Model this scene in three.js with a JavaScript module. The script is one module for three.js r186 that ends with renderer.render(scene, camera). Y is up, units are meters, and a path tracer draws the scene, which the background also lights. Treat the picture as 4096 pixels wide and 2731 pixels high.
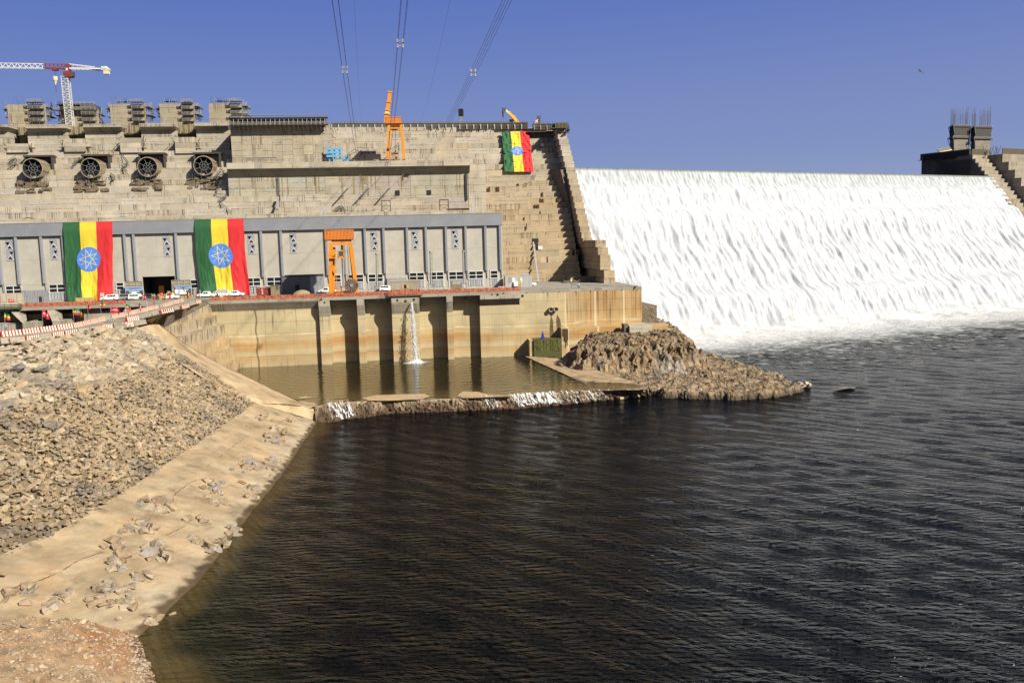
import * as THREE from 'three';
import { ConvexGeometry } from 'three/addons/geometries/ConvexGeometry.js';
import { MarchingCubes } from 'three/addons/objects/MarchingCubes.js';
import { createNoise2D, createNoise3D } from 'simplex-noise';

// ---------- camera, sky, sun, exposure ----------
const EXPOSURE = 1.95, SUN = 5;
const scene = new THREE.Scene();
const camera = new THREE.PerspectiveCamera(2 * Math.atan(1365.5 / 3500) * 180 / Math.PI, 4096 / 2731, 1, 3000);
const RAD = Math.PI / 180, EYE = 37;            // eye 37 m above the river; the road and tailrace deck lie at 22 m
camera.position.set(0, EYE, 0);
camera.rotation.order = 'YXZ';
camera.rotation.set(-6.615 * RAD, -7.112 * RAD, -1.4925 * RAD);
camera.updateMatrixWorld(true);
const renderer = new THREE.WebGLRenderer({ antialias: true });
renderer.toneMapping = THREE.LinearToneMapping;
renderer.toneMappingExposure = EXPOSURE;
renderer.shadowMap.enabled = true;
renderer.shadowMap.type = THREE.PCFSoftShadowMap;

const SUN_DIR = new THREE.Vector3(1, 1.02, 1.05).normalize();
const sun = new THREE.DirectionalLight(new THREE.Color().setRGB(1, 0.93, 0.8), SUN);
sun.name = 'sun';
sun.position.copy(SUN_DIR).multiplyScalar(700).add(new THREE.Vector3(40, 0, -260));
sun.target.position.set(40, 0, -260);
sun.castShadow = true;
Object.assign(sun.shadow.camera, { left: -330, right: 330, top: 330, bottom: -330, near: 50, far: 1600 });
sun.shadow.mapSize.set(4096, 4096);
scene.add(sun, sun.target);

{ // clear dry-season sky: deep blue above, paler and greyer towards the horizon
  const W = 256, Hh = 256, d = new Float32Array(W * Hh * 4);
  const mix = (a, b, t) => a.map((v, i) => v + (b[i] - v) * t), sm = (a, b, x) => { x = Math.min(1, Math.max(0, (x - a) / (b - a))); return x * x * (3 - 2 * x); };
  const lin = (r, g, b) => [r, g, b].map((v) => Math.pow(v / 255, 2.2) / EXPOSURE);
  const hor = lin(156, 169, 197), low = lin(125, 145, 197), mid = lin(90, 115, 188), hi = lin(46, 68, 132), zen = lin(27, 41, 80);
  for (let j = 0; j < Hh; j++) for (let i = 0; i < W; i++) {
    const el = ((j + 0.5) / Hh - 0.5) * 180, az = ((i + 0.5) / W - 0.5) * 2 * Math.PI;   // u: atan2(z,x)
    const x = Math.cos(az), z = Math.sin(az);
    let c = el < 0 ? lin(62, 60, 54) : mix(mix(mix(mix(hor, low, sm(0, 6, el)), mid, sm(4, 17, el)), hi, sm(15, 40, el)), zen, sm(40, 90, el));
    const haze = (1 - sm(0, 24, Math.abs(el))) * 0.3 * sm(-0.9, 0.9, x * 0.9 + z * 0.2);   // dust and spray drift on the valley's right side
    c = mix(c, lin(140, 150, 176), haze);
    const ca = (x * Math.cos(el * RAD) * SUN_DIR.x + Math.sin(el * RAD) * SUN_DIR.y + z * Math.cos(el * RAD) * SUN_DIR.z);
    if (el > 0) c = mix(c, lin(176, 184, 196), 0.75 * sm(0.1, 1, ca));   // the sky whitens towards the sun
    d.set([...c, 1], (j * W + i) * 4);
  }
  const t = new THREE.DataTexture(d, W, Hh, THREE.RGBAFormat, THREE.FloatType);
  t.mapping = THREE.EquirectangularReflectionMapping; t.magFilter = t.minFilter = THREE.LinearFilter; t.needsUpdate = true;
  scene.background = t; scene.environment = t; scene.environmentIntensity = 1;
}

// ---------- helpers ----------
const V = (x, y, z) => new THREE.Vector3(x, y, z);
let seedN = 20220;
const rnd = () => { seedN = (seedN + 0x6d2b79f5) | 0; let t = Math.imul(seedN ^ (seedN >>> 15), 1 | seedN); t = (t + Math.imul(t ^ (t >>> 7), 61 | t)) ^ t; return ((t ^ (t >>> 14)) >>> 0) / 4294967296; };
const rr = (a, b) => a + (b - a) * rnd(), pick = (a) => a[Math.floor(rnd() * a.length)];
const clamp = (x, a = 0, b = 1) => Math.min(b, Math.max(a, x)), lerp = (a, b, t) => a + (b - a) * t;
const smooth = (a, b, x) => { x = clamp((x - a) / (b - a)); return x * x * (3 - 2 * x); };
const noise2 = createNoise2D(rnd), noise3 = createNoise3D(rnd);
const fbm = (x, y, o = 4) => { let s = 0, a = 0.5; for (let i = 0; i < o; i++) { s += a * noise2(x, y); x *= 2.03; y *= 2.03; a *= 0.5; } return s; };
const fbm3 = (x, y, z, o = 4) => { let s = 0, a = 0.5; for (let i = 0; i < o; i++) { s += a * noise3(x, y, z); x *= 2.03; y *= 2.03; z *= 2.03; a *= 0.5; } return s; };
// surveying: the direction of a point of the photograph, met with a plane of known distance (z) or height (y)
const dirOf = (px, py) => V((px - 2048) / 3500, (1365.5 - py) / 3500, -1).applyQuaternion(camera.quaternion);
const U = ([px, py], Z) => { const d = dirOf(px, py), t = Z / d.z; return V(d.x * t, EYE + d.y * t, Z); };
const G = ([px, py], Y) => { const d = dirOf(px, py), t = (Y - EYE) / d.y; return V(d.x * t, Y, d.z * t); };
const C = (ox, oy, s) => (a, b) => [ox + a / s, oy + b / s];
const rect = (c, x0, y0, x1, y1, Z) => { const mx = (x0 + x1) / 2, my = (y0 + y1) / 2; return { x0: U(c(x0, my), Z).x, x1: U(c(x1, my), Z).x, y1: U(c(mx, y0), Z).y, y0: U(c(mx, y1), Z).y, z: Z }; };
const c1 = C(0, 200, 2.24), c2 = C(900, 300, 2.24), c4 = C(0, 820, 2.297), c5 = C(900, 820, 2.24), c6 = C(1800, 1000, 2.24);
const p1 = C(0, 880, 4.355), p2 = C(400, 860, 4.355), p3 = C(800, 860, 4.355), p4 = C(1200, 860, 4.355), p5 = C(1600, 840, 4.355);
const q1 = C(0, 380, 3.92), q2 = C(480, 360, 3.92), q3 = C(880, 440, 3.92), q4 = C(1300, 340, 3.92), q5 = C(1850, 420, 3.92), q6 = C(2050, 700, 3.484), q7 = C(0, 1180, 4.704), q8 = C(500, 1140, 4.704);
const t7 = C(2250, 1080, 3.92), t8 = C(800, 1150, 3.92), t6 = C(1950, 1000, 4.355), ab = C(3600, 420, 3.647), sh = C(0, 1900, 1.887), sq = C(800, 1400, 2.24), sk = C(1200, 0, 2.297);

const taken = new Map();
const numbered = (n) => { const k = taken.get(n) ?? 0; taken.set(n, k + 1); return k ? `${n}_${String(k).padStart(3, '0')}` : n; };
const basePos = new Map();
function tag(o, label, category, group, kind) {
  if (label) o.userData.label = label;
  if (category) o.userData.category = category;
  if (group) o.userData.group = group;
  if (kind) o.userData.kind = kind;
  return o;
}
function thing(name, label, category, pos = V(0, 0, 0), group) {
  const g = new THREE.Group(); g.name = numbered(name); g.position.copy(pos); scene.add(g); basePos.set(g, pos.clone());
  return tag(g, label, category, group);
}
const proto = () => { const g = new THREE.Group(); basePos.set(g, V(0, 0, 0)); return g; };   // built at the origin, placed later
function place(g, name, label, category, pos, turn = 0, group) {
  g.name = numbered(name); g.position.copy(pos); g.rotation.y = turn; scene.add(g); g.userData = {};
  return tag(g, label, category, group);
}
function addMesh(name, geo, mat, parent, kind) {
  const m = new THREE.Mesh(geo, mat); m.castShadow = m.receiveShadow = true;
  if (parent) { m.name = name; const b = basePos.get(parent); if (b && b.lengthSq()) geo.translate(-b.x, -b.y, -b.z); parent.add(m); basePos.set(m, b ?? V(0, 0, 0)); } else { m.name = numbered(name); scene.add(m); }
  if (kind) m.userData.kind = kind;
  return m;
}
// collects simple solids into one geometry, uv in metres
class MB {
  constructor() { this.p = []; this.n = []; this.u = []; this.c = []; this.col = null; this.ou = 0; this.ov = 0; this.any = false; }
  color(r, g, b) { this.col = [r, g, b]; this.any = true; return this; }
  off() { this.ou = rr(0, 40); this.ov = rr(0, 40); return this; }
  tri(a, b, c, n, uvs) {
    n = n ?? V(0, 0, 0).crossVectors(b.clone().sub(a), c.clone().sub(a)).normalize();
    const ax = Math.abs(n.x), ay = Math.abs(n.y), az = Math.abs(n.z);
    [a, b, c].forEach((v, i) => {
      this.p.push(v.x, v.y, v.z); this.n.push(n.x, n.y, n.z);
      if (uvs) this.u.push(...uvs[i]); else if (ay > ax && ay > az) this.u.push(v.x + this.ou, v.z + this.ov); else if (ax > az) this.u.push(v.z + this.ou, v.y + this.ov); else this.u.push(v.x + this.ou, v.y + this.ov);
      this.c.push(...(this.col ?? [1, 1, 1]));
    });
    return this;
  }
  quad(a, b, c, d) { const n = V(0, 0, 0).crossVectors(c.clone().sub(a), d.clone().sub(b)).normalize(); this.tri(a, b, c, n); this.tri(a, c, d, n); return this; }
  hexa(k) { // 0-3 bottom loop, 4-7 top loop, counter-clockwise from above
    this.quad(k[3], k[2], k[1], k[0]); this.quad(k[4], k[5], k[6], k[7]);
    for (let i = 0; i < 4; i++) { const j = (i + 1) % 4; this.quad(k[i], k[j], k[4 + j], k[4 + i]); }
    return this;
  }
  box(x0, x1, y0, y1, z0, z1) { return this.hexa([V(x0, y0, z1), V(x1, y0, z1), V(x1, y0, z0), V(x0, y0, z0), V(x0, y1, z1), V(x1, y1, z1), V(x1, y1, z0), V(x0, y1, z0)]); }
  R(r, depth, inset = 0) { return this.box(r.x0 + inset, r.x1 - inset, r.y0, r.y1, r.z - depth, r.z); }
  // bar between two points, w across and h in the other direction
  bar(a, b, w = 0.1, h = w) {
    const d = b.clone().sub(a).normalize(), up = Math.abs(d.y) > 0.9 ? V(0, 0, 1) : V(0, 1, 0);
    const s = V(0, 0, 0).crossVectors(d, up).normalize().multiplyScalar(w / 2), t = V(0, 0, 0).crossVectors(s, d).normalize().multiplyScalar(h / 2);
    const k = (p) => [p.clone().sub(s).sub(t), p.clone().add(s).sub(t), p.clone().add(s).add(t), p.clone().sub(s).add(t)], A = k(a), B = k(b);
    this.quad(A[3], A[2], A[1], A[0]); this.quad(B[0], B[1], B[2], B[3]);
    for (let i = 0; i < 4; i++) { const j = (i + 1) % 4; this.quad(A[i], A[j], B[j], B[i]); }
    return this;
  }
  tube(a, b, r0, r1 = r0, seg = 10, caps = true) {
    const d = b.clone().sub(a).normalize(), up = Math.abs(d.y) > 0.9 ? V(1, 0, 0) : V(0, 1, 0);
    const s = V(0, 0, 0).crossVectors(up, d).normalize(), t = V(0, 0, 0).crossVectors(d, s);
    const ring = (p, r) => Array.from({ length: seg }, (_, i) => { const q = i / seg * Math.PI * 2; return p.clone().addScaledVector(s, Math.cos(q) * r).addScaledVector(t, Math.sin(q) * r); });
    const A = ring(a, r0), B = ring(b, r1);
    for (let i = 0; i < seg; i++) { const j = (i + 1) % seg; this.quad(A[i], A[j], B[j], B[i]); if (caps) { this.tri(a, A[j], A[i]); this.tri(b, B[i], B[j]); } }
    return this;
  }
  // a box-section lattice girder between two points
  lattice(a, b, w, h, n, t) {
    const d = b.clone().sub(a), len = d.length(); d.normalize();
    const up = Math.abs(d.y) > 0.9 ? V(0, 0, 1) : V(0, 1, 0), s = V(0, 0, 0).crossVectors(d, up).normalize(), q = V(0, 0, 0).crossVectors(s, d).normalize();
    const at = (i, sx, sy) => a.clone().addScaledVector(d, len * i / n).addScaledVector(s, sx * w / 2).addScaledVector(q, sy * h / 2);
    const cs = [[-1, -1], [1, -1], [1, 1], [-1, 1]];
    for (const [x, y] of cs) this.bar(at(0, x, y), at(n, x, y), t * 1.5);
    for (let i = 0; i < n; i++) for (let k = 0; k < 4; k++) { const A = cs[k], B = cs[(k + 1) % 4]; this.bar(at(i, ...(i % 2 ? A : B)), at(i + 1, ...(i % 2 ? B : A)), t); this.bar(at(i, ...A), at(i, ...B), t); }
    return this;
  }
  geo() {
    const g = new THREE.BufferGeometry();
    g.setAttribute('position', new THREE.Float32BufferAttribute(this.p, 3));
    g.setAttribute('normal', new THREE.Float32BufferAttribute(this.n, 3));
    g.setAttribute('uv', new THREE.Float32BufferAttribute(this.u, 2));
    if (this.any) g.setAttribute('color', new THREE.Float32BufferAttribute(this.c, 3));
    return g;
  }
  build(name, mat, parent, kind) { return addMesh(name, this.geo(), mat, parent, kind); }
}
// a grid surface from a function of (i/n, j/m) -> {p: Vector3, c?: [r,g,b(,a)], uv?}
function gridGeo(n, m, f, flip = false, alpha = false) {
  const P = [], Cc = [], UV = [], I = []; let colored = false;
  for (let j = 0; j <= m; j++) for (let i = 0; i <= n; i++) { const r = f(i / n, j / m, i, j); P.push(r.p.x, r.p.y, r.p.z); if (r.c) { colored = true; Cc.push(...r.c); } UV.push(...(r.uv ?? [r.p.x, r.p.z])); }
  for (let j = 0; j < m; j++) for (let i = 0; i < n; i++) { const a = j * (n + 1) + i, b = a + 1, c = a + n + 1, d = c + 1; flip ? I.push(a, c, b, b, c, d) : I.push(a, b, c, b, d, c); }
  const g = new THREE.BufferGeometry();
  g.setAttribute('position', new THREE.Float32BufferAttribute(P, 3)); g.setAttribute('uv', new THREE.Float32BufferAttribute(UV, 2));
  if (colored) g.setAttribute('color', new THREE.Float32BufferAttribute(Cc, alpha ? 4 : 3));
  g.setIndex(I); g.computeVertexNormals();
  return g;
}

// ---------- textures (computed; sizes in metres) ----------
function pnoise(seed) { // tileable value noise
  const T = new Float32Array(4096); let s = seed * 7919 + 13; for (let i = 0; i < 4096; i++) { s = (Math.imul(s, 1664525) + 1013904223) | 0; T[i] = (s >>> 8) / 16777216; }
  const h = (x, y) => T[(Math.imul(x, 374761393) + Math.imul(y, 668265263) >>> 7) & 4095];
  return (u, v, px, py) => { // u,v in 0..1; px,py integer periods
    const x = u * px, y = v * py, xi = Math.floor(x), yi = Math.floor(y), fx = x - xi, fy = y - yi, a = fx * fx * (3 - 2 * fx), b = fy * fy * (3 - 2 * fy);
    const X0 = ((xi % px) + px) % px, X1 = (X0 + 1) % px, Y0 = ((yi % py) + py) % py, Y1 = (Y0 + 1) % py;
    return lerp(lerp(h(X0, Y0), h(X1, Y0), a), lerp(h(X0, Y1), h(X1, Y1), a), b);
  };
}
function dtex(w, h, f, { srgb = true, size = 1, sizeV = size, clampU = false } = {}) {
  const d = new Uint8Array(w * h * 4);
  for (let j = 0; j < h; j++) for (let i = 0; i < w; i++) { const c = f(i / w, j / h, i, j), o = (j * w + i) * 4; for (let k = 0; k < 3; k++) d[o + k] = clamp(c[k] ?? c[0], 0, 1) * 255; d[o + 3] = 255; }
  const t = new THREE.DataTexture(d, w, h, THREE.RGBAFormat);
  t.wrapS = t.wrapT = clampU ? THREE.ClampToEdgeWrapping : THREE.RepeatWrapping; t.magFilter = THREE.LinearFilter; t.minFilter = THREE.LinearMipmapLinearFilter; t.generateMipmaps = true;
  if (srgb) t.colorSpace = THREE.SRGBColorSpace; t.repeat.set(1 / size, 1 / sizeV); t.needsUpdate = true;
  return t;
}
function canvasTex(w, h, draw) { const c = document.createElement('canvas'); c.width = w; c.height = h; draw(c.getContext('2d'), w, h); const t = new THREE.CanvasTexture(c); t.colorSpace = THREE.SRGBColorSpace; t.wrapS = t.wrapT = THREE.ClampToEdgeWrapping; return t; }
const nA = pnoise(1), nB = pnoise(2), nC = pnoise(3), nD = pnoise(4);
const ofbm = (n, u, v, p, o = 5, q = p) => { let s = 0, a = 0.5; for (let i = 0; i < o; i++) { s += a * n(u, v, p << i, q << i); a *= 0.55; } return s; };
// weathered formwork concrete, 30 m tile: board lines, lift joints, rain streaks
const concTex = dtex(1024, 1024, (u, v) => {
  let s = 0.93 + 0.16 * (ofbm(nA, u, v, 5) - 0.5);
  const strk = nB(u, v, 150, 4) * nC(u, v, 14, 7);  // rain streaks
  s -= 0.24 * smooth(0.35, 0.8, strk);
  s += 0.10 * smooth(0.62, 0.9, nB(u + 0.37, v, 70, 4) * nA(u, v, 9, 6));  // lime
  const lift = (v * 12) % 1, brd = (u * 22) % 1; s -= 0.2 * (lift < 0.06 ? 1 : 0) * nC(u, v, 40, 12) * 1.5; s -= 0.07 * (brd < 0.05 ? 1 : 0) * nD(u, v, 22, 24);
  s -= 0.06 * (nD(u, v, 300, 60) - 0.5);
  const w = nC(u, v, 8, 6) * 0.08; s = 0.93 + (s - 0.93) * 1.35; return [s, s * (0.99 - w * 0.4), s * (0.98 - w)];
}, { size: 30 });
const concBump = dtex(512, 512, (u, v) => { const lift = (v * 12) % 1; return [0.5 + 0.5 * (ofbm(nA, u, v, 24, 4) - 0.5) - (lift < 0.04 ? 0.35 : 0) - (((u * 22) % 1) < 0.04 ? 0.1 : 0)]; }, { srgb: false, size: 30 });
const sandTex = dtex(1024, 1024, (u, v) => { let s = 0.9 + 0.26 * (ofbm(nB, u, v, 6) - 0.5) - 0.13 * smooth(0.55, 0.8, ofbm(nC, u, v, 10, 4)) + 0.07 * smooth(.9, .97, nD(u, v, 200, 200)); const g = ofbm(nA, u, v, 4, 4) * 0.14; return [s, s * (1.0 - g * 0.5), s * (0.98 - g)]; }, { size: 22 });
const sandBump = dtex(512, 512, (u, v) => [ofbm(nC, u, v, 20, 4)], { srgb: false, size: 22 });
const rockTex = dtex(512, 512, (u, v) => { const s = 0.9 + 0.4 * (ofbm(nD, u, v, 6) - 0.5); return [s, s * (0.97 + 0.05 * nA(u, v, 7, 7)), s * (0.92 + 0.1 * nB(u, v, 5, 5))]; }, { size: 5 });
const rockBump = dtex(512, 512, (u, v) => [0.6 * ofbm(nA, u, v, 8) + 0.4 * Math.abs(nB(u, v, 13, 13) - 0.5) * 2], { srgb: false, size: 5 });
const corrBump = dtex(64, 8, (u) => [0.5 + 0.5 * Math.sin(u * Math.PI * 2 * 4)], { srgb: false, size: 1.6 });
const fadeTex = dtex(256, 256, (u, v) => { const s = 0.94 + 0.1 * (ofbm(nC, u, v, 4) - 0.5) + 0.035 * (nD(u, v, 40, 2) - 0.5); return [s, s, s]; }, { size: 9 });
const rustTex = dtex(256, 256, (u, v) => { const k = smooth(0.45, 0.7, ofbm(nA, u, v, 8)); return [lerp(.95, .55, k), lerp(.95, .4, k), lerp(.95, .3, k)]; }, { size: 4 });

// ---------- materials ----------
const mat = (rgb, o = {}) => { const m = new THREE.MeshStandardMaterial({ roughness: 0.85, side: THREE.DoubleSide, ...o }); m.color.setRGB(...rgb.map((v) => v * 0.75)); return m; };
const CONC = { map: concTex, bumpMap: concBump, bumpScale: 0.07, roughness: 0.95 };
const M = {
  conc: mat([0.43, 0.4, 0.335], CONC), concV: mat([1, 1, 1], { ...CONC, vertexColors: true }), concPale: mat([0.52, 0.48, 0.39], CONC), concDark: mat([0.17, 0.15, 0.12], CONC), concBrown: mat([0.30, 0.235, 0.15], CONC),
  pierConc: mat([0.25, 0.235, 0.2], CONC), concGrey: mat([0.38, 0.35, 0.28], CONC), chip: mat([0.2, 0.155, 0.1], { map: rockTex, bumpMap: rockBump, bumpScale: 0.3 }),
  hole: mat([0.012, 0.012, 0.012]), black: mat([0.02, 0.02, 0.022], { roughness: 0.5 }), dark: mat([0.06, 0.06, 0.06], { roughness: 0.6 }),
  wood: mat([0.17, 0.135, 0.085], { map: fadeTex }), woodDark: mat([0.055, 0.048, 0.04], { map: fadeTex }), woodPale: mat([0.34, 0.27, 0.15], { map: fadeTex }), ply: mat([0.5, 0.34, 0.16], { map: fadeTex }),
  steel: mat([0.3, 0.3, 0.31], { roughness: 0.5, metalness: 0.4 }), steelPale: mat([0.4, 0.4, 0.41], { roughness: 0.5, metalness: 0.2 }), rebar: mat([0.12, 0.1, 0.09]), galv: mat([0.33, 0.32, 0.3], { roughness: 0.5, metalness: 0.3 }),
  orange: mat([0.78, 0.28, 0.012], { roughness: 0.5, map: fadeTex }), orangeDeep: mat([0.62, 0.17, 0.008], { roughness: 0.55, map: fadeTex, bumpMap: corrBump, bumpScale: 0.06 }), yellow: mat([0.75, 0.4, 0.02], { roughness: 0.5 }),
  net: mat([0.66, 0.14, 0.04], { map: rustTex, transparent: true, opacity: 0.86 }), blue: mat([0.09, 0.36, 0.62], { roughness: 0.5 }), blueDeep: mat([0.01, 0.04, 0.4], { roughness: 0.4 }),
  red: mat([0.5, 0.02, 0.025], { roughness: 0.6 }), craneRed: mat([0.2, 0.028, 0.025], { roughness: 0.6 }), white: mat([0.62, 0.61, 0.59], { roughness: 0.5 }), carWhite: new THREE.MeshPhysicalMaterial({ roughness: 0.35, clearcoat: 0.8, color: 0xe6e6e2 }),
  carGrey: new THREE.MeshPhysicalMaterial({ roughness: 0.35, clearcoat: 0.8, color: 0x77787a }), carDark: new THREE.MeshPhysicalMaterial({ roughness: 0.35, clearcoat: 0.8, color: 0x23272e }), glass: mat([0.02, 0.025, 0.03], { roughness: 0.08, metalness: 0.3 }), tyre: mat([0.025, 0.025, 0.025]),
  lampGlass: mat([0.6, 0.6, 0.58], { roughness: 0.2 }), tail: mat([0.4, 0.01, 0.01], { roughness: 0.3 }),
  panel: mat([0.46, 0.43, 0.36], { map: fadeTex, roughness: 0.6 }), fascia: mat([0.25, 0.26, 0.285], { map: fadeTex, roughness: 0.5, bumpMap: corrBump, bumpScale: 0.004 }), pil: mat([0.275, 0.285, 0.315], { roughness: 0.5 }), corr: mat([0.33, 0.335, 0.35], { map: fadeTex, bumpMap: corrBump, bumpScale: 0.05, roughness: 0.5, metalness: 0.2 }), corrWhite: mat([0.42, 0.42, 0.41], { map: fadeTex, bumpMap: corrBump, bumpScale: 0.06 }), corrRed: mat([0.28, 0.035, 0.025], { map: rustTex, bumpMap: corrBump, bumpScale: 0.06 }), sheet: mat([0.13, 0.135, 0.15], { map: fadeTex, roughness: 0.6 }), foil: mat([0.5, 0.5, 0.52], { map: fadeTex, roughness: 0.4, metalness: 0.4, bumpMap: corrBump, bumpScale: 0.08 }),
  cream: mat([0.72, 0.66, 0.5], { map: fadeTex }), barRed: mat([0.33, 0.035, 0.05], { map: fadeTex }), road: mat([0.36, 0.33, 0.28], { map: sandTex, bumpMap: sandBump, bumpScale: 0.03 }), deck: mat([0.36, 0.34, 0.3], { map: sandTex, bumpMap: sandBump, bumpScale: 0.02 }),
  sand: mat([0.52, 0.40, 0.24], { map: sandTex, bumpMap: sandBump, bumpScale: 0.1 }), sandV: mat([1, 1, 1], { map: sandTex, bumpMap: sandBump, bumpScale: 0.12, vertexColors: true }), soil: mat([0.2, 0.15, 0.09], { map: sandTex, bumpMap: sandBump, bumpScale: 0.15 }),
  rockV: mat([1, 1, 1], { map: rockTex, bumpMap: rockBump, bumpScale: 0.3, vertexColors: true, flatShading: true, roughness: 0.9 }),
  outcropV: mat([1, 1, 1], { map: rockTex, bumpMap: rockBump, bumpScale: 0.45, vertexColors: true, roughness: 0.9 }), skin: mat([0.12, 0.06, 0.035]), vcol: mat([1, 1, 1], { vertexColors: true }), straw: mat([0.45, 0.3, 0.11]), moss: mat([0.075, 0.075, 0.015], { map: fadeTex }),
  drift: mat([0.36, 0.22, 0.1], { map: fadeTex }), jet: mat([0.7, 0.72, 0.73], { roughness: 0.6, transparent: true, opacity: 0.5 }),
};
const ROCKS = [[0.47, 0.39, 0.26], [0.42, 0.33, 0.21], [0.36, 0.30, 0.22], [0.50, 0.43, 0.32], [0.30, 0.27, 0.23], [0.45, 0.32, 0.17], [0.22, 0.2, 0.18], [0.38, 0.29, 0.18], [0.33, 0.245, 0.15], [0.41, 0.33, 0.22]].map((c) => mat(c, { map: rockTex, bumpMap: rockBump, bumpScale: 0.12, flatShading: true, roughness: 0.9 }));
// ---------- the dam ----------
const STEP = 2.2, DECK = 22, POOL = 2.4, ZW = -258.2, ZE = -256.5, ZP = -280;
const damZ = (x, y) => -(300 + (y - DECK) * 0.8 + 8 * smooth(-30, 66, x));
const tintAt = (x, y) => { // pale grey concrete high up and left, ochre seepage low and right
  const o = clamp(smooth(-10, 45, x) * smooth(72, 44, y) * 0.8 + 0.45 * fbm(x * 0.05, y * 0.09) + 0.1), k = 1.13 + 0.16 * fbm(x * 0.11 + 9, y * 0.3, 2) + 0.09 * noise2(x * 3.1, y * 2.7);
  return [lerp(0.43, 0.41, o) * k, lerp(0.405, 0.33, o) * k, lerp(0.35, 0.215, o) * k];
};
const dam = thing('dam', 'pale stepped concrete gravity dam rising behind the grey and beige powerhouse', 'dam', V(-20, DECK, -305));
{
  const dark = new MB().off();
  dark.box(-260, 66, 0, 78, -420, -353);            // mass behind the steps
  dark.build('core', M.concGrey, dam);
  for (let k = 0, y = DECK; y < 81; k++, y += STEP) {
    let x = y < 42 ? 24 : -196;
    const mids = [];
    while (x < 63) {
      let w = x > -60 ? rr(9, 15) : rr(12, 20); if (x + w > 60) w = 64 - x;
      if (y > 71 && x < -66) { x += w; continue; }                               // the monoliths stand there
      const z = damZ(x + w / 2, y) + rr(-0.12, 0.12), m = new MB().off();
      m.color(...tintAt(x + w / 2, y)).box(x + 0.03, x + w - 0.03, y + 0.02, y + STEP - 0.01, z - 9, z);
      m.build('concrete_step', M.concV, dam);
      x += w;
    }
  }
  // crest formwork: a long band of dark timber shutters with pale props
  const band = (a, b, h, y0) => { const s = new MB(), t = new MB(), w = new MB(); const n = Math.round(a.distanceTo(b) / 0.55);
    for (let i = 0; i < n; i++) { const p = a.clone().lerp(b, i / n), e = rr(-0.25, 0.35); s.box(p.x, p.x + 0.26, y0, y0 + h + e, p.z - 0.3, p.z); if (i % 5 === 0) { t.box(p.x, p.x + 0.28, y0 - 0.2, y0 + h * 0.62, p.z + 0.05, p.z + 0.4); t.bar(V(p.x, y0 + h * 0.6, p.z + 0.2), V(p.x, y0 - 0.2, p.z + 1.5), 0.18); } }
    w.bar(V(a.x, y0 + h * 0.72, a.z + 0.1), V(b.x, y0 + h * 0.72, b.z + 0.1), 0.22); w.bar(V(a.x, y0 + h * 0.3, a.z + 0.1), V(b.x, y0 + h * 0.3, b.z + 0.1), 0.2);
    w.box(a.x, b.x, y0, y0 + h * 0.92, Math.min(a.z, b.z) - 2, Math.min(a.z, b.z) - 0.4);
    return [s, t, w]; };
  const Z = -350, A = U(q4(105, 708), Z), B = U(q5(1040, 400), Z); A.z = -347; B.z = -352;
  const [s, t, w] = band(A, B, 2.9, A.y);
  s.build('formwork_boards', M.wood, dam, 'stuff'); t.build('formwork_props', M.steelPale, dam, 'stuff'); w.build('formwork_backing', M.woodDark, dam);
  const E = U(q5(1110, 395), Z), F = U(q5(1400, 395), Z);
  const bb = band(V(E.x, 0, -348.5), V(F.x, 0, -350), 2.8, E.y + 0.1); bb[0].build('formwork_boards', M.wood, dam, 'stuff'); bb[1].build('formwork_props', M.steel, dam, 'stuff'); bb[2].build('formwork_backing', M.woodDark, dam);
  new MB().box(B.x - 1, F.x + 2, B.y - 0.9, B.y - 0.5, -353, -347.5).build('walkway', M.woodDark, dam);
  // dark openings, a hut and ladders on the face
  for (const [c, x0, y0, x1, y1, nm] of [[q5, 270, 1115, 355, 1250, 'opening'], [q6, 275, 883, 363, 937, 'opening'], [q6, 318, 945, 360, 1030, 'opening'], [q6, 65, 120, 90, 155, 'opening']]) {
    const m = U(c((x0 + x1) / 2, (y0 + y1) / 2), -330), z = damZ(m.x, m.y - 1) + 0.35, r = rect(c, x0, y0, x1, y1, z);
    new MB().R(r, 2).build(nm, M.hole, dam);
  }
  { const m = U(q5(1252, 625), -338), z = damZ(m.x, m.y) + 1.2, r = rect(c => q5(c, 0), 0, 0, 1, 1, -338), k = rect(q5, 1228, 598, 1276, 650, z); new MB().R(k, 1.6).build('equipment_hut', M.white, dam); new MB().box(k.x0 - 0.2, k.x1 + 0.2, k.y1, k.y1 + 0.2, z - 1.8, z + 0.2).build('hut_roof', M.dark, dam); }
  { const k = rect(q6, 358, 987, 420, 1037, damZ(52, 34) + 1.5); new MB().R(k, 0.15).build('sign_board', M.white, dam); }
  { const a = U(q6(290, 938), damZ(45, 37) + 1.2), b = U(q6(362, 1495), -299), m = new MB(); m.bar(a, b, 0.5); m.build('drain_pipe', M.steelPale, dam); }
  { const l = new MB(), a = U(q5(1060, 1175), -331), b = U(q5(1105, 1090), -333); l.bar(a, b, 0.1).bar(a.clone().add(V(1.2, 0, 0)), b.clone().add(V(1.2, 0, 0)), 0.1); for (let i = 1; i < 7; i++) { const p = a.clone().lerp(b, i / 7); l.bar(p, p.clone().add(V(1.2, 0, 0)), 0.12); } l.build('ladder', M.dark, dam); }
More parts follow.
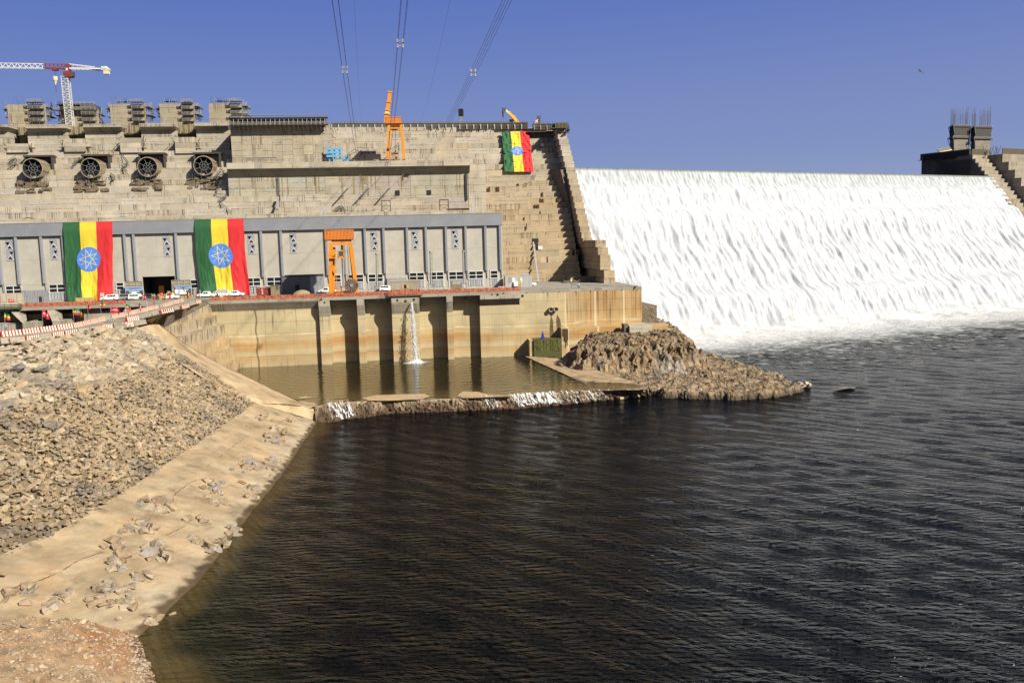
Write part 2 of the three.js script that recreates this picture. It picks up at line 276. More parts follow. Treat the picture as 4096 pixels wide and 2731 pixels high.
  // hoses and cables draped along the rows
  for (const [c, pts] of [[c1, [[830, 1330], [900, 1345], [1000, 1330], [1100, 1340], [1200, 1310], [1310, 1265]]], [c1, [[0, 1520], [250, 1500], [500, 1510], [800, 1500], [1100, 1490], [1400, 1495], [1700, 1480], [2040, 1475]]], [q5, [[0, 1540], [250, 1545], [500, 1550], [800, 1545], [1100, 1552], [1300, 1548]]]]) {
    const cable = new MB(); let last = null;
    pts.forEach((q) => { const u0 = U(c(...q), -325), z = damZ(u0.x, u0.y) + 0.5, p = U(c(...q), z); if (last) for (let i = 0; i < 4; i++) { const f = (i) => last.clone().lerp(p, i / 4).add(V(0, -0.5 * Math.sin(i / 4 * Math.PI), 0)); cable.bar(f(i), f(i + 1), 0.12); } last = p; });
    cable.build('hose', M.dark, dam);
  }
  // brown seepage streaks: wet films running down single steps
  const wet = new MB().color(1, 1, 1);
  for (const [c, x, y0, y1, w] of [[q6, 315, 410, 490, 18], [q6, 357, 410, 490, 34], [q6, 392, 325, 405, 14], [q6, 165, 585, 665, 10], [q6, 195, 675, 760, 12], [q6, 645, 850, 935, 8], [q6, 390, 497, 575, 8], [q6, 490, 1135, 1220, 8], [q6, 715, 415, 488, 9], [q6, 850, 1035, 1120, 36], [q6, 912, 1035, 1120, 44], [q5, 420, 1280, 1365, 26], [q5, 555, 1280, 1365, 44], [q5, 1255, 1370, 1460, 22], [q5, 1255, 1470, 1560, 40], [q5, 1495, 1090, 1175, 60], [q5, 1430, 1185, 1265, 40], [q6, 655, 330, 405, 50], [q6, 175, 1345, 1405, 100]]) {
    const m = U(c(x, (y0 + y1) / 2), -320), z = damZ(m.x, Math.floor((m.y - DECK) / STEP) * STEP + DECK) + 0.2, r = rect(c, x - w / 2, y0, x + w / 2, y1, z); wet.box(r.x0, r.x1, r.y0, r.y1, z - 0.3, z);
  }
  wet.build('seepage_film', mat([0.09, 0.05, 0.02], { roughness: 0.25, map: fadeTex }), dam, 'stuff');
}
// upper deck with its corbel, on the wall above the powerhouse
const DU = rect(q3, 100, 855, 600, 910, -322);
const upper = thing('upper_deck', 'long concrete deck on a corbelled wall halfway up the dam, orange gantry on top', 'terrace', V(-20, 50, -325));
const UX0 = U(q3(100, 900), -322).x, UX1 = U(q5(115, 930), -322).x, UYt = 67.2, UYl = U(q4(1000, 1278), -322).y;
{
  const wx0 = U(q3(122, 1100), -325).x, wx1 = UX1 - 0.6;
  const joints = [wx0, U(q3(905, 1100), -325).x, U(q3(1640, 1100), -325).x, U(q4(535, 1450), -325).x, U(c2(1660, 950), -325).x, U(c2(2150, 950), -325).x, wx1];
  const TOP = UYl + 2.1;
  for (let i = 0; i < joints.length - 1; i++) for (let k = 0; k < 3; k++) { const y0 = 49, h = (UYl - 2.6 - y0) / 3; new MB().off().color(0.45 * rr(.94, 1.05), 0.42 * rr(.95, 1.04), 0.35 * rr(.94, 1.05)).box(joints[i] + 0.04, joints[i + 1] - 0.04, y0 + k * h + 0.02, y0 + (k + 1) * h - 0.02, -333, -325 + rr(-0.06, 0.06)).build('wall_panel', M.concV, upper); }
  const s = new MB().off(); s.hexa([V(wx0, UYl - 2.7, -325), V(UX1, UYl - 2.7, -325), V(UX1, UYl - 2.7, -334), V(wx0, UYl - 2.7, -334), V(UX0, UYl, -322), V(UX1, UYl, -322), V(UX1, UYl, -334), V(UX0, UYl, -334)]); s.build('corbel', M.concGrey, upper);
  const n = 9; for (let i = 0; i < n; i++) { const a = lerp(UX0, UX1, i / n), b = lerp(UX0, UX1, (i + 1) / n); new MB().off().box(a + 0.02, b - 0.02, UYl + 0.01, TOP, -346, -321.9).build('deck_slab', i % 2 ? M.conc : M.concPale, upper); }
  // right cheek of the wall with its curved edge
  const a = U(q5(115, 1200), -324).x, b = U(q5(355, 1200), -326).x; new MB().off().box(a - 0.5, b, 46, 65, -336, -324.8).build('end_wall', M.concPale, upper);
  const ll = U(q5(55, 1200), -324.6); new MB().box(ll.x - 0.4, ll.x + 0.4, 52, UYl - 2.8, -325, -324.5).build('cable_riser', M.black, upper);
  const ld = new MB(), lx = U(q3(910, 1150), -324.6).x; for (const d of [-0.35, 0.35]) ld.bar(V(lx + d, 52, -324.5), V(lx + d, UYl - 2.8, -324.5), 0.14); for (let y = 52; y < UYl - 3; y += 0.5) ld.bar(V(lx - 0.4, y, -324.5), V(lx + 0.4, y, -324.5), 0.12); ld.build('ladder', M.dark, upper);
  const dr = new MB(), d0 = U(q3(905, 1360), -322), d1 = U(q3(890, 1560), -318); dr.bar(d0, d1, 0.7, 0.5); dr.build('stair_chute', M.galv, upper);
  for (const [x0, y0, x1, y1] of [[1605, 865, 1645, 908], [1527, 1033, 1565, 1075], [1810, 1030, 1847, 1070]]) new MB().R(rect(c2, x0, y0, x1, y1, -324.75), 0.6).build('opening', M.hole, upper);
  const st = new MB(); // rain-darkened runs below the corbel
  for (let i = 0; i < 26; i++) { const x = rr(wx0 + 1, wx1 - 1), w = rr(0.15, 0.7), h = rr(2, 9); st.box(x, x + w, UYl - 2.7 - h, UYl - 2.7, -325.2, -324.93); }
  st.build('stain', mat([0.33, 0.27, 0.17], { map: concTex }), upper, 'stuff');
  // railing posts of the deck edge
  const rl = new MB(); for (let x = UX0 + 0.5; x < UX1; x += 2.1) rl.bar(V(x, TOP, -322.2), V(x, TOP + 1.1, -322.2), 0.09); for (const h of [0.55, 1.05]) rl.bar(V(UX0, TOP + h, -322.2), V(UX1, TOP + h, -322.2), 0.05); rl.build('railing', M.rebar, upper);
}
// tall block over the deck with two storeys of formwork round its top
{
  const r = rect(q3, 175, 340, 1612, 855, -331), b = thing('intake_block', 'large pale concrete block with timber formwork round its top, above the corbelled deck', 'concrete block', V(r.x0, 66, -331));
  const n = 9, rows = 4; for (let k = 0; k < rows; k++) { const cols = n; for (let i = 0; i < cols; i++) { const a = lerp(r.x0, r.x1, i / cols), c = lerp(r.x0, r.x1, (i + 1) / cols), y0 = lerp(66, r.y1 + 3, k / rows), y1 = lerp(66, r.y1 + 3, (k + 1) / rows), q = rr(.92, 1.06); new MB().off().color(0.44 * q, 0.405 * q, 0.315 * q).box(a + 0.03, c - 0.03, y0 + 0.02, y1 - 0.02, -345, -331 + rr(-0.03, 0.03)).build('wall_panel', M.concV, b); } }
  new MB().off().box(r.x1, r.x1 + 3.2, 66, r.y1 + 2.4, -346, -331.6).build('side_wall', M.conc, b);
  const yb = U(q3(900, 240), -329).y, yt = U(q3(900, 105), -329).y, x0 = U(q3(140, 200), -329).x, x1 = U(q3(1690, 200), -329).x;
  const boards = new MB(), props = new MB(), planks = new MB();
  for (let x = x0; x < x1; x += 0.55) { boards.box(x, x + 0.3, yb, yb + 2.6, -329.9, -329.6); boards.box(x, x + 0.32, yb + 3, yt + rr(-0.3, 0.1), -330.6, -330.3); }
  planks.box(x0, x1, yb - 0.1, yb + 0.1, -330, -327.6).box(x0, x1, yb + 2.6, yb + 2.8, -331, -328.6).box(x0, x1, yb + 3.5, yb + 3.65, -330.2, -330);
  for (let x = x0; x < x1; x += 1.6) { props.bar(V(x, yb + 0.1, -327.8), V(x, yb + 2.6, -329.2), 0.16); props.bar(V(x, yb, -327.8), V(x + 0.2, yb - 2, -330.9), 0.14); props.bar(V(x, yb + 0.1, -327.7), V(x, yb + 1.1, -327.7), 0.09); }
  for (const h of [0.55, 1.05]) props.bar(V(x0, yb + h, -327.7), V(x1, yb + h, -327.7), 0.1);
  for (const h of [3.2, 3.7]) props.bar(V(x0, yb + h, -328.7), V(x1, yb + h, -328.7), 0.1);
  new MB().box(x0 + 1, x1 - 1, yb, yt - 0.6, -345, -331).build('formwork_backing', M.woodDark, b);
  boards.build('formwork_boards', M.wood, b, 'stuff'); planks.build('walkway', M.woodDark, b); props.build('scaffold', M.galv, b, 'stuff');
  const sc = new MB(); for (let i = 0; i < 14; i++) { const x = x1 + rr(-0.4, 1.8), y = yb - rr(-1, 6); sc.bar(V(x, y, -331 - rr(0, 8)), V(x + rr(-1.4, 1.4), y + rr(-2, 2), -331 - rr(0, 8)), 0.16); } sc.build('side_scaffold', M.galv, b, 'stuff');
  const sb = rect(q3, 400, 748, 868, 850, -326), hut = thing('site_cabin', 'grey site cabin with a timber window on the corbelled deck', 'cabin', V(sb.x0, UYl + 2.1, -326));
  new MB().box(sb.x0, sb.x1, UYl + 2.1, sb.y1, -329, -326).build('wall', M.concGrey, hut); new MB().R(rect(q3, 735, 793, 802, 850, -325.95), 0.1).build('window', M.ply, hut); new MB().R(rect(q3, 428, 797, 497, 850, -325.95), 0.1).build('vent', M.steelPale, hut); new MB().box(sb.x0 - 0.15, sb.x1 + 0.15, sb.y1, sb.y1 + 0.12, -329.2, -325.8).build('roof', M.galv, hut);
}
// monoliths of the penstock section, with corbelled caps, recesses and the paler plinths between them
const caps = [[-330, 60, 668, 690, 735], [225, 585, 665, 700, 737], [740, 1082, 660, 690, 732], [1245, 1568, 655, 686, 722], [1738, 2040, 650, 680, 716]];
caps.forEach(([x0, x1, yt, yl, ys], i) => {
  const z = -341, a = U(c1(x0, yl), z).x, b = U(c1(x1, yl), z).x, zf = -343.5, fa = U(c1(x0 + 22, 820), zf).x, fb = U(c1(x1 + 14, 820), zf).x, top = U(c1((x0 + x1) / 2, yt), z).y, lip = U(c1((x0 + x1) / 2, yl), z).y, sof = U(c1((x0 + x1) / 2, ys), zf).y;
  const g = thing('dam_monolith', ['concrete monolith cut by the left edge of the picture, above the first plinth', 'concrete monolith with corbelled cap, left of the tower crane mast', 'concrete monolith with corbelled cap, right of the tower crane mast', 'concrete monolith above the third penstock from the left', 'concrete monolith half in shade beside the large formwork block'][i], 'concrete block', V(fa, 70, zf), 'corbelled monoliths along the dam crest');
  for (let k = 0; k < 5; k++) { const y0 = lerp(69, sof, k / 5), y1 = lerp(69, sof, (k + 1) / 5), q = rr(.93, 1.06); new MB().off().color(.46 * q, .435 * q, .37 * q).box(fa, fb, y0 + 0.03, y1 - 0.02, -357, zf + rr(-0.03, .03)).build('wall_panel', M.concV, g); }
  new MB().off().hexa([V(fa, sof, zf), V(fb, sof, zf), V(fb, sof, -357), V(fa, sof, -357), V(a, lip, z), V(b, lip, z), V(b + 0.8, lip, -357), V(a, lip, -357)]).build('corbel', M.concGrey, g);
  new MB().off().box(a, b, lip + 0.01, top, -358, z).build('cap', M.conc, g);
  const rl = new MB(); for (let x = a; x < b; x += 2.4) rl.bar(V(x, top, z - 0.3), V(x, top + 1.1, z - 0.3), 0.08); rl.bar(V(a, top + 1.05, z - 0.3), V(b, top + 1.05, z - 0.3), 0.06); rl.build('railing', M.rebar, g);
});
const plinths = [[55, 245, 838, 918], [570, 758, 793, 912], [1072, 1255, 786, 918], [1565, 1745, 780, 924]], gaps = [[160, 245, 690, 765], [600, 750, 680, 760], [1100, 1252, 675, 755], [1590, 1742, 668, 750]];
plinths.forEach(([x0, x1, y0, y1], i) => {
  const r = rect(c1, x0, y0, x1, y1, -338), g = thing('concrete_plinth', ['pale concrete plinth between the first two monoliths from the left', 'pale concrete plinth in the gap below the tower crane mast', 'pale concrete plinth above and left of the third penstock', 'pale streaked concrete plinth between the third and fourth penstocks'][i], 'concrete block', V(r.x0, r.y0, -338));
  for (let k = 0; k < 3; k++) new MB().off().box(r.x0, r.x1, lerp(r.y0, r.y1, k / 3) + 0.02, lerp(r.y0, r.y1, (k + 1) / 3) - 0.01, -352, -338).build('lift', [M.concPale, M.concGrey, M.concPale][(k + i) % 3], g);
  const sc = new MB(); for (const sx of [r.x0 - 0.5, r.x1 + 0.5]) { for (let k = 0; k < 6; k++) sc.bar(V(sx + rr(-1.5, 1), rr(r.y0, r.y1), -338 - rr(0, 3)), V(sx + rr(-1.2, 1.2), rr(r.y0, r.y1 + 1), -338 - rr(0, 3)), 0.16); sc.box(sx - 1.1, sx + 1.1, r.y0 + 1.6, r.y0 + 1.75, -341, -338.5); } sc.build('bracket_scaffold', M.dark, g, 'stuff');
  const f = rect(c1, ...[gaps[i][0], gaps[i][2], gaps[i][1], gaps[i][3]], -346), h = thing('shutter_panel', ['timber shutter panel high in the gap left of the second monolith', 'timber shutter panel at the foot of the tower crane mast', 'timber shutter panel between the second and third full monoliths', 'timber shutter panel beside the shaded monolith'][i], 'formwork', V(f.x0, f.y0, -346));
  for (let x = f.x0, k = 0; x < f.x1 - 0.3; x += 0.62, k++) new MB().box(x, x + 0.42, f.y0 + rr(0, 0.5), f.y1 + rr(-0.4, 0.4), -346.3, -346).build('plank', k % 3 ? M.woodPale : M.wood, h);
  new MB().box(f.x0, f.x1, f.y0 - 0.2, f.y0, -347, -345).build('ledger', M.woodDark, h); new MB().box(f.x0 - 0.5, f.x1 + 0.5, 70, f.y1, -352, -348).build('backing', M.concDark, h);
});
// intake towers with climbing formwork
function climbing(m, planks, x0, x1, y, z, dir, depth = 1.6) { // one bracket platform with rails
  planks.box(x0, x1, y, y + 0.14, z, z + depth); const n = Math.max(2, Math.round((x1 - x0) / 1.7));
  for (let i = 0; i <= n; i++) { const x = lerp(x0, x1, i / n); m.bar(V(x, y, z + depth - 0.1), V(x, y - 1.8, z + 0.1), 0.13); m.bar(V(x, y, z + depth), V(x + rr(-.1, .1), y + 1.2, z + depth), 0.09); }
  for (const h of [0.45, 0.8, 1.15]) m.bar(V(x0 - rr(0, .3), y + h + rr(-.08, .08), z + depth), V(x1 + rr(0, .3), y + h + rr(-.08, .08), z + depth), 0.12);
}
const towers = [[65, 410, 465, 488, 660, 270, 400], [540, 880, 905, 545, 656, 745, 860], [985, 1300, 1352, 485, 656, 1195, 1300], [1430, 1740, 1782, 480, 660, 1640, 1740], [1870, 2170, 2205, 478, 648, 2075, 2175]];
towers.forEach(([x0, x1, xs, y0, y1, sx0, sx1], i) => {
  const z = -352, r = rect(c1, x0, y0, x1, y1, z), xe = U(c1(xs, 600), z - 10).x;
  const g = thing('intake_tower', ['unfinished concrete intake tower with scaffold brackets, leftmost on the crest', 'lower intake tower ringed by a full scaffold platform behind the crane mast', 'third intake tower from the left, bristling with scaffold brackets', 'fourth intake tower from the left, scaffold table on its top', 'intake tower with bare rebar top, nearest the large formwork block'][i], 'tower', V(r.x0, r.y0, z), 'unfinished intake towers on the crest');
  const L = 3; for (let k = 0; k < L; k++) { const q = rr(.93, 1.05); new MB().off().color(.4 * q, .36 * q, .27 * q).hexa([[r.x0, z], [r.x1, z], [xe, z - 4], [xe, z - 12], 0].slice(0, 3).concat([[r.x0, z - 12]]).map(([x, zz]) => V(x, lerp(r.y0 - 3, r.y1, k / L) + 0.02, zz)).concat([[r.x0, z], [r.x1, z], [xe, z - 4], [r.x0, z - 12]].map(([x, zz]) => V(x, lerp(r.y0 - 3, r.y1, (k + 1) / L), zz)))).build('lift', M.concV, g); }
  const bars = new MB(), pl = new MB(), rb = new MB();
  const a = U(c1(sx0, 600), z).x, b = U(c1(sx1, 600), z).x, top = r.y1;
  for (let y = r.y0 + 0.6, k = 0; y < top + 2; y += 2.3, k++) climbing(bars, pl, a, b, y, z, 1, 2 + (k % 2) * 0.3);
  for (let k = 0; k < 2; k++) { climbing(bars, pl, r.x1 - 0.5, xe + 1.9, top - 0.8 - k * 3, z - 3, 1, 2); pl.box(xe, xe + 1.9, top - 0.8 - k * 3, top - 0.66 - k * 3, z - 10, z - 3); for (let q = 0; q < 9; q++) bars.bar(V(xe + rr(0, 2), top - rr(0, 5) - k, z - rr(2, 8)), V(xe + rr(0, 2.2), top + rr(-5, 2.2), z - rr(2, 8)), 0.14); }
  if (i !== 4) { pl.box(r.x0 - 1.8, r.x0, top - 1.6, top - 1.45, z - 6, z); pl.box(r.x0 - 1.3, r.x0, top - 4.6, top - 4.45, z - 5, z); for (let q = 0; q < 12; q++) bars.bar(V(r.x0 - rr(0, 1.8), top - rr(0, 4.4), z - rr(0, 4)), V(r.x0 - rr(0, 2.2), top + rr(-3.6, 1.8), z - rr(0, 4)), 0.14); }
  if (i === 1) { climbing(bars, pl, r.x0 - 1.6, xe + 1.8, top, z, 1, 2.2); climbing(bars, pl, r.x0 - 1.2, xe + 1.2, top + 2.2, z - 1, 1, 1.6); new MB().box(r.x0 - 0.3, xe + 0.3, top, top + 2.6, z - 9, z + 0.1).build('formwork_panel', M.woodDark, g); } else { for (let q = 0; q < 4; q++) { const tx = lerp(r.x0 + 1, r.x1 - 2, rnd()); pl.box(tx, tx + 2.6, top + 0.9, top + 1.05, z - 2, z); bars.bar(V(tx, top, z), V(tx, top + 1.8, z), .1).bar(V(tx + 2.4, top, z), V(tx + 2.4, top + 1.8, z), .1).bar(V(tx, top + 1.7, z), V(tx + 2.6, top + 1.7, z), .09); } }
  for (let x = r.x0; x < xe; x += rr(0.3, 0.8)) rb.bar(V(x, top, z - rr(0, 8)), V(x + rr(-.1, .1), top + rr(1.2, 3.6), z - rr(0, 8)), 0.045);
  bars.build('scaffold', M.galv, g, 'stuff'); pl.build('scaffold_platform', M.wood, g); rb.build('rebar', M.rebar, g, 'stuff');
});
// penstocks: steel pipe ends braced by an eight-spoke spider, each in its chipped niche
[[285, 1060, 215, 472, 940, 1190], [806, 1057, 735, 980, 933, 1180], [1318, 1048, 1240, 1478, 918, 1170], [1820, 1036, 1735, 1975, 914, 1160]].forEach(([cx, cy, nx0, nx1, ny0, ny1], i) => {
  const zf = -328, zb = -337, c = U(c1(cx, cy), zf), R = 3.35, g = thing('penstock', ['steel penstock pipe end braced by spokes, leftmost of four', 'steel penstock pipe end braced by spokes, second from the left', 'steel penstock pipe end braced by spokes, third from the left', 'steel penstock pipe end braced by spokes, nearest the corbelled deck'][i], 'pipe', c, 'four braced penstock pipes');
  const n = rect(c1, nx0, ny0, nx1, ny1, zb + 3.2);
  new MB().box(n.x0, n.x1, n.y0, n.y1, zb - 3, zb).build('niche_back', M.chip, g);
  const fr = new MB(); fr.box(n.x0 - .2, n.x1 + .2, n.y1 - 0.6, n.y1, zb, zb + 3.2).box(n.x1 - 0.5, n.x1, n.y0 + 2, n.y1, zb, zb + 3.1).box(n.x0, n.x0 + 0.5, n.y0 + 4, n.y1, zb, zb + 3.1); fr.build('niche_frame', M.woodDark, g);
  const pr = []; for (let k = 0; k <= 48; k++) pr.push(k / 48 * Math.PI * 2);
  const shell = (r0, z0, z1, name, m) => { const q = new MB(); for (let k = 0; k < 48; k++) { const p = (t, r, z) => V(c.x + Math.cos(t) * r, c.y + Math.sin(t) * r, z); q.quad(p(pr[k], r0, z1), p(pr[k], r0, z0), p(pr[k + 1], r0, z0), p(pr[k + 1], r0, z1)); } return q.build(name, m, g); };
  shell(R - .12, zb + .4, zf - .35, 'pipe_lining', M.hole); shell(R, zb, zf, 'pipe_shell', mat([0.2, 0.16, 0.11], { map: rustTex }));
  for (let k = 0; k < 6; k++) { const q = new MB(), z = zf - 0.5 - k * 1.25; for (let s = 0; s < 32; s++) { const t0 = s / 32 * Math.PI * 2, t1 = (s + 1) / 32 * Math.PI * 2; q.bar(V(c.x + Math.cos(t0) * (R + .12), c.y + Math.sin(t0) * (R + .12), z), V(c.x + Math.cos(t1) * (R + .12), c.y + Math.sin(t1) * (R + .12), z), 0.24, 0.3); } q.build('stiffener_ring', mat([.3, .25, .17], { map: rustTex }), g); }
  { const q = new MB(); for (let s = 0; s < 40; s++) { const t0 = s / 40 * Math.PI * 2, t1 = (s + 1) / 40 * Math.PI * 2; q.bar(V(c.x + Math.cos(t0) * R, c.y + Math.sin(t0) * R, zf), V(c.x + Math.cos(t1) * R, c.y + Math.sin(t1) * R, zf), 0.2, 0.2); } q.build('rim', mat([.3, .25, .18]), g); }
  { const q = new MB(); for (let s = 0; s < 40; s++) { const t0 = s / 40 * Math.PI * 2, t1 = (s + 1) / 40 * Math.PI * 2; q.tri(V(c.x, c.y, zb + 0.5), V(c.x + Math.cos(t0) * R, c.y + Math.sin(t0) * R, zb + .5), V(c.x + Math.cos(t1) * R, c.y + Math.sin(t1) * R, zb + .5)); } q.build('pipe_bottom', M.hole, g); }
  const sp = thing; for (let k = 0; k < 8; k++) { const t = k / 8 * Math.PI * 2 + 0.35; new MB().bar(V(c.x + Math.cos(t) * .45, c.y + Math.sin(t) * .45, zf - .6), V(c.x + Math.cos(t) * (R - .05), c.y + Math.sin(t) * (R - .05), zf - .6), 0.09).build('spoke', M.steel, g); }
  for (const rr0 of [0.5, 1.6]) { const q = new MB(), N = rr0 < 1 ? 14 : 8; for (let s = 0; s < N; s++) { const t0 = s / N * Math.PI * 2 + .35, t1 = (s + 1) / N * Math.PI * 2 + .35; q.bar(V(c.x + Math.cos(t0) * rr0, c.y + Math.sin(t0) * rr0, zf - .55), V(c.x + Math.cos(t1) * rr0, c.y + Math.sin(t1) * rr0, zf - .55), 0.09); } q.build(rr0 < 1 ? 'hub' : 'brace_ring', M.steel, g); }
  { const q = new MB(); q.bar(V(c.x - .8, c.y - R + .1, zf), V(c.x - 1.8, c.y - R - 2.6, zf - 1), 0.25).bar(V(c.x + .8, c.y - R + .2, zf), V(c.x - .4, c.y - R - 2.4, zf - 1.6), 0.25); q.build('prop', M.dark, g); }
  const low = rect(c1, nx0 - 70, ny1, nx1 - 55, ny1 + 85, -329.5); { const q = new MB(); for (let k = 0; k < 36; k++) { const x = rr(low.x0, low.x1), y = rr(low.y0 - 0.4, low.y1); q.off().box(x, x + rr(.6, 2.6), y, y + rr(.3, 1.2), -332, -329.2 - (low.y1 - y) * -0.5 + rr(-.6, .3)); } q.build('rough_concrete', M.chip, g, 'stuff'); }
  { const q = new MB(); q.box(n.x0 - 1, n.x1 - 1, n.y0 - .2, n.y0, zb, zf - 1); for (let k = 0; k < 18; k++) { const x = rr(n.x0 - 2, n.x1); q.bar(V(x, n.y0, zf - 1.5), V(x + rr(-.3, .3), n.y0 + rr(.6, 2), zf - rr(1, 3)), 0.1); } q.build('work_platform', M.wood, g); }
});
// zigzag access stairs on the face
[[c1, [[1080, 940], [1150, 1030], [1085, 1060], [1140, 1110]], 'zigzag steel stair between the second and third penstocks'], [c1, [[1990, 1060], [1930, 1150], [2010, 1100], [1930, 1310], [2030, 1320], [1950, 1370], [2080, 1480]], 'tall zigzag scaffold stair left of the corbelled wall'], [c1, [[140, 965], [75, 1010], [150, 1020], [60, 1070]], 'short steel stair left of the first penstock'], [c1, [[980, 1120], [1030, 1160], [985, 1180]], 'small bent steel stair between penstocks'], [c1, [[655, 1000], [720, 985], [640, 1050]], 'steel gangway stair left of the second penstock'], [c2, [[985, 1215], [1040, 1190], [1085, 1240]], 'dark steel stair on the rows behind the roof'], [q4, [[1050, 1040], [1160, 940], [1150, 1060]], 'scaffold stair behind the legs of the upper gantry'], [q4, [[330, 1140], [460, 1050], [560, 1090], [640, 1170]], 'dark stair left of the gantry shadow on the deck']].forEach(([c, pts, label]) => {
  const P = pts.map((q) => { const u0 = U(c(...q), -328), z = (c === q4 ? -334 : Math.max(damZ(u0.x, u0.y) + 1.6, c === c1 && q[0] > 1900 ? -326 : -999)); return U(c(...q), z); });
  const g = thing('access_stair', label, 'stair', P[0]); const f = new MB(), t = new MB();
  for (let i = 0; i < P.length - 1; i++) { for (const d of [0, 1]) { f.bar(P[i].clone().add(V(0, d, 0)), P[i + 1].clone().add(V(0, d, 0)), 0.13); } for (let k = 1; k < 8; k++) { const p = P[i].clone().lerp(P[i + 1], k / 8); t.bar(p, p.clone().add(V(0, 0, 0.8)), 0.12); f.bar(p, p.clone().add(V(0, 1, 0)), 0.07); } }
  for (const p of P) f.bar(p, p.clone().add(V(0, -2, -0.5)), 0.1);
  f.build('stringer', M.dark, g); t.build('treads', M.dark, g);
});
// the stepped training wall between dam and spillway
const train = thing('training_wall', 'stepped concrete wall dividing the dam from the white spillway', 'wall', V(62, DECK, -310));
{
  for (let k = 0; k < 20; k++) {
    const x0 = 1475 + 21.9 * k, x1 = 1622 + 21.8 * k, yy = 362 + 86 * k + 0.26 * k * k, y2 = 362 + 86 * (k + 1) + 0.26 * (k + 1) ** 2;
    const u0 = U(q5((x0 + x1) / 2, yy), -330), z = damZ(60, u0.y) + 10.5, r = rect(q5, x0, yy, x1, y2, z), t = tintAt(62, r.y0), q = rr(.95, 1.07);
    new MB().off().color(t[0] * q, t[1] * q, t[2] * q).box(r.x0, r.x1, r.y0 + 0.015, r.y1, z - 24, z).build('wall_step', M.concV, train);
  }
  [[1160, 1305, 905, 1005], [1193, 1335, 1009, 1109], [1224, 1368, 1112, 1214], [1224, 1368, 1216, 1320], [1280, 1424, 1329, 1440], [1276, 1434, 1441, 1535]].forEach(([x0, x1, y0, y1], k) => {
    const z = -291 + k * 1.6, r = rect(q6, x0, y0, x1, y1, z), t = tintAt(64, 26), q = rr(1.0, 1.15);
    new MB().off().color(t[0] * q, t[1] * q, t[2] * q).box(r.x0, r.x1, Math.max(r.y0, DECK - 1) + 0.02, r.y1, -318, z).build('wall_step', M.concV, train);
  });
  const top = rect(q5, 1450, 265, 1640, 362, -339), m = new MB(), b = new MB(); for (let x = top.x0; x < top.x1; x += 0.55) b.box(x, x + .3, top.y0, top.y1 + rr(-.3, .3), -338.8, -338.5); new MB().box(top.x0, top.x1, top.y0, top.y1 - .4, -346, -339).build('formwork_backing', M.woodDark, train);
  b.build('formwork_boards', M.wood, train, 'stuff'); const xl = U(q5(1395, 380), -339).x, xr = U(q5(1688, 380), -339).x;
  m.box(xl, top.x0, top.y0 - .2, top.y0, -343, -337).box(top.x1, xr, top.y0 - .6, top.y0 - .4, -343, -338); for (let i = 0; i < 10; i++) { m.bar(V(rr(xl, top.x0), top.y0, -339 - rr(0, 3)), V(rr(xl, top.x0), top.y1 + rr(-1, .6), -339 - rr(0, 3)), .14); m.bar(V(rr(top.x1, xr), top.y0 - 1.6, -339 - rr(0, 3)), V(rr(top.x1, xr), top.y1 + rr(-2, .6), -339 - rr(0, 3)), .14); } m.build('scaffold', M.dark, train, 'stuff');
  const h = rect(q5, 1602, 740, 1660, 779, damZ(60, 71) + 10.7); new MB().R(h, .5).build('opening', M.hole, train);
}
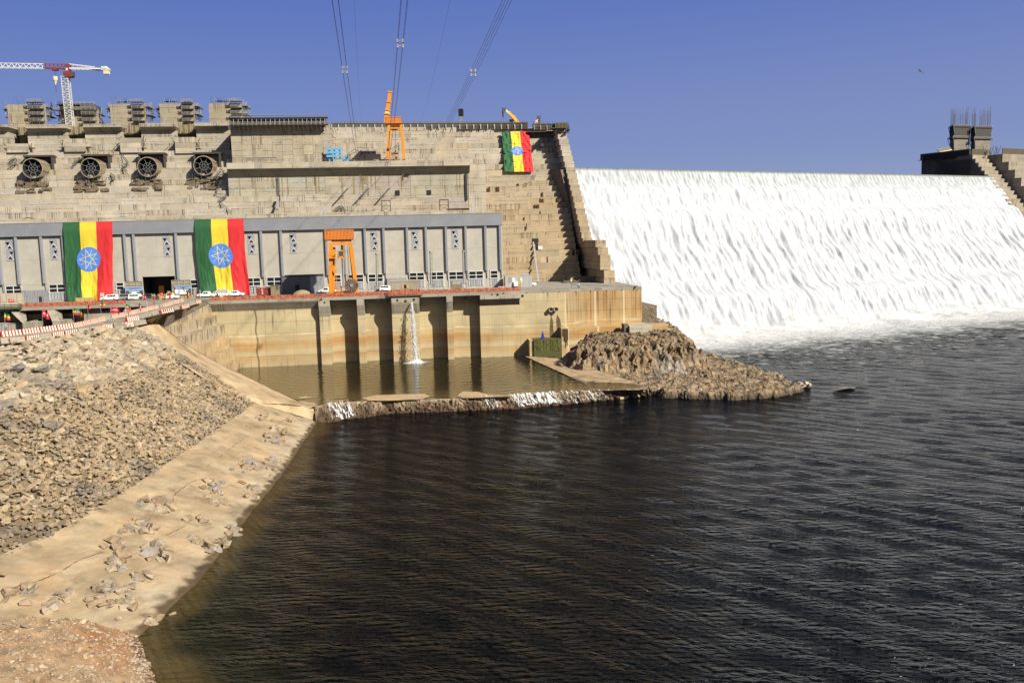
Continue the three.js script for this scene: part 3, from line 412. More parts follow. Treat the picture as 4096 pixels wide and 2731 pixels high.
// ---------- spillway, its water and the far abutment ----------
const CY = 63.5, S0 = G([2300, 673], CY), S1 = G([3957, 706], CY), SU = S1.clone().sub(S0).normalize(), SV = V(-SU.z, 0, SU.x), SL = S0.distanceTo(S1);
const sp = (u, y, v) => S0.clone().addScaledVector(SU, u).addScaledVector(SV, v).setY(y);
{
  const spill = thing('spillway', 'low overflow crest of the dam under a broad sheet of white water', 'spillway', sp(SL / 2, 0, 0));
  const b = new MB(); for (let i = 0; i < 12; i++) { const a = SL * i / 12 - 6 * !i, c = SL * (i + 1) / 12; b.off().hexa([sp(a, -4, 26), sp(c, -4, 32), sp(c, -4, -30), sp(a, -4, -30), sp(a, CY - .5, -.8), sp(c, CY - .5, -.8), sp(c, CY - .2, -14), sp(a, CY - .2, -14)]); }
  b.build('overflow_body', M.concDark, spill);
  // water: runs off the crest as streaks, then breaks on the steps into billowing foam
  const N = 620, Mv = 360;
  const g = gridGeo(N, Mv, (s, t) => {
    const u = lerp(-3, SL + 3, s), run = lerp(31, 50, s), edge = smooth(0, 0.012, s) * smooth(1, 0.985, s);
    const wob = 0.012 * noise2(u * 0.05, 3), ridge = (c, w) => { const d = (t - c - wob) / w; return d < 0 ? Math.exp(-d * d * 9) : Math.exp(-d * d * 0.9); };
    let bulge = 0.5 * t + 1.1 * ridge(0.13, 0.07) + 2.2 * ridge(0.30, 0.12) + 2.2 * ridge(0.80, 0.12) + 0.6 * ridge(.55, .1);
    const y0 = CY - t * (CY + 1);
    const top = 1 - smooth(0.06, 0.16, t), f1 = fbm(u * 0.55, y0 * 0.10 + 20, 3), f2 = fbm3(u * 0.17 + y0 * .02, y0 * 0.055, 1, 4), f3 = fbm3(u * 0.6 + y0 * 0.05, y0 * 0.14, 5, 3);
    const veil = fbm(u * 0.22 + 0.05 * y0, y0 * 0.03, 3);
    bulge += top * (0.75 * f1) + (1 - top) * (0.85 * f2 + 0.36 * f3 + 1.2 * veil * smooth(.25, .5, t) + .35 * f1);
    const v = run * Math.pow(t, 1.06) + bulge * (0.35 + 0.65 * edge) * smooth(0, 0.03, t) + 0.4;
    const p = sp(u, y0 + 0.3 + bulge * 0.4 * smooth(0, .03, t), v);
    const clear = top * clamp(0.3 + 1.3 * f1) , lip = 1 - smooth(0.0, 0.022, t);
    const w = 0.475 + 0.03 * f3 + .05 * veil;
    return { p, c: [lerp(w, 0.27, clear) * (1 - .72 * lip) * .96, lerp(w, 0.3, clear) * (1 - .7 * lip), lerp(w, 0.265, clear) * (1 - .74 * lip) * 1.07], uv: [u, y0 * .4] };
  });
  const foam = dtex(512, 512, (u, v) => [0.5 * ofbm(nB, u, v, 10, 5) + 0.5 * ofbm(nC, u, v, 22, 4, 12)], { srgb: false, size: 24 });
  tag(addMesh('spillway_water', g, mat([1, 1, 1], { vertexColors: true, bumpMap: foam, bumpScale: 0.45, roughness: 0.9 })), 'broad white sheet of water foaming down the spillway steps', 'waterfall', null, 'structure');
}
{ // far abutment, in the spillway's own axes
  const z0 = SL - 1, abut = thing('abutment', 'far stepped concrete abutment at the right end of the spillway', 'dam abutment', sp(SL + 8, 60, -4));
  const top = 78.6, W = 13.5;
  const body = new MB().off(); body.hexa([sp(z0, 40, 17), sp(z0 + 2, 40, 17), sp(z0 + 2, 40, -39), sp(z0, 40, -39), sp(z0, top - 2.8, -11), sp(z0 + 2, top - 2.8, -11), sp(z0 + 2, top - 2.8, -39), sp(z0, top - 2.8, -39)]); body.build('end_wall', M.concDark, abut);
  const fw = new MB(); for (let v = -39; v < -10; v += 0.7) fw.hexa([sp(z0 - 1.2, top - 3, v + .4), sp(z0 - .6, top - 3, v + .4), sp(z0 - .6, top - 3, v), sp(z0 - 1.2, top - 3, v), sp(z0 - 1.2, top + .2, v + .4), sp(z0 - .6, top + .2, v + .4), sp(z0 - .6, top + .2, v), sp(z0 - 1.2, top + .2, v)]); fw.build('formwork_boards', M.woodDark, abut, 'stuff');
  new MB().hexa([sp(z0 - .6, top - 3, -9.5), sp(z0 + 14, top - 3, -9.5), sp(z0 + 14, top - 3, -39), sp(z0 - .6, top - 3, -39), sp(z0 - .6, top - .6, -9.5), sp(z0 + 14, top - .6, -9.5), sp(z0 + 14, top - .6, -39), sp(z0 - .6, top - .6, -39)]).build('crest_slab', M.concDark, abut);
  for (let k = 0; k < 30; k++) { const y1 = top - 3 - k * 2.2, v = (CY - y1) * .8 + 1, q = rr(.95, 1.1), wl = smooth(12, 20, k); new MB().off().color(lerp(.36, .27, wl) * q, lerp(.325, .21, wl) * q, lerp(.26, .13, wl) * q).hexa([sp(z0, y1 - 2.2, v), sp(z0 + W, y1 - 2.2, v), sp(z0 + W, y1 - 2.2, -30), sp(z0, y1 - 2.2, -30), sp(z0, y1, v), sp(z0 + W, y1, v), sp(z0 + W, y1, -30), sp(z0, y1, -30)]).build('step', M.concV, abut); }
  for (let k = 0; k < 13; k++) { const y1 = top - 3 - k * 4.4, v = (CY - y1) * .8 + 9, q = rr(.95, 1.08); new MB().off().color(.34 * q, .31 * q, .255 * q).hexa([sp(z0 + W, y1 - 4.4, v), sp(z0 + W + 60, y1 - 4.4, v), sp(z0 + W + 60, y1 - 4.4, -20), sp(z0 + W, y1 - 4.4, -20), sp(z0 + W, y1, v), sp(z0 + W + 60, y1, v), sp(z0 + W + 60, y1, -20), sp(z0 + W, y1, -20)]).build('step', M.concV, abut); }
  const b2 = new MB(), b3 = new MB(); for (let u = z0; u < z0 + 60; u += 0.7) { const v = u < z0 + W ? -9 : -1; b2.hexa([sp(u, top - 3, v), sp(u + .4, top - 3, v), sp(u + .4, top - 3, v - .4), sp(u, top - 3, v - .4), sp(u, top, v), sp(u + .4, top, v), sp(u + .4, top, v - .4), sp(u, top, v - .4)]); } b2.build('formwork_boards', M.wood, abut, 'stuff');
  for (let i = 0; i < 26; i++) { const u = z0 + W - rr(0, 3), v = rr(-11, -1); b3.bar(sp(u, top - rr(0, 4), v), sp(u + rr(-1.5, 1.5), top + rr(-3, 2), v + rr(-1, 1)), .18); } b3.build('scaffold', M.dark, abut, 'stuff');
  const pl = new MB(); for (const y of [0, .8, 1.6]) pl.bar(sp(z0 - 3.4, CY + 12 + y, -36), sp(z0 - 1, CY + 12 + y, -39), .2); pl.hexa([sp(z0 - 3.4, CY + 11.6, -36), sp(z0 - 1, CY + 11.6, -36), sp(z0 - 1, CY + 11.6, -39), sp(z0 - 3.4, CY + 11.6, -39), sp(z0 - 3.4, CY + 11.8, -36), sp(z0 - 1, CY + 11.8, -36), sp(z0 - 1, CY + 11.8, -39), sp(z0 - 3.4, CY + 11.8, -39)]); pl.build('bracket_platform', M.dark, abut);
  { const r = rect(ab, 580, 652, 760, 700, -540), pp = thing('pipe_bundle', 'pale pipes lying on the crest of the far abutment', 'pipes', V(r.x0, r.y0, -540)); for (let k = 0; k < 3; k++) new MB().tube(V(r.x0, r.y0 + .5 + k * .9, -540 - k), V(r.x1, r.y0 + 2 + k * .9, -540 - k), .45).build('pipe', k ? M.woodPale : M.cream, pp); }
  [[735, 798, 975, 350, 690, 'left'], [1045, 1106, 1283, 365, 690, 'right']].forEach(([x0, xm, x1, yt, yb, side]) => {
    const z = -545, a = U(ab(x0, 500), z - 8), m = U(ab(xm, 500), z), c = U(ab(x1, 500), z - 6), y1 = U(ab((x0 + x1) / 2, yt - 62), z).y, y0 = U(ab((x0 + x1) / 2, yb), z).y;
    const g = thing('bridge_pier', `${side === 'left' ? 'further' : 'nearer'} of two twin concrete piers with formwork heads on the far abutment`, 'pier', V(m.x, y0, z));
    const P = (s, y) => [V(m.x, y, z), V(c.x, y, z - 3), V(c.x - 1, y, z - 9), V(a.x, y, z - 8)].map((p) => p.lerp(V((m.x + c.x) / 2, y, z - 5), 1 - s));
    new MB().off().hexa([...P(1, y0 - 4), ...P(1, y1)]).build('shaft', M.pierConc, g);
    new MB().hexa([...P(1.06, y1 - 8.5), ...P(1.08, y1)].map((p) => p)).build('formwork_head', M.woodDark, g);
    const q = new MB(), w = new MB(), rb = new MB();
    for (const [h, s] of [[-8.6, 1.26], [-1.4, 1.2], [-15, 1.2]]) { if (h < -12) { w.box(a.x - 2.2, a.x, y1 + h, y1 + h + .3, z - 12, z - 5); q.bar(V(a.x - 2.2, y1 + h + 1.2, z - 5), V(a.x, y1 + h + 1.2, z - 5), .2); continue; } const k = P(s, y1 + h); w.hexa([...k, ...P(s, y1 + h + .35)]); for (const e of [.8, 1.5]) for (let i = 0; i < 4; i++) q.bar(k[i].clone().add(V(0, e, 0)), k[(i + 1) % 4].clone().add(V(0, e, 0)), .16); for (let i = 0; i < 4; i++) { q.bar(k[i], k[i].clone().add(V(0, 1.6, 0)), .16); q.bar(k[i], P(1, y1 + h - 4)[i], .25); } }
    for (let i = 0; i < 60; i++) { const e = P(1, y1), s = i % 4, p = e[s].clone().lerp(e[(s + 1) % 4], rnd()); rb.bar(p, p.clone().add(V(0, rr(7, 13), 0)), .07); }
    q.build('railing', M.galv, g); w.build('work_platform', M.woodDark, g); rb.build('rebar', M.rebar, g, 'stuff');
  });
}
// ---------- powerhouse ----------
const PX0 = U([-60, 1000], ZP).x, PX1 = U([2010, 1000], ZP).x, PTOP = 45.6, FAS = U(p4(600, 232), ZP).y, MIDJ = U(p4(200, 652), ZP).y, LOWJ = U(p4(1650, 1022), ZP).y;
const house = thing('powerhouse', 'long grey and beige powerhouse hall below the dam, two giant flags on its front', 'powerhouse', V(-70, DECK, ZP - 10));
const pilX = [[p1, 305, 700], [p1, 745, 700], [p1, 1150, 1000], [p2, 440, 600], [p2, 600, 600], [p2, 1335, 600], [p3, 1075, 600], [p3, 1420, 600], [p4, 470, 700], [p4, 775, 700], [p4, 1140, 600], [p4, 1465, 600], [p5, 128, 600], [p5, 455, 600], [p5, 805, 600], [p5, 1145, 600], [p5, 1490, 600], [p5, 1745, 600]].map(([c, x, y]) => U(c(x, y), ZP).x);
pilX.unshift(U(p1(0, 700), ZP).x);
const bigDoor = rect(p2, 745, 1068, 1310, 1480, ZP);
{
  const b = (x0, x1, y0, y1, z0, z1, nm, m) => new MB().off().box(x0, x1, y0, y1, z0, z1).build(nm, m, house);
  const xs = [PX0, ...pilX, PX1].filter((x, i, a) => !i || x - a[i - 1] > 0.6);
  for (let i = 0; i < xs.length - 1; i++) for (const [y0, y1] of [[DECK, LOWJ], [LOWJ, MIDJ], [MIDJ, FAS]]) {
    const a = xs[i] + 0.02, c = xs[i + 1] - 0.02;
    if (y0 < MIDJ && c > bigDoor.x0 && a < bigDoor.x1) { // the great door opening is cut out
      if (bigDoor.x0 > a) b(a, bigDoor.x0, y0, y1 - .03, ZP - .4, ZP, 'wall_panel', M.panel);
      if (bigDoor.x1 < c) b(bigDoor.x1, c, y0, y1 - .03, ZP - .4, ZP, 'wall_panel', M.panel);
      if (y1 > bigDoor.y1) b(Math.max(a, bigDoor.x0), Math.min(c, bigDoor.x1), Math.max(y0, bigDoor.y1), y1 - .03, ZP - .4, ZP, 'wall_panel', M.panel);
      continue;
    }
    b(a, c, y0, y1 - .03, ZP - .4, ZP, 'wall_panel', M.panel);
  }
  // body behind the panels, hollow at the great door
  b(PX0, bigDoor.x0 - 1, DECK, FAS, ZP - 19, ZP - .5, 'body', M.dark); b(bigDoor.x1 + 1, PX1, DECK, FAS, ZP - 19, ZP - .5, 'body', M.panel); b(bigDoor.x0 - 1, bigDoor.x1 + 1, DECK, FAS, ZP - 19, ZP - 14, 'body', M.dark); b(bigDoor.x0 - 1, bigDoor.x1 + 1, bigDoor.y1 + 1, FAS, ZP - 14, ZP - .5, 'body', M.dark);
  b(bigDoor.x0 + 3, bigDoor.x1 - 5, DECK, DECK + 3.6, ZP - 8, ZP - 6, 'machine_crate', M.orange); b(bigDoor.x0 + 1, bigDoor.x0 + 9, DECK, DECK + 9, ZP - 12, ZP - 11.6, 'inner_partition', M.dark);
  const k = 12; for (let i = 0; i < k; i++) b(lerp(PX0, PX1, i / k) + .01, lerp(PX0, PX1, (i + 1) / k) - .01, FAS, PTOP, ZP - 20, ZP + 0.9, 'fascia_panel', M.fascia);
  b(PX0, PX1 + .1, PTOP, PTOP + .12, ZP - 20.1, ZP + 1.0, 'roof', M.galv); b(PX0, PX1 + .1, FAS - .18, FAS - .01, ZP - 20, ZP + .95, 'fascia_trim', M.pil);
  pilX.forEach((x, i) => { const g = thing; const m = new MB(); m.box(x - .36, x + .36, DECK + 5.6, FAS - .2, ZP + .01, ZP + .75); for (const d of [-.2, .1]) m.box(x + d, x + d + .1, DECK + 5.6, FAS - .2, ZP + .75, ZP + .82); const o = m.build('pilaster', M.pil, house); new MB().bar(V(x + .1, DECK + 5.6, ZP + .3), V(x + .3, DECK + 3.2, ZP + .3), .22).build('downpipe', M.pil, o); });
  // vent strips with white-edged dark triangles
  const strips = [[p1, 85, 235], [p1, 860, 1000], [p2, 1088, 1222], [p3, 825, 952], [p3, 1560, 1685], [p4, 1232, 1350], [p5, 200, 318], [p5, 902, 1015]];
  strips.forEach(([c, x0, x1]) => {
    const cx = (U(c(x0 + 12, 500), ZP).x + U(c(x1 - 12, 500), ZP).x) / 2, w = 1.05, g = new MB().box(cx - w, cx + w, MIDJ - .2, FAS - .25, ZP + .01, ZP + .06).build('vent_strip', M.pil, house), H = FAS - MIDJ;
    [[.42, .13, .44, 1], [-.42, .27, .48, -1], [.05, .5, .78, 1], [.45, .66, .44, -1], [0, .93, .78, 1]].forEach(([dx, fy, s, up]) => {
      const y = FAS - fy * H, z = ZP + .07, tri = (q, zz, nm, mm, par) => { const m = new MB(); const A = V(cx + dx - q, y - .2 * s * up - (q - s) * .55 * up, zz), B = V(cx + dx + q, y - .2 * s * up - (q - s) * .55 * up, zz), T = V(cx + dx, y + 1.25 * s * up + (q - s) * 1.1 * up, zz), bk = (p) => p.clone().setZ(ZP + .03); m.tri(A, B, T, V(0, 0, 1)); m.quad(A, B, bk(B), bk(A)).quad(B, T, bk(T), bk(B)).quad(T, A, bk(A), bk(T)); return m.build(nm, mm, par); };
      const o = tri(s * 1.28, z + .05, 'triangle_surround', M.white, g); 
      void o; tri(s * .92, z + .09, 'triangle_vent', M.black, g);
    });
  });
  // windows: four dark panes over a sheeted lower bay
  const wins = [[p1, 92, 1150, 362, 1282, 0], [p1, 855, 1122, 1138, 1400, 1], [p2, 282, 1178, 412, 1420, 1], [p3, 800, 1098, 1055, 1370, 1], [p3, 1160, 1084, 1418, 1232, 0], [p4, 585, 1045, 712, 1290, 1], [p4, 846, 1038, 1106, 1296, 1], [p4, 1192, 1030, 1446, 1294, 1], [p5, 165, 1092, 422, 1350, 1], [p5, 506, 1083, 762, 1340, 1], [p5, 852, 1076, 1108, 1340, 1], [p5, 1200, 1066, 1450, 1322, 1], [p5, 1578, 1056, 1704, 1314, 1], [p2, 1580, 1130, 1705, 1420, 1]];
  wins.forEach(([c, x0, y0, x1, y1, low], i) => {
    const r = rect(c, x0, y0, x1, y1, ZP), ym = low ? r.y1 - (r.y1 - r.y0) * .5 : r.y0, wide = r.x1 - r.x0 > 2.6, g = new MB().box(r.x0, r.x1, r.y0, r.y1, ZP + .01, ZP + .05).build('window', M.white, house), t = .14, z = ZP;
    const cols = wide ? 2 : 1; for (let q = 0; q < cols; q++) for (let p = 0; p < 2; p++) { const a = lerp(r.x0, r.x1, q / cols) + t, e = lerp(r.x0, r.x1, (q + 1) / cols) - t, s = lerp(ym, r.y1, p / 2) + t, n = lerp(ym, r.y1, (p + 1) / 2) - t; new MB().box(a, e, s, n, z + .05, z + .07).build('pane', M.glass, g); }
    const f = new MB(); f.box(r.x0 - .1, r.x1 + .1, r.y1 - .05, r.y1 + .12, z, z + .22).box(r.x0 - .25, r.x1 + .25, ym - .1, ym + .12, z + .02, z + .3).box(r.x0 - .1, r.x0 + .1, r.y0, r.y1 - .06, z + .03, z + .2).box(r.x1 - .1, r.x1 + .1, r.y0, r.y1 - .06, z + .03, z + .2); if (wide) f.box((r.x0 + r.x1) / 2 - .08, (r.x0 + r.x1) / 2 + .08, ym, r.y1, z + .04, z + .18); f.box(r.x0, r.x1, lerp(ym, r.y1, .5) - .07, lerp(ym, r.y1, .5) + .07, z + .05, z + .16); f.build('frame', M.white, g);
    if (low) { const s = new MB(), n = Math.round((r.x1 - r.x0) / .45); for (let q = 0; q < n; q++) s.off().box(lerp(r.x0 + .1, r.x1 - .1, q / n), lerp(r.x0 + .1, r.x1 - .1, (q + 1) / n), r.y0 + .1, ym - .1, z + .05, z + .07 + .09 * (q % 2) + rr(0, .06)); s.build('plastic_sheeting', M.foil, g); }
  });
  // sheeted bays
  const bay = (c, x0, y0, x1, y1, m, n, nm) => { const r = rect(c, x0, y0, x1, y1, ZP + .9); r.y0 = DECK; for (let i = 0; i < n; i++) for (let j = 0; j < 2; j++) new MB().off().box(lerp(r.x0, r.x1, i / n) + .015, lerp(r.x0, r.x1, (i + 1) / n) - .015, lerp(r.y0, r.y1, j / 2) + .01, lerp(r.y0, r.y1, (j + 1) / 2) - .01, ZP + .01, ZP + .9 + rr(-.03, .03)).build(nm, Array.isArray(m) ? m[Math.min(m.length - 1, i)] : m, house); return r; };
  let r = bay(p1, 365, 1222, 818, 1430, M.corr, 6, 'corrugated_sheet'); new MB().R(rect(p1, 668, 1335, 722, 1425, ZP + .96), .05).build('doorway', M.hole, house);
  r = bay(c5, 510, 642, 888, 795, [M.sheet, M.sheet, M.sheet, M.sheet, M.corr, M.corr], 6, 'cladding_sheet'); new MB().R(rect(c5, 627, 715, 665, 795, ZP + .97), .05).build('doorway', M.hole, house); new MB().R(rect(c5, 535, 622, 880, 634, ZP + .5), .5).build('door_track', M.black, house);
  r = bay(p4, 1515, 1100, 1742, 1330, M.corr, 3, 'corrugated_sheet'); bay(p5, -10, 1180, 118, 1330, M.corr, 2, 'corrugated_sheet');
  // scaffold screens either side of the great door
  for (const [c, x0, y0, x1, y1] of [[p2, 432, 1158, 735, 1430], [p2, 1250, 1132, 1580, 1430]]) { const q = rect(c, x0, y0, x1, y1, ZP + 2.2), s = new MB(), w = new MB(); for (let i = 0; i <= 3; i++) s.bar(V(lerp(q.x0, q.x1, i / 3), DECK, ZP + 2.2), V(lerp(q.x0, q.x1, i / 3), q.y1, ZP + 2.2), .14); for (let j = 1; j <= 5; j++) s.bar(V(q.x0, lerp(DECK, q.y1, j / 5), ZP + 2.2), V(q.x1, lerp(DECK, q.y1, j / 5), ZP + 2.2), .12); s.bar(V(q.x0, q.y1 - 1, ZP + 2.3), V(q.x0 + 2, q.y1 - 4, ZP + 2.3), .14); w.box(q.x0 + .05, q.x1 - .05, DECK, q.y1 - .05, ZP + 2, ZP + 2.08); s.build('scaffold_frame', M.steelPale, house); w.off().build('scaffold_screen', M.woodPale, house); }
}
// printed hoardings on the scaffold
const hoard = canvasTex(512, 280, (x, w, h) => {
  const g = x.createLinearGradient(0, 0, 0, h * .55); g.addColorStop(0, '#4a78b8'); g.addColorStop(1, '#b9cbe0'); x.fillStyle = g; x.fillRect(0, 0, w, h);
  x.fillStyle = '#3d4a52'; x.beginPath(); x.moveTo(0, h * .38); for (let i = 0; i <= 24; i++) x.lineTo(i / 24 * w, h * (.42 - .09 * Math.abs(Math.sin(i * 1.7 + 1)) * (i < 9 || i > 14 ? 1 : .3))); x.lineTo(w, h * .6); x.lineTo(0, h * .6); x.fill();
  x.fillStyle = '#b8c9d6'; x.fillRect(w * .2, h * .45, w * .6, h * .12); x.fillStyle = '#4c4a40'; x.fillRect(0, h * .55, w, h * .45); x.fillStyle = '#e4dccb'; x.beginPath(); x.moveTo(w * .38, h * .55); x.lineTo(w * .62, h * .55); x.lineTo(w * .7, h); x.lineTo(w * .1, h); x.fill(); x.fillStyle = '#c9a46a'; x.fillRect(0, h * .8, w * .3, h * .2);
  x.fillStyle = '#1f2f4a'; for (const [y, a, b] of [[.06, .2, .8], [.14, .14, .86], [.22, .28, .66]]) for (let i = a; i < b; i += .035) x.fillRect(w * i, h * y, w * .026, h * .035);
});
for (const [c, x0, y0, x1, y1, l] of [[p2, 440, 1258, 745, 1412, 'printed hoarding of a reservoir landscape left of the great dark door'], [p2, 1320, 1230, 1585, 1375, 'printed hoarding of a reservoir landscape right of the great dark door']]) {
  const r = rect(c, x0, y0, x1, y1, ZP + 2.5), g = thing('hoarding', l, 'billboard', V(r.x0, r.y0, r.z)); const pg = new THREE.PlaneGeometry(r.x1 - r.x0, r.y1 - r.y0); pg.translate((r.x0 + r.x1) / 2, (r.y0 + r.y1) / 2, r.z + .02); addMesh('print', pg, mat([1, 1, 1], { map: hoard }), g); new MB().box(r.x0 - .08, r.x1 + .08, r.y0 - .08, r.y1 + .08, r.z - .15, r.z).build('backing', M.white, g);
}
// objects along the roof and the dam's toe
for (const [x0, y0, x1, y1, l] of [[1313, 1222, 1575, 1275, 'pale concrete base behind the roof, under the left dark frame'], [1838, 1215, 2095, 1268, 'pale concrete base behind the roof, under the right dark frame']]) { const z = -306, r = rect(c2, x0, y0, x1, y1, z), g = thing('equipment_plinth', l, 'concrete plinth', V(r.x0, 40, z)); new MB().off().box(r.x0, r.x1, 40, r.y1, z - 4, z).build('block', M.concPale, g); const m = new MB(), cx = lerp(r.x0, r.x1, .5), h = 3.8; for (const d of [-1.5, 1.5]) for (const e of [0, -2]) m.bar(V(cx + d, r.y1, z - 1 + e), V(cx + d, r.y1 + h, z - 1 + e), .24); m.bar(V(cx - 1.6, r.y1 + h, z - 1), V(cx + 1.6, r.y1 + h, z - 1), .26).bar(V(cx - 1.6, r.y1 + h, z - 3), V(cx + 1.6, r.y1 + h, z - 3), .26).bar(V(cx - 1.5, r.y1, z - 1), V(cx + 1.5, r.y1 + 2, z - 1), .13).bar(V(cx + 1.5, r.y1, z - 1), V(cx - 1.5, r.y1 + 2, z - 1), .13).bar(V(cx - 1.5, r.y1 + 2, z - 1), V(cx + 1.5, r.y1 + 2, z - 1), .16); m.build('steel_frame', mat([.09, .05, .04]), g); }
for (const [x0, y0, x1, y1, l] of [[865, 1178, 905, 1280, 'tapering steel lattice mast behind the roof above the orange gantry'], [2205, 1155, 2242, 1258, 'tapering steel lattice mast behind the roof near its right end'], [1200, 1238, 1238, 1275, 'short steel lattice stub behind the roof, left of the concrete bases'], [1645, 1232, 1680, 1268, 'short steel lattice stub between the two concrete bases']]) { const z = -302, r = rect(c2, x0, y0, x1, y1, z), g = thing('lattice_mast', l, 'mast', V(r.x0, r.y0 - 4, z)), m = new MB(), cx = (r.x0 + r.x1) / 2, w0 = (r.x1 - r.x0) / 2, tp = y1 - y0 > 60 ? .2 : .85, y0w = r.y0 - 4; const at = (sx, sz, t) => V(cx + sx * lerp(w0, w0 * tp, t), lerp(r.y0, r.y1, t), z + sz * lerp(w0, w0 * tp, t)); for (const [a, e] of [[-1, -1], [1, -1], [1, 1], [-1, 1]]) m.bar(V(cx + a * w0, y0w, z + e * w0), at(a, e, 0), .16).bar(at(a, e, 0), at(a, e, 1), .16); const n = tp < .5 ? 4 : 2; for (let k = 0; k < n; k++) for (const e of [-1, 1]) m.bar(at(-1, e, k / n), at(1, e, (k + 1) / n), .1).bar(at(1, e, k / n), at(-1, e, (k + 1) / n), .1).bar(at(-1, e, (k + 1) / n), at(1, e, (k + 1) / n), .1); m.build('lattice', M.steelPale, g); }
// the three great flags: cloth with green, yellow and red stripes and a blue star disc
const emblem = canvasTex(512, 512, (x, w) => {
  x.fillStyle = '#4f86e8'; x.fillRect(0, 0, w, w); const c = w / 2; x.strokeStyle = '#d9d02e'; x.lineWidth = 14; x.lineJoin = 'miter';
  const R = w * .40, a = (k) => Math.PI + k * Math.PI * 2 / 5; x.beginPath(); for (let k = 0; k < 6; k++) { const t = a(k * 2), px = c + Math.cos(t) * R, py = c + Math.sin(t) * R; k ? x.lineTo(px, py) : x.moveTo(px, py); } x.stroke();
  x.lineWidth = 9; for (let k = 0; k < 5; k++) { const t = a(k) + Math.PI / 5; x.beginPath(); x.moveTo(c + Math.cos(t) * w * .20, c + Math.sin(t) * w * .20); x.lineTo(c + Math.cos(t) * w * .40, c + Math.sin(t) * w * .40); x.stroke(); }
});
const clothTex = dtex(256, 256, (u, v) => { const s = .93 + .1 * (ofbm(nA, u, v, 5, 4) - .5); return [s, s, s]; }, { size: 8 });
const flagM = { g: mat([.012, .105, .028], { map: clothTex, roughness: .8 }), y: mat([.76, .58, .03], { map: clothTex, roughness: .8 }), r: mat([.66, .015, .02], { map: clothTex, roughness: .8 }), e: mat([.8, .8, .8], { map: emblem, roughness: .8 }) };
const flagMpatch = { y: mat([.6, .46, .02], { map: clothTex, roughness: .8 }), r: mat([.5, .01, .015], { map: clothTex, roughness: .8 }) };
function greatFlag(label, surf, disc) { // surf(s,t) -> point on the hanging cloth, s across 0..1, t down 0..1
  const g = thing('hanging_flag', label, 'flag', surf(.5, 1));
  [['green_stripe', 0, flagM.g], ['yellow_stripe', 1 / 3, flagM.y], ['red_stripe', 2 / 3, flagM.r]].forEach(([n, s0, m]) => { const q = gridGeo(24, 90, (s, t) => ({ p: surf(s0 + s / 3, t), uv: [s * 4 + s0 * 12, t * 22] }), true); addMesh(n, q, m, g); });
  const { t, rx, ry } = disc, E = gridGeo(60, 6, (s, k) => { const a = s * Math.PI * 2, x = Math.cos(a) * k, y = Math.sin(a) * k; const p = surf(.5 + x * rx, t - y * ry), n = V(0, 0, 1).multiplyScalar(.07); return { p: p.add(n), uv: [.5 + x / 2, .5 + y / 2] }; }, true);
  addMesh('star_disc', E, flagM.e, g); return g;
}
const wallFlag = (label, c, xl, xr, yt, yb, ph) => { const tl = U(c(xl[0], yt), ZP + 1.4), tr = U(c(xr[0], yt), ZP + 1.4), bl = U(c(xl[1], yb), ZP + 1.6), br = U(c(xr[1], yb), ZP + 1.6);
  return greatFlag(label, (s, t) => { const a = tl.clone().lerp(bl, t), b = tr.clone().lerp(br, t), p = a.lerp(b, s); p.y = lerp(PTOP + .1, DECK + .15, t); p.x += .35 * Math.sin(t * 5 + ph) * t + .25 * noise2(t * 3, ph) * t; p.z = ZP + 1.05 + .45 * smooth(0, .12, t) + t * (.28 * Math.sin(s * 13 + ph + t * 3) + .2 * noise2(s * 6 + ph, t * 2)) + .12 * noise2(s * 14, t * 5 + ph) * t + 1.0 * t * t * smooth(.8, 1, t) * (1 + .4 * Math.sin(s * 20)); return p; }, { t: .475, rx: .245, ry: .156 }); };
wallFlag('giant tricolour flag with blue star disc left of the great door', c4, [571, 622], [1028, 1045], 178, 878, 1.2);
wallFlag('giant tricolour flag with blue star disc right of the great door', c4, [1782, 1828], [2233, 2285], 145, 832, 3.1);
{ const tl = q5(608, 420), tr = q5(1040, 408), bl = q5(662, 1042), br = q5(1114, 1046);
  greatFlag('tricolour flag with blue star disc draped down the stepped dam face', (s, t) => { const l = [lerp(tl[0], bl[0], Math.pow(t, .75)), lerp(tl[1], bl[1], t)], r = [lerp(tr[0], br[0], t), lerp(tr[1], br[1], t)], q = [lerp(l[0], r[0], s), lerp(l[1], r[1], s)]; const u0 = U(q, -338), z = damZ(u0.x, u0.y - 1.2) + 1.9 + .22 * Math.sin(t * 30) + .35 * noise2(s * 6, t * 4) + .25 * noise2(s * 3 + 9, t * 12); const p = U(q, z); return p; }, { t: .485, rx: .215, ry: .115 }); }
// ---------- tailrace deck and walls ----------
const DXL = U(c4(-300, 940), ZE).x, DXR = U(t7(1243, 265), ZW).x, DXM = U(q8(1600, 290), ZE).x;
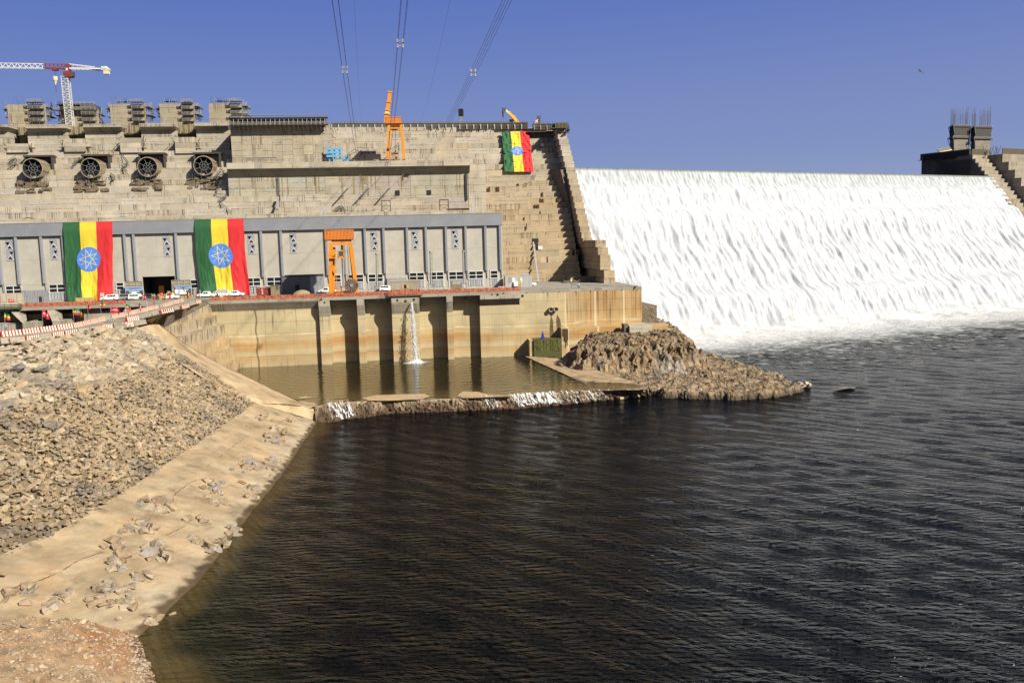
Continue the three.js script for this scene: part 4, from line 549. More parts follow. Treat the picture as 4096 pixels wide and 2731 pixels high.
// stain painting of the tailrace wall: rust bands at old water levels, rain streaks, lime; 132 m x 20 m
const WX0 = -60, WXL = 134;
const wallTex = dtex(2048, 512, (u, v) => {
  const y = v * 20; let s = .82 + .2 * (ofbm(nA, u, v, 24, 4, 4) - .5), x = WX0 + u * WXL;
  const und = 1.1 * (nB(u, v, 9, 1) - .5) + .35 * (nC(u, v, 40, 3) - .5), yy = y + und;
  const band = (c, w) => Math.exp(-(((yy - c) / w) ** 2));
  let o = (.5 * band(7.6, .55) + .35 * band(6.3, 1.1) + .3 * band(9.3, .6)) * (.45 + 1.1 * nB(u, v, 30, 5)) + .25 * smooth(9.5, 6, yy) + .3 * band(3.2, .7) - .35 * band(4.6, .8) - .2 * band(1.2, .7);
  const right = smooth(42, 58, x), drip = nA(u, v, 520, 1) * .6 + nC(u, v, 190, 2) * .4, dl = smooth(.38, .75, drip) * smooth(5 + 9 * nB(u, v, 160, 1), 13, y); o += right * (.34 * smooth(6, 13, y) * (.6 + .8 * nB(u, v, 24, 3)) + .22 + .55 * dl); s -= right * .2 * smooth(.5, .85, drip) * smooth(8, 15, y); o *= .75 + .5 * nD(u, v, 60, 4);
  const strk = nD(u, v, 420, 2) * nB(u, v, 60, 3); const dk = smooth(.42, .8, strk) * (.35 + .65 * smooth(8, 16, y)); s -= .3 * dk; o += .35 * smooth(.5, .8, nA(u, v, 300, 2) * nC(u, v, 40, 2)) ;
  const lime = .5 * band(9.8, .35) * nC(u, v, 90, 8) + right * .5 * band(4.4, .9) + .3 * smooth(.8, .95, nC(u, v, 200, 3)) * smooth(14, 18, y);
  if (x > 40) for (const q of [48.6, 57.8, 66.6]) o -= 1.2 * Math.exp(-(((x - q) / .28) ** 2)), s += .12 * Math.exp(-(((x - q) / .28) ** 2));
  if (Math.abs(x + 42 - 0.2 * Math.sin(y)) < .25) s -= .28;
  if ((y / 3.3) % 1 < .035) s -= .16; if ((x / 4.4 % 1 + 1) % 1 < .012) s -= .09;
  o = clamp(o); let c = [.94, .87, .70].map((k, i) => lerp(k, [.90, .69, .42][i], o) * s); c = c.map((k, i) => lerp(k, [.95, .93, .87][i], clamp(lime))); return c;
}, { size: WXL, sizeV: 20 });
wallTex.offset.set(-WX0 / WXL, -2 / 20);
const wallM = mat([.80, .78, .73], { map: wallTex, bumpMap: concBump, bumpScale: .06, roughness: .9 });
const tail = thing('tailrace_structure', 'stained concrete tailrace wall with piers under the orange-fenced deck', 'retaining wall', V(0, POOL, ZW));
{
  const b = (nm, m, x0, x1, y0, y1, z0, z1) => new MB().box(x0, x1, y0, y1, z0, z1).build(nm, m, tail);
  // deck slabs
  const n = 14; for (let i = 0; i < n; i++) { const a = lerp(DXL, U(t6(580, 700), ZE).x, i / n), c = lerp(DXL, U(t6(580, 700), ZE).x, (i + 1) / n); new MB().off().box(a + .01, c - .01, DECK - .9, DECK, -302, ZE).build('deck_slab', M.deck, tail); }
  const rx = U(t6(580, 800), ZW).x; for (let i = 0; i < 6; i++) { const a = lerp(rx, DXR, i / 6), c = lerp(rx, DXR, (i + 1) / 6); new MB().off().box(a + .01, c - .01, DECK - .9, DECK - .004, -312, ZW + .01).build('deck_slab', M.deck, tail); }
  // left wall with sloping corbel
  const lx = U(t8(205, 800), ZW).x, p1x = U(c5(850, 1100), ZE).x;
  for (let i = 0; i < 4; i++) b('wall_bay', wallM, lerp(lx - 1, p1x, i / 4) + .015, lerp(lx - 1, p1x, (i + 1) / 4) - .015, -2, DECK - 3.2, -266, ZW + rr(-.05, .05));
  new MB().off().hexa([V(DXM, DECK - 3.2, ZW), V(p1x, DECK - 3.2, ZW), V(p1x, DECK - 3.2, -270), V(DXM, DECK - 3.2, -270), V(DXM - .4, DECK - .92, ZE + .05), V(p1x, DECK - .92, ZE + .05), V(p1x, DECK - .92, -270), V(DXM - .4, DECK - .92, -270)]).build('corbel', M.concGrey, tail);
  // piers, outlet block, recessed bays
  const pier = (x0, x1, nm = 'pier') => { const m = new MB(); m.hexa([V(x0, -2, ZE + 1.4 - 1.7), V(x1, -2, ZE + 1.4 - 1.7), V(x1, -2, -266), V(x0, -2, -266), V(x0, DECK - 5.6, ZE - .3), V(x1, DECK - 5.6, ZE - .3), V(x1, DECK - 5.6, -266), V(x0, DECK - 5.6, -266)]); m.build(nm, wallM, tail); const h = new MB().off(); h.hexa([V(x0 - .02, DECK - 5.58, ZE - .3), V(x1 + .02, DECK - 5.58, ZE - .3), V(x1 + .02, DECK - 5.58, -266), V(x0 - .02, DECK - 5.58, -266), V(x0 - .02, DECK - 2.6, ZE + .8), V(x1 + .02, DECK - 2.6, ZE + .8), V(x1 + .02, DECK - 2.6, -266), V(x0 - .02, DECK - 2.6, -266)]); h.build('pier_haunch', M.concGrey, tail); new MB().off().box(x0 - .04, x1 + .04, DECK - 2.58, DECK - .92, -266, ZE + .82).build('pier_head', M.conc, tail); };
  const X = (c, a) => U(c(a, 1100), ZE - .3).x;
  const P = [[X(c5, 850), X(c5, 945)], [X(c5, 1192), X(c5, 1255)], [X(c5, 1500), X(c5, 1748)], [X(c5, 1992), X(c5, 2046)]];
  pier(...P[0]); pier(...P[1]); pier(...P[3]); pier(...P[2], 'outlet_block');
  const R0 = U(c6(272, 700), ZW).x; const bays = [[P[0][1], P[1][0]], [P[1][1], P[2][0]], [P[2][1], P[3][0]], [P[3][1], R0]];
  bays.forEach(([a, c]) => { b('recessed_bay', wallM, a, c, -2, DECK - .92, -266, -261.3); b('lintel', M.concGrey, a, c, DECK - 2.3, DECK - .92, -261.2, -258.6); });
  // right block: flush wall in four pours
  const cuts = [R0, U(c6(628, 700), ZW).x, U(c6(1175, 700), ZW).x, U(c6(1550, 600), ZW).x, DXR];
  for (let i = 0; i < 4; i++) b('wall_bay', wallM, cuts[i] + .015, cuts[i + 1] - .015, -2, i ? DECK - .92 : DECK - 4.2, -275, ZW + [0, .02, -.03, .03][i]);
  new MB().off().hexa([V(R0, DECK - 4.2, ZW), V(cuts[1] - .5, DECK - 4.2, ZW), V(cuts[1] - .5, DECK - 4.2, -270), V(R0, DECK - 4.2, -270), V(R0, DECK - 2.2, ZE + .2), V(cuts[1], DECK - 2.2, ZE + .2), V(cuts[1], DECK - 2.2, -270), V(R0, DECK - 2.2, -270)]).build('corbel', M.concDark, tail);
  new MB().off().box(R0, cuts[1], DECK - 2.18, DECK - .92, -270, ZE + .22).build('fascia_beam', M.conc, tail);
  b('return_wall', wallM, cuts[4] - 1, DXR + .02, -2, DECK - .92, -312, -275.1);
  // drain pipes and holes
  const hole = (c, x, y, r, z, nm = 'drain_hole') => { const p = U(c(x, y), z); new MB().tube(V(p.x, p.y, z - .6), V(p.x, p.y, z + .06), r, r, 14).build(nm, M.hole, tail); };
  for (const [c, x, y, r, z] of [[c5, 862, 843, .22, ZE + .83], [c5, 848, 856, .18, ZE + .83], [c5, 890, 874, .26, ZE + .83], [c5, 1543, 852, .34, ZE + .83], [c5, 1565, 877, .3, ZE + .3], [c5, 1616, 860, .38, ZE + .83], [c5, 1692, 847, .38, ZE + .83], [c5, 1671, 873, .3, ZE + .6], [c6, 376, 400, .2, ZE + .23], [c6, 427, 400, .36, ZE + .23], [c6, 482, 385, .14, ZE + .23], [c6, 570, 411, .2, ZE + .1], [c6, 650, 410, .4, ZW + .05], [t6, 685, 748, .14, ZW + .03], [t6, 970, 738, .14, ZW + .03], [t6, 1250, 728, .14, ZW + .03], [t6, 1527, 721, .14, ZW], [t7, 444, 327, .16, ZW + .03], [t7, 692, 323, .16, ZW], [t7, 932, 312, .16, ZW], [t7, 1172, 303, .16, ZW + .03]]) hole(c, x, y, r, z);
  for (const [x, y] of [[1108, 1036], [1198, 1034]]) { const p = U(t6(x, y), ZW + 1.4), g = new MB(); g.tube(V(p.x, p.y, ZW - .2), V(p.x, p.y, ZW + 1.4), .68, .68, 20, false); g.tube(V(p.x, p.y, ZW + 1.4), V(p.x, p.y, ZW + 1.3), .68, .52, 20, false); const o = g.build('outlet_pipe', M.concPale, tail); new MB().tube(V(p.x, p.y, ZW + .2), V(p.x, p.y, ZW + 1.1), .56, .56, 20).build('pipe_mouth', M.hole, o); }
  // wet stains under the outlets
  { const m = new MB(); for (const [x0, x1, xa, y0, y1] of [[1085, 1170, 1112, 1130, 1500], [1210, 1320, 1215, 1120, 1385]]) { const A = U(t6(xa, y0), ZW + .06), B = U(t6(x0, y1), ZW + .06), D = U(t6(x1, y1), ZW + .06), mid = (p, q, k, e) => p.clone().lerp(q, k).add(V(e, 0, 0)); const L = [A, mid(A, B, .4, -.25), B], Rr = [A, mid(A, D, .35, .25), mid(A, D, .7, -.1), D]; m.tri(L[0], L[1], Rr[1]).tri(L[1], Rr[2], Rr[1]).tri(L[1], L[2], Rr[2]).tri(L[2], Rr[3], Rr[2]); } m.build('wet_stain', mat([.14, .105, .05], { roughness: .4, map: rockTex }), tail); }
  // concrete annex under the pipes with its mossy basin
  const z1 = ZW + 6.5, a0 = U(c6(1000, 800), z1 - 3).x, a1 = U(c6(1200, 800), z1 - 3).x, at = U(c6(1050, 706), z1).y; b('annex_wall', wallM, a0, a1 + 26, -2, at, ZW - 1, z1 - 3); 
  const bz = z1 - 1.5, r = rect(c6, 752, 800, 1002, 905, bz); b('basin_wall', M.moss, r.x0, r.x1, -2, r.y1, ZW, bz); b('basin_wall', wallM, r.x0 - 1.2, r.x0 - .01, -2, r.y1 - .1, ZW, bz - .6); const q = new MB(); for (let i = 0; i < 30; i++) { const x = rr(r.x0, r.x1 - .3); q.box(x, x + rr(.1, .35), r.y0, r.y1 - rr(0, .4), bz + .01, bz + .06 + rr(0, .05)); } q.build('algae_streaks', mat([.11, .12, .02], { map: rustTex, roughness: .5 }), tail, 'stuff');
  const d = new MB(); const wb = rect(c6, 1008, 706, 1056, 860, z1 - 2.95); for (let i = 0; i < 9; i++) { const x = lerp(wb.x0, wb.x1, i / 9); d.box(x, x + .3, wb.y1 - rr(1.5, 6), wb.y1, z1 - 3.1, z1 - 2.94 + rr(0, .02)); } d.build('wet_streaks', mat([.07, .045, .02], { roughness: .35 }), tail, 'stuff');
  b('weathered_block', M.chip, DXR, U(c6(1855, 560), ZW - 8).x, -1, U(c6(1790, 498), ZW - 8).y, -290, ZW - 8);
  const cb = rect(t7, 1055, 872, 1410, 935, ZW + 9); b('footing', M.concPale, cb.x0, cb.x1, 6, cb.y1, ZW, ZW + 9); b('footing_cube', M.concDark, U(t7(990, 900), ZW + 9.5).x, cb.x0, 6, cb.y1 + .5, ZW + 5, ZW + 8);
  // left part: portals between buttress fins
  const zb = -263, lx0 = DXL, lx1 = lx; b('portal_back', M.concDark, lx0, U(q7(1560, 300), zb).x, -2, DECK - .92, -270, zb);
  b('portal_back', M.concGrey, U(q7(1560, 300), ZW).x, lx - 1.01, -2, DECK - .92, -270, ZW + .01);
  const fin = (xt0, xt1, yt, xb0, xb1, yb) => { const A = U(q7(xt0, yt), ZE - .5), B = U(q7(xt1, yt), ZE - .5), zf = -251, c = U(q7(xb0, yb), zf), e = U(q7(xb1, yb), zf); const m = new MB().off(); m.hexa([V(c.x, c.y, zf), V(e.x, c.y, zf), V(B.x, c.y, -264), V(A.x, c.y, -264), V(A.x, A.y, ZE - .5), V(B.x, A.y, ZE - .5), V(B.x, A.y, -264), V(A.x, A.y, -264)]); m.build('buttress_fin', M.conc, tail); new MB().off().box(c.x, e.x, -2, c.y - .01, -264, zf).build('buttress_foot', M.conc, tail); };
  fin(150, 300, 275, 405, 455, 520); fin(865, 1005, 262, 975, 1125, 500); fin(-700, -560, 285, -500, -360, 535);
  const sl = rect(q7, 440, 318, 1560, 345, -262.9); new MB().off().box(lx0, sl.x1, sl.y0 - 2.4, sl.y0, -263, -262).build('sill_beam', M.concGrey, tail); b('low_wall', M.conc, lx0, U(q7(700, 560), -254).x, -2, U(q7(560, 525), -254).y, -262, -254.1);
  for (const [x, y, rd] of [[1697, 258, .35], [1828, 232, .3], [1945, 285, .42], [2012, 272, .32]]) { const p = U(q7(x, y), ZW + .1); new MB().tube(V(p.x, p.y, ZW - .4), V(p.x, p.y, ZW + .25), rd, rd, 14).build('drain_hole', M.hole, tail); }
}
{ const p = U(t6(963, 1500), ZW + 3), g = thing('blue_valve', 'small bright blue valve on the ledge beside the mossy basin', 'valve', V(p.x, p.y - 1.2, p.z)); new MB().tube(V(p.x, p.y - 1.2, p.z), V(p.x, p.y + .8, p.z), .42, .34, 12).tube(V(p.x, p.y - .4, p.z - .7), V(p.x, p.y - .4, p.z + .7), .5, .5, 12).build('body', M.blueDeep, g); new MB().tube(V(p.x, p.y + .8, p.z), V(p.x, p.y + 1.3, p.z), .12).box(p.x - .5, p.x + .5, p.y + 1.25, p.y + 1.35, p.z - .1, p.z + .1).build('handwheel', M.blueDeep, g); new MB().box(p.x - 1.6, p.x + 1.4, p.y - 1.9, p.y - 1.2, p.z - 2.5, p.z + 1).build('pad', M.concGrey, g); }
// jet of water from the outlet block
{ const a = U(c5(1672, 872), ZE + 1), z = ZE + 1, fall = a.y - POOL, g = thing('water_jet', 'white jet of water dropping from the outlet block into the pool', 'water jet', V(a.x, POOL, z + 1.8));
  const q = gridGeo(40, 160, (s, t) => { const an = s * Math.PI * 2, r = lerp(.2, .62, Math.pow(t, .7)) * (1 + .22 * noise3(Math.cos(an) * 1.6, Math.sin(an) * 1.6, t * 26) + .22 * noise3(Math.cos(an) * 4, Math.sin(an) * 4, t * 70)), zz = z + .3 + 2.4 * Math.sqrt(t); return { p: V(a.x + .5 * t + Math.cos(an) * r, a.y - fall * t, zz + Math.sin(an) * r) }; });
  addMesh('stream', q, M.jet, g);
  const d = new MB(); for (let i = 0; i < 260; i++) { const t = Math.pow(rnd(), .7), p = V(a.x + .5 * t + rr(-1, 1) * (.5 + .8 * t), a.y - fall * t, z + .3 + 2.4 * Math.sqrt(t) + rr(-.6, .9)), s = rr(.05, .15); d.bar(p, p.clone().add(V(0, -s * 4, 0)), s); } d.build('droplets', M.jet, g, 'stuff');
  const sp2 = gridGeo(64, 20, (s, k) => { const an = s * Math.PI * 2, r = k * (3.6 + .8 * noise2(Math.cos(an) * 2, Math.sin(an) * 2)); return { p: V(a.x + .5 + Math.cos(an) * r, POOL + .05 + .9 * Math.exp(-k * k * 6) * (1 + .7 * noise2(s * 20, k * 9)) + .12 * noise2(s * 60, k * 20) * (1 - k), z + 2.9 + Math.sin(an) * r), c: [.9, .92, .92, clamp(1.25 - k * 1.2 + .5 * noise2(Math.cos(an) * 5 * k + 3, Math.sin(an) * 5 * k))] }; }, true, true);
  addMesh('splash_foam', sp2, mat([1, 1, 1], { vertexColors: true, transparent: true, roughness: .8 }), g); }
// ---------- stepped walls beside the ramp ----------
const tiers = [[q8(1615, 322), q8(700, 822)], [q8(1712, 568), q8(775, 792)], [q8(1856, 744), q8(940, 1010)], [q8(1945, 954), q8(1238, 1196)], [q8(2050, 1160), q8(1545, 1402)], [t8(614, 1094), t8(340, 1268)]];
const rampWall = thing('ramp_wall', 'stepped concrete retaining wall below the ramp, dry grass on its ledges', 'retaining wall', V(-60, POOL, -240));
const TW = tiers.map(([r, l]) => { const R = U(r, ZW + .3), L = G(l, R.y); return { R, L, y: R.y }; }); TW[0].L = U(q8(700, 822), -222); for (const t of TW.slice(1)) t.L.addScaledVector(t.R.clone().sub(t.L), -.22).setY(t.y);
TW.forEach(({ R, L, y }, k) => { const d = R.clone().sub(L).setY(0), e = L.clone().addScaledVector(d, .0), n = V(-d.z, 0, d.x).normalize(); if (n.x > 0) n.negate(); const w = 2.6, R2 = R.clone(); const low = k < 5 ? TW[k + 1].y - .6 : -2;
  const cuts = 3, yl = k ? y : TW[0].L.y, yy = (f) => lerp(yl, y, f); for (let i = 0; i < cuts; i++) { const A = e.clone().lerp(R2, i / cuts), B = e.clone().lerp(R2, (i + 1) / cuts), q = rr(.94, 1.06), t = k > 2 ? [.5, .385, .23] : [.45, .385, .28]; new MB().off().color(t[0] * q, t[1] * q, t[2] * q).hexa([V(A.x, low, A.z), V(B.x, low, B.z), V(B.x, low, B.z).addScaledVector(n, w), V(A.x, low, A.z).addScaledVector(n, w), V(A.x, yy(i / cuts), A.z), V(B.x, yy((i + 1) / cuts), B.z), V(B.x, yy((i + 1) / cuts), B.z).addScaledVector(n, w), V(A.x, yy(i / cuts), A.z).addScaledVector(n, w)]).build('wall_tier', M.sandV, rampWall); }
  const st = new MB(); for (let i = 0; i < (k < 3 ? 34 : 8); i++) { const ff = rnd(), p = e.clone().lerp(R2, ff), y = yy(ff), h = rr(.8, Math.max(1, y - low - .8)); const u = d.clone().normalize().multiplyScalar(rr(.12, .4)), o = n.clone().multiplyScalar(-.02); st.quad(p.clone().setY(y - h).add(o), p.clone().add(u).setY(y - h).add(o), p.clone().add(u).setY(y).add(o), p.clone().setY(y).add(o)); } st.build('streaks', mat(k < 3 ? [.2, .17, .13] : [.4, .24, .1], { map: rockTex }), rampWall, 'stuff');
});
{ // dry grass on the second ledge, wire mesh above the first wall
  const { R, L, y } = TW[1], m = new MB(); for (let i = 0; i < 900; i++) { const p = L.clone().lerp(R, Math.pow(rnd(), .8)).add(V(-rr(.2, 1.6), 0, rr(-.5, .5))).setY(y), h = rr(.3, 1.1) * (noise2(p.z * .3, 1) > -.2 ? 1 : .3); const d = V(rr(-.3, .3), h, rr(-.3, .3)); m.tri(p, p.clone().add(V(.07, 0, 0)), p.clone().add(d)); } tag(m.build('dry_grass', M.straw), 'dry yellow grass along the ledge of the ramp wall', 'grass', null, 'stuff');
  const g = thing('rebar_mesh', 'grey reinforcement mesh standing along the edge of the ramp', 'rebar mesh', TW[0].L.clone()), b = new MB();
  const T3 = [V(-56.1, DECK + .2, -196), V(-55.6, DECK + .5, -223), V(-55.9, DECK + .7, -258)], B3 = [G(q8(365, 668), 21), TW[0].L.clone(), TW[0].R.clone()];
  const at = (P, t) => t < .5 ? P[0].clone().lerp(P[1], t * 2) : P[1].clone().lerp(P[2], t * 2 - 1);
  for (let i = 0; i <= 85; i++) { const t = i / 85, p = at(B3, t), q = at(T3, t).add(V(.3, 0, 0)); b.bar(p, p.clone().lerp(q, rr(.8, 1.2)), .065); } for (let j = 0; j < 9; j++) for (let i = 0; i < 24; i++) b.bar(at(B3, i / 24).lerp(at(T3, i / 24), j / 9), at(B3, (i + 1) / 24).lerp(at(T3, (i + 1) / 24), j / 9), .055); b.build('bars', M.rebar, g, 'stuff');
  const fill = new MB(), Bs = G([640, 1298], 21.5); for (let i = 0; i < 10; i++) { const o = V(-.35, -.3, 0); fill.quad(at(B3, i / 10).add(o), at(B3, (i + 1) / 10).add(o), at(T3, (i + 1) / 10).add(V(-.2, -.7, 0)), at(T3, i / 10).add(V(-.2, -.7, 0))); } fill.quad(B3[0].clone().add(V(-3, 0, 6)), Bs, TW[0].L, T3[0].clone().add(V(0, -.3, 0))); tag(fill.build('ramp_fill', M.sand), null, null, null, 'structure'); }
// ---------- road, embankment, apron, shore ----------
const lineG = (c, pts, y) => pts.map((q) => G(c(...q), y));
const farEdge = lineG(c4, [[-300, 1262], [0, 1212], [180, 1192], [690, 1127], [1180, 1012], [1500, 937], [1690, 882], [1850, 840]], DECK), nearEdge = lineG(c4, [[-300, 1335], [0, 1278], [230, 1257], [700, 1187], [1225, 1117], [1290, 1052], [1600, 967], [1900, 872]], DECK);
function along(P, t) { const L = [0]; for (let i = 1; i < P.length; i++) L.push(L[i - 1] + P[i].distanceTo(P[i - 1])); const d = clamp(t) * L[L.length - 1]; let i = 1; while (i < P.length - 1 && L[i] < d) i++; return P[i - 1].clone().lerp(P[i], (d - L[i - 1]) / Math.max(1e-6, L[i] - L[i - 1])); }
{
  const g = gridGeo(60, 8, (s, t) => { const p = along(nearEdge, s).lerp(along(farEdge, s), t * 1.1 - .05); p.y = DECK + .02 + .03 * noise2(p.x * .2, p.z * .2); return { p }; }); tag(addMesh('road', g, M.road), 'pale gravel road over the ramp between striped barriers', 'road', null, 'structure');
  const vg = gridGeo(40, 4, (s, t) => { const p = along(nearEdge.slice(0, 5), s).add(V(-.6, -.08, -.6)).lerp(along(nearEdge.slice(0, 5), s).add(V(1.1, 0, 1.3)).setY(20.9), t); return { p }; }); tag(addMesh('road_verge', vg, M.sand), null, null, null, 'structure');
  const sk = new MB(); for (let i = 0; i < 24; i++) { const a = along(farEdge, i / 24 * .93), b = along(farEdge, (i + 1) / 24 * .93), o = V(-1.5, 0, -1); sk.quad(a.clone().add(o).setY(-2), b.clone().add(o).setY(-2), b.clone().add(o.clone().multiplyScalar(.3)).setY(DECK), a.clone().add(o.clone().multiplyScalar(.3)).setY(DECK)); } tag(sk.build('ramp_side', M.soil), null, null, null, 'structure');
}
const TOPP = [G([0, 1402], 21.6), G([110, 1392], 21.6), G([250, 1366], 21.6), G([400, 1338], 21.6), G([548, 1312], 21.6)];
const TOEP = [G([0, 2218], 5), G([286, 2096], 5), G([556, 1926], 5), G([800, 1762], 5), G([1018, 1612], 5)];
const WATP = [G([540, 2540], 0), G([784, 2315], 0), G([980, 2066], 0), G([1116, 1900], 0), G([1264, 1684], 0)];
{ // extend beyond the picture's left edge
  const ext = (P, f) => P.unshift(P[0].clone().add(P[0].clone().sub(P[1]).setY(0).normalize().multiplyScalar(f)));
  ext(TOPP, 40); ext(TOEP, 34); WATP.unshift(G([-80, 2520], 3.6));
}
const rip = (s, t) => { const a = along(TOPP, s), b = along(TOEP, s), p = a.lerp(b, t); p.y += 1.2 * Math.sin(t * Math.PI) * .35; return p; };
const apr = (s, t) => { const p = along(TOEP, s).lerp(along(WATP, s), t); p.y += .35 * fbm(p.x * .08, p.z * .08, 3) * smooth(0, .2, t) * smooth(1.05, .8, t) + .06 * fbm(p.x * .5, p.z * .5, 2); if (t > 1) p.y = -(t - 1) * 6; return p; };
let rockShapes;
const ripGroup = thing('riprap_slope', 'rubble slope of broken tan and grey stones below the road barriers', 'riprap', V(-45, 10, -120)); ripGroup.userData.kind = 'structure';
{
  const g = gridGeo(90, 40, (s, t) => { const p = rip(s, t); p.y -= .35 - .25 * fbm(p.x * .3, p.z * .3, 3); const k = .8 + .3 * fbm(p.x * .2, p.z * .2); return { p, c: [.27 * k, .21 * k, .135 * k] }; }); addMesh('slope_fill', g, M.sandV, ripGroup);
  // stones: coarse above, finer below; the largest are single parts
  const shapes = Array.from({ length: 14 }, (_, i) => { const n = 11 + (i % 4), pts = []; for (let k = 0; k < n; k++) { const v = V(rr(-1, 1), rr(-1, 1), rr(-1, 1)); const m = Math.max(Math.abs(v.x), Math.abs(v.y), Math.abs(v.z)); v.multiplyScalar(rr(.75, 1) / m); pts.push(v.multiply(V(rr(.85, 1.1), rr(.5, .68), rr(.65, .9)))); } const g2 = new ConvexGeometry(pts); const P = g2.attributes.position, uv = []; for (let k = 0; k < P.count; k++) uv.push(P.getX(k) + P.getZ(k) * .4, P.getY(k) + P.getZ(k) * .6); g2.setAttribute('uv', new THREE.Float32BufferAttribute(uv, 2)); return g2; });
  rockShapes = shapes;
  const list = []; let guard = 0;
  const dens = 14500; for (let i = 0; i < dens; i++) {
    const s = rnd(), t = Math.pow(rnd(), .8) * 1.06 - .05, p = rip(s, t); const edge = smooth(0, .06, 1 - t);
    let r = t < .42 ? rr(.3, 1.0) * (rnd() < .25 ? 1.35 : .8) : rr(.17, .5) * (rnd() < .08 ? 1.7 : 1); if (s > .93) r *= .85; const dark = smooth(.1, .5, fbm(p.x * .06 + 4, p.z * .09, 3)); r *= lerp(1, .8, 1 - edge);
    list.push({ p, r, dark, t, s });
  }
  list.sort((a, b) => b.r * (60 / -b.p.z) - a.r * (60 / -a.p.z));
  const col = (o) => { const k = rr(.82, 1.15); const up = smooth(.5, .25, o.t); let c = [lerp(.52, .51, up), lerp(.395, .435, up), lerp(.235, .305, up)]; if (rnd() < .35) c = pick([[.46, .33, .19], [.42, .36, .27], [.5, .42, .29], [.38, .3, .2]]); c = c.map((v, i) => lerp(v, [.24, .205, .165][i], o.dark * .7)); return c.map((v) => v * k * lerp(.78, .86, up)); };
  const q = new THREE.Quaternion(), eul = new THREE.Euler();
  const pose = (o) => { eul.set(rr(-.5, .3) + .25, rr(0, 6.28), rr(-.45, .45)); q.setFromEuler(eul); return [o.p.clone().add(V(0, o.r * rr(-.25, .38), 0)), q.clone(), V(o.r * rr(.9, 1.3), o.r * rr(.75, 1.05), o.r * rr(.85, 1.15))]; };
  list.slice(0, 290).forEach((o) => { const m = new THREE.Mesh(pick(shapes), pick(o.dark > .5 ? [ROCKS[4], ROCKS[6], ROCKS[2]] : o.t < .4 ? [ROCKS[0], ROCKS[3], ROCKS[2], ROCKS[3]] : [ROCKS[0], ROCKS[1], ROCKS[3], ROCKS[5]])), [p, r, s] = pose(o); m.position.copy(p).sub(ripGroup.position); m.quaternion.copy(r); m.scale.copy(s); m.name = 'stone'; m.castShadow = m.receiveShadow = true; ripGroup.add(m); });
  const rest = list.slice(290), per = shapes.map(() => []); rest.forEach((o, i) => per[i % shapes.length].push(o));
  const base = mat([1, 1, 1], { map: rockTex, bumpMap: rockBump, bumpScale: .1, flatShading: true, roughness: .9 });
  per.forEach((L, i) => { const im = new THREE.InstancedMesh(shapes[i], base, L.length), mt = new THREE.Matrix4(), c = new THREE.Color(); L.forEach((o, k) => { const [p, r, s] = pose(o); im.setMatrixAt(k, mt.compose(p.sub(ripGroup.position), r, s)); im.setColorAt(k, c.setRGB(...col(o))); }); im.name = 'small_stones'; im.userData.kind = 'stuff'; im.castShadow = im.receiveShadow = true; ripGroup.add(im); });
}
// concrete apron along the waterline, and the spine that runs up to the road
const wetLine = (p) => { let best = 1e9; for (let i = 1; i < WATP.length; i++) { const a = WATP[i - 1], b = WATP[i], d = b.clone().sub(a), t = clamp(p.clone().sub(a).dot(d) / d.lengthSq()); best = Math.min(best, a.clone().addScaledVector(d, t).distanceTo(p)); } return best; };
const apronMesh = (() => {
  const g = gridGeo(300, 110, (s, t0) => { const t = t0 * 1.16, p = apr(s, t); const wd = (1 - t) * 14, k = .92 + .26 * fbm(p.x * .12, p.z * .12, 4) + .1 * fbm(p.x * 1.3, p.z * 1.3, 3), st = fbm(p.x * .5 + p.z * .2, p.z * .1, 3), wet = smooth(.9, .1, wd + .5 * noise2(p.x * .4, p.z * .4) + .1 * noise2(p.x * 3, p.z * 3)), pale = smooth(5, 1, wd) * .5; const b = clamp(.5 + .9 * st); let c = [lerp(.49, .55, pale) * k, lerp(lerp(.41, .365, b), .485, pale) * k, lerp(lerp(.28, .225, b), .37, pale) * k]; c = c.map((v, i) => lerp(v, [.11, .075, .03][i], wet)); return { p, c }; });
  const m = addMesh('concrete_apron', g, M.sandV); tag(m, 'sandy concrete apron sloping into the dark water, loose rocks scattered on it', 'apron', null, 'structure'); return m;
})();
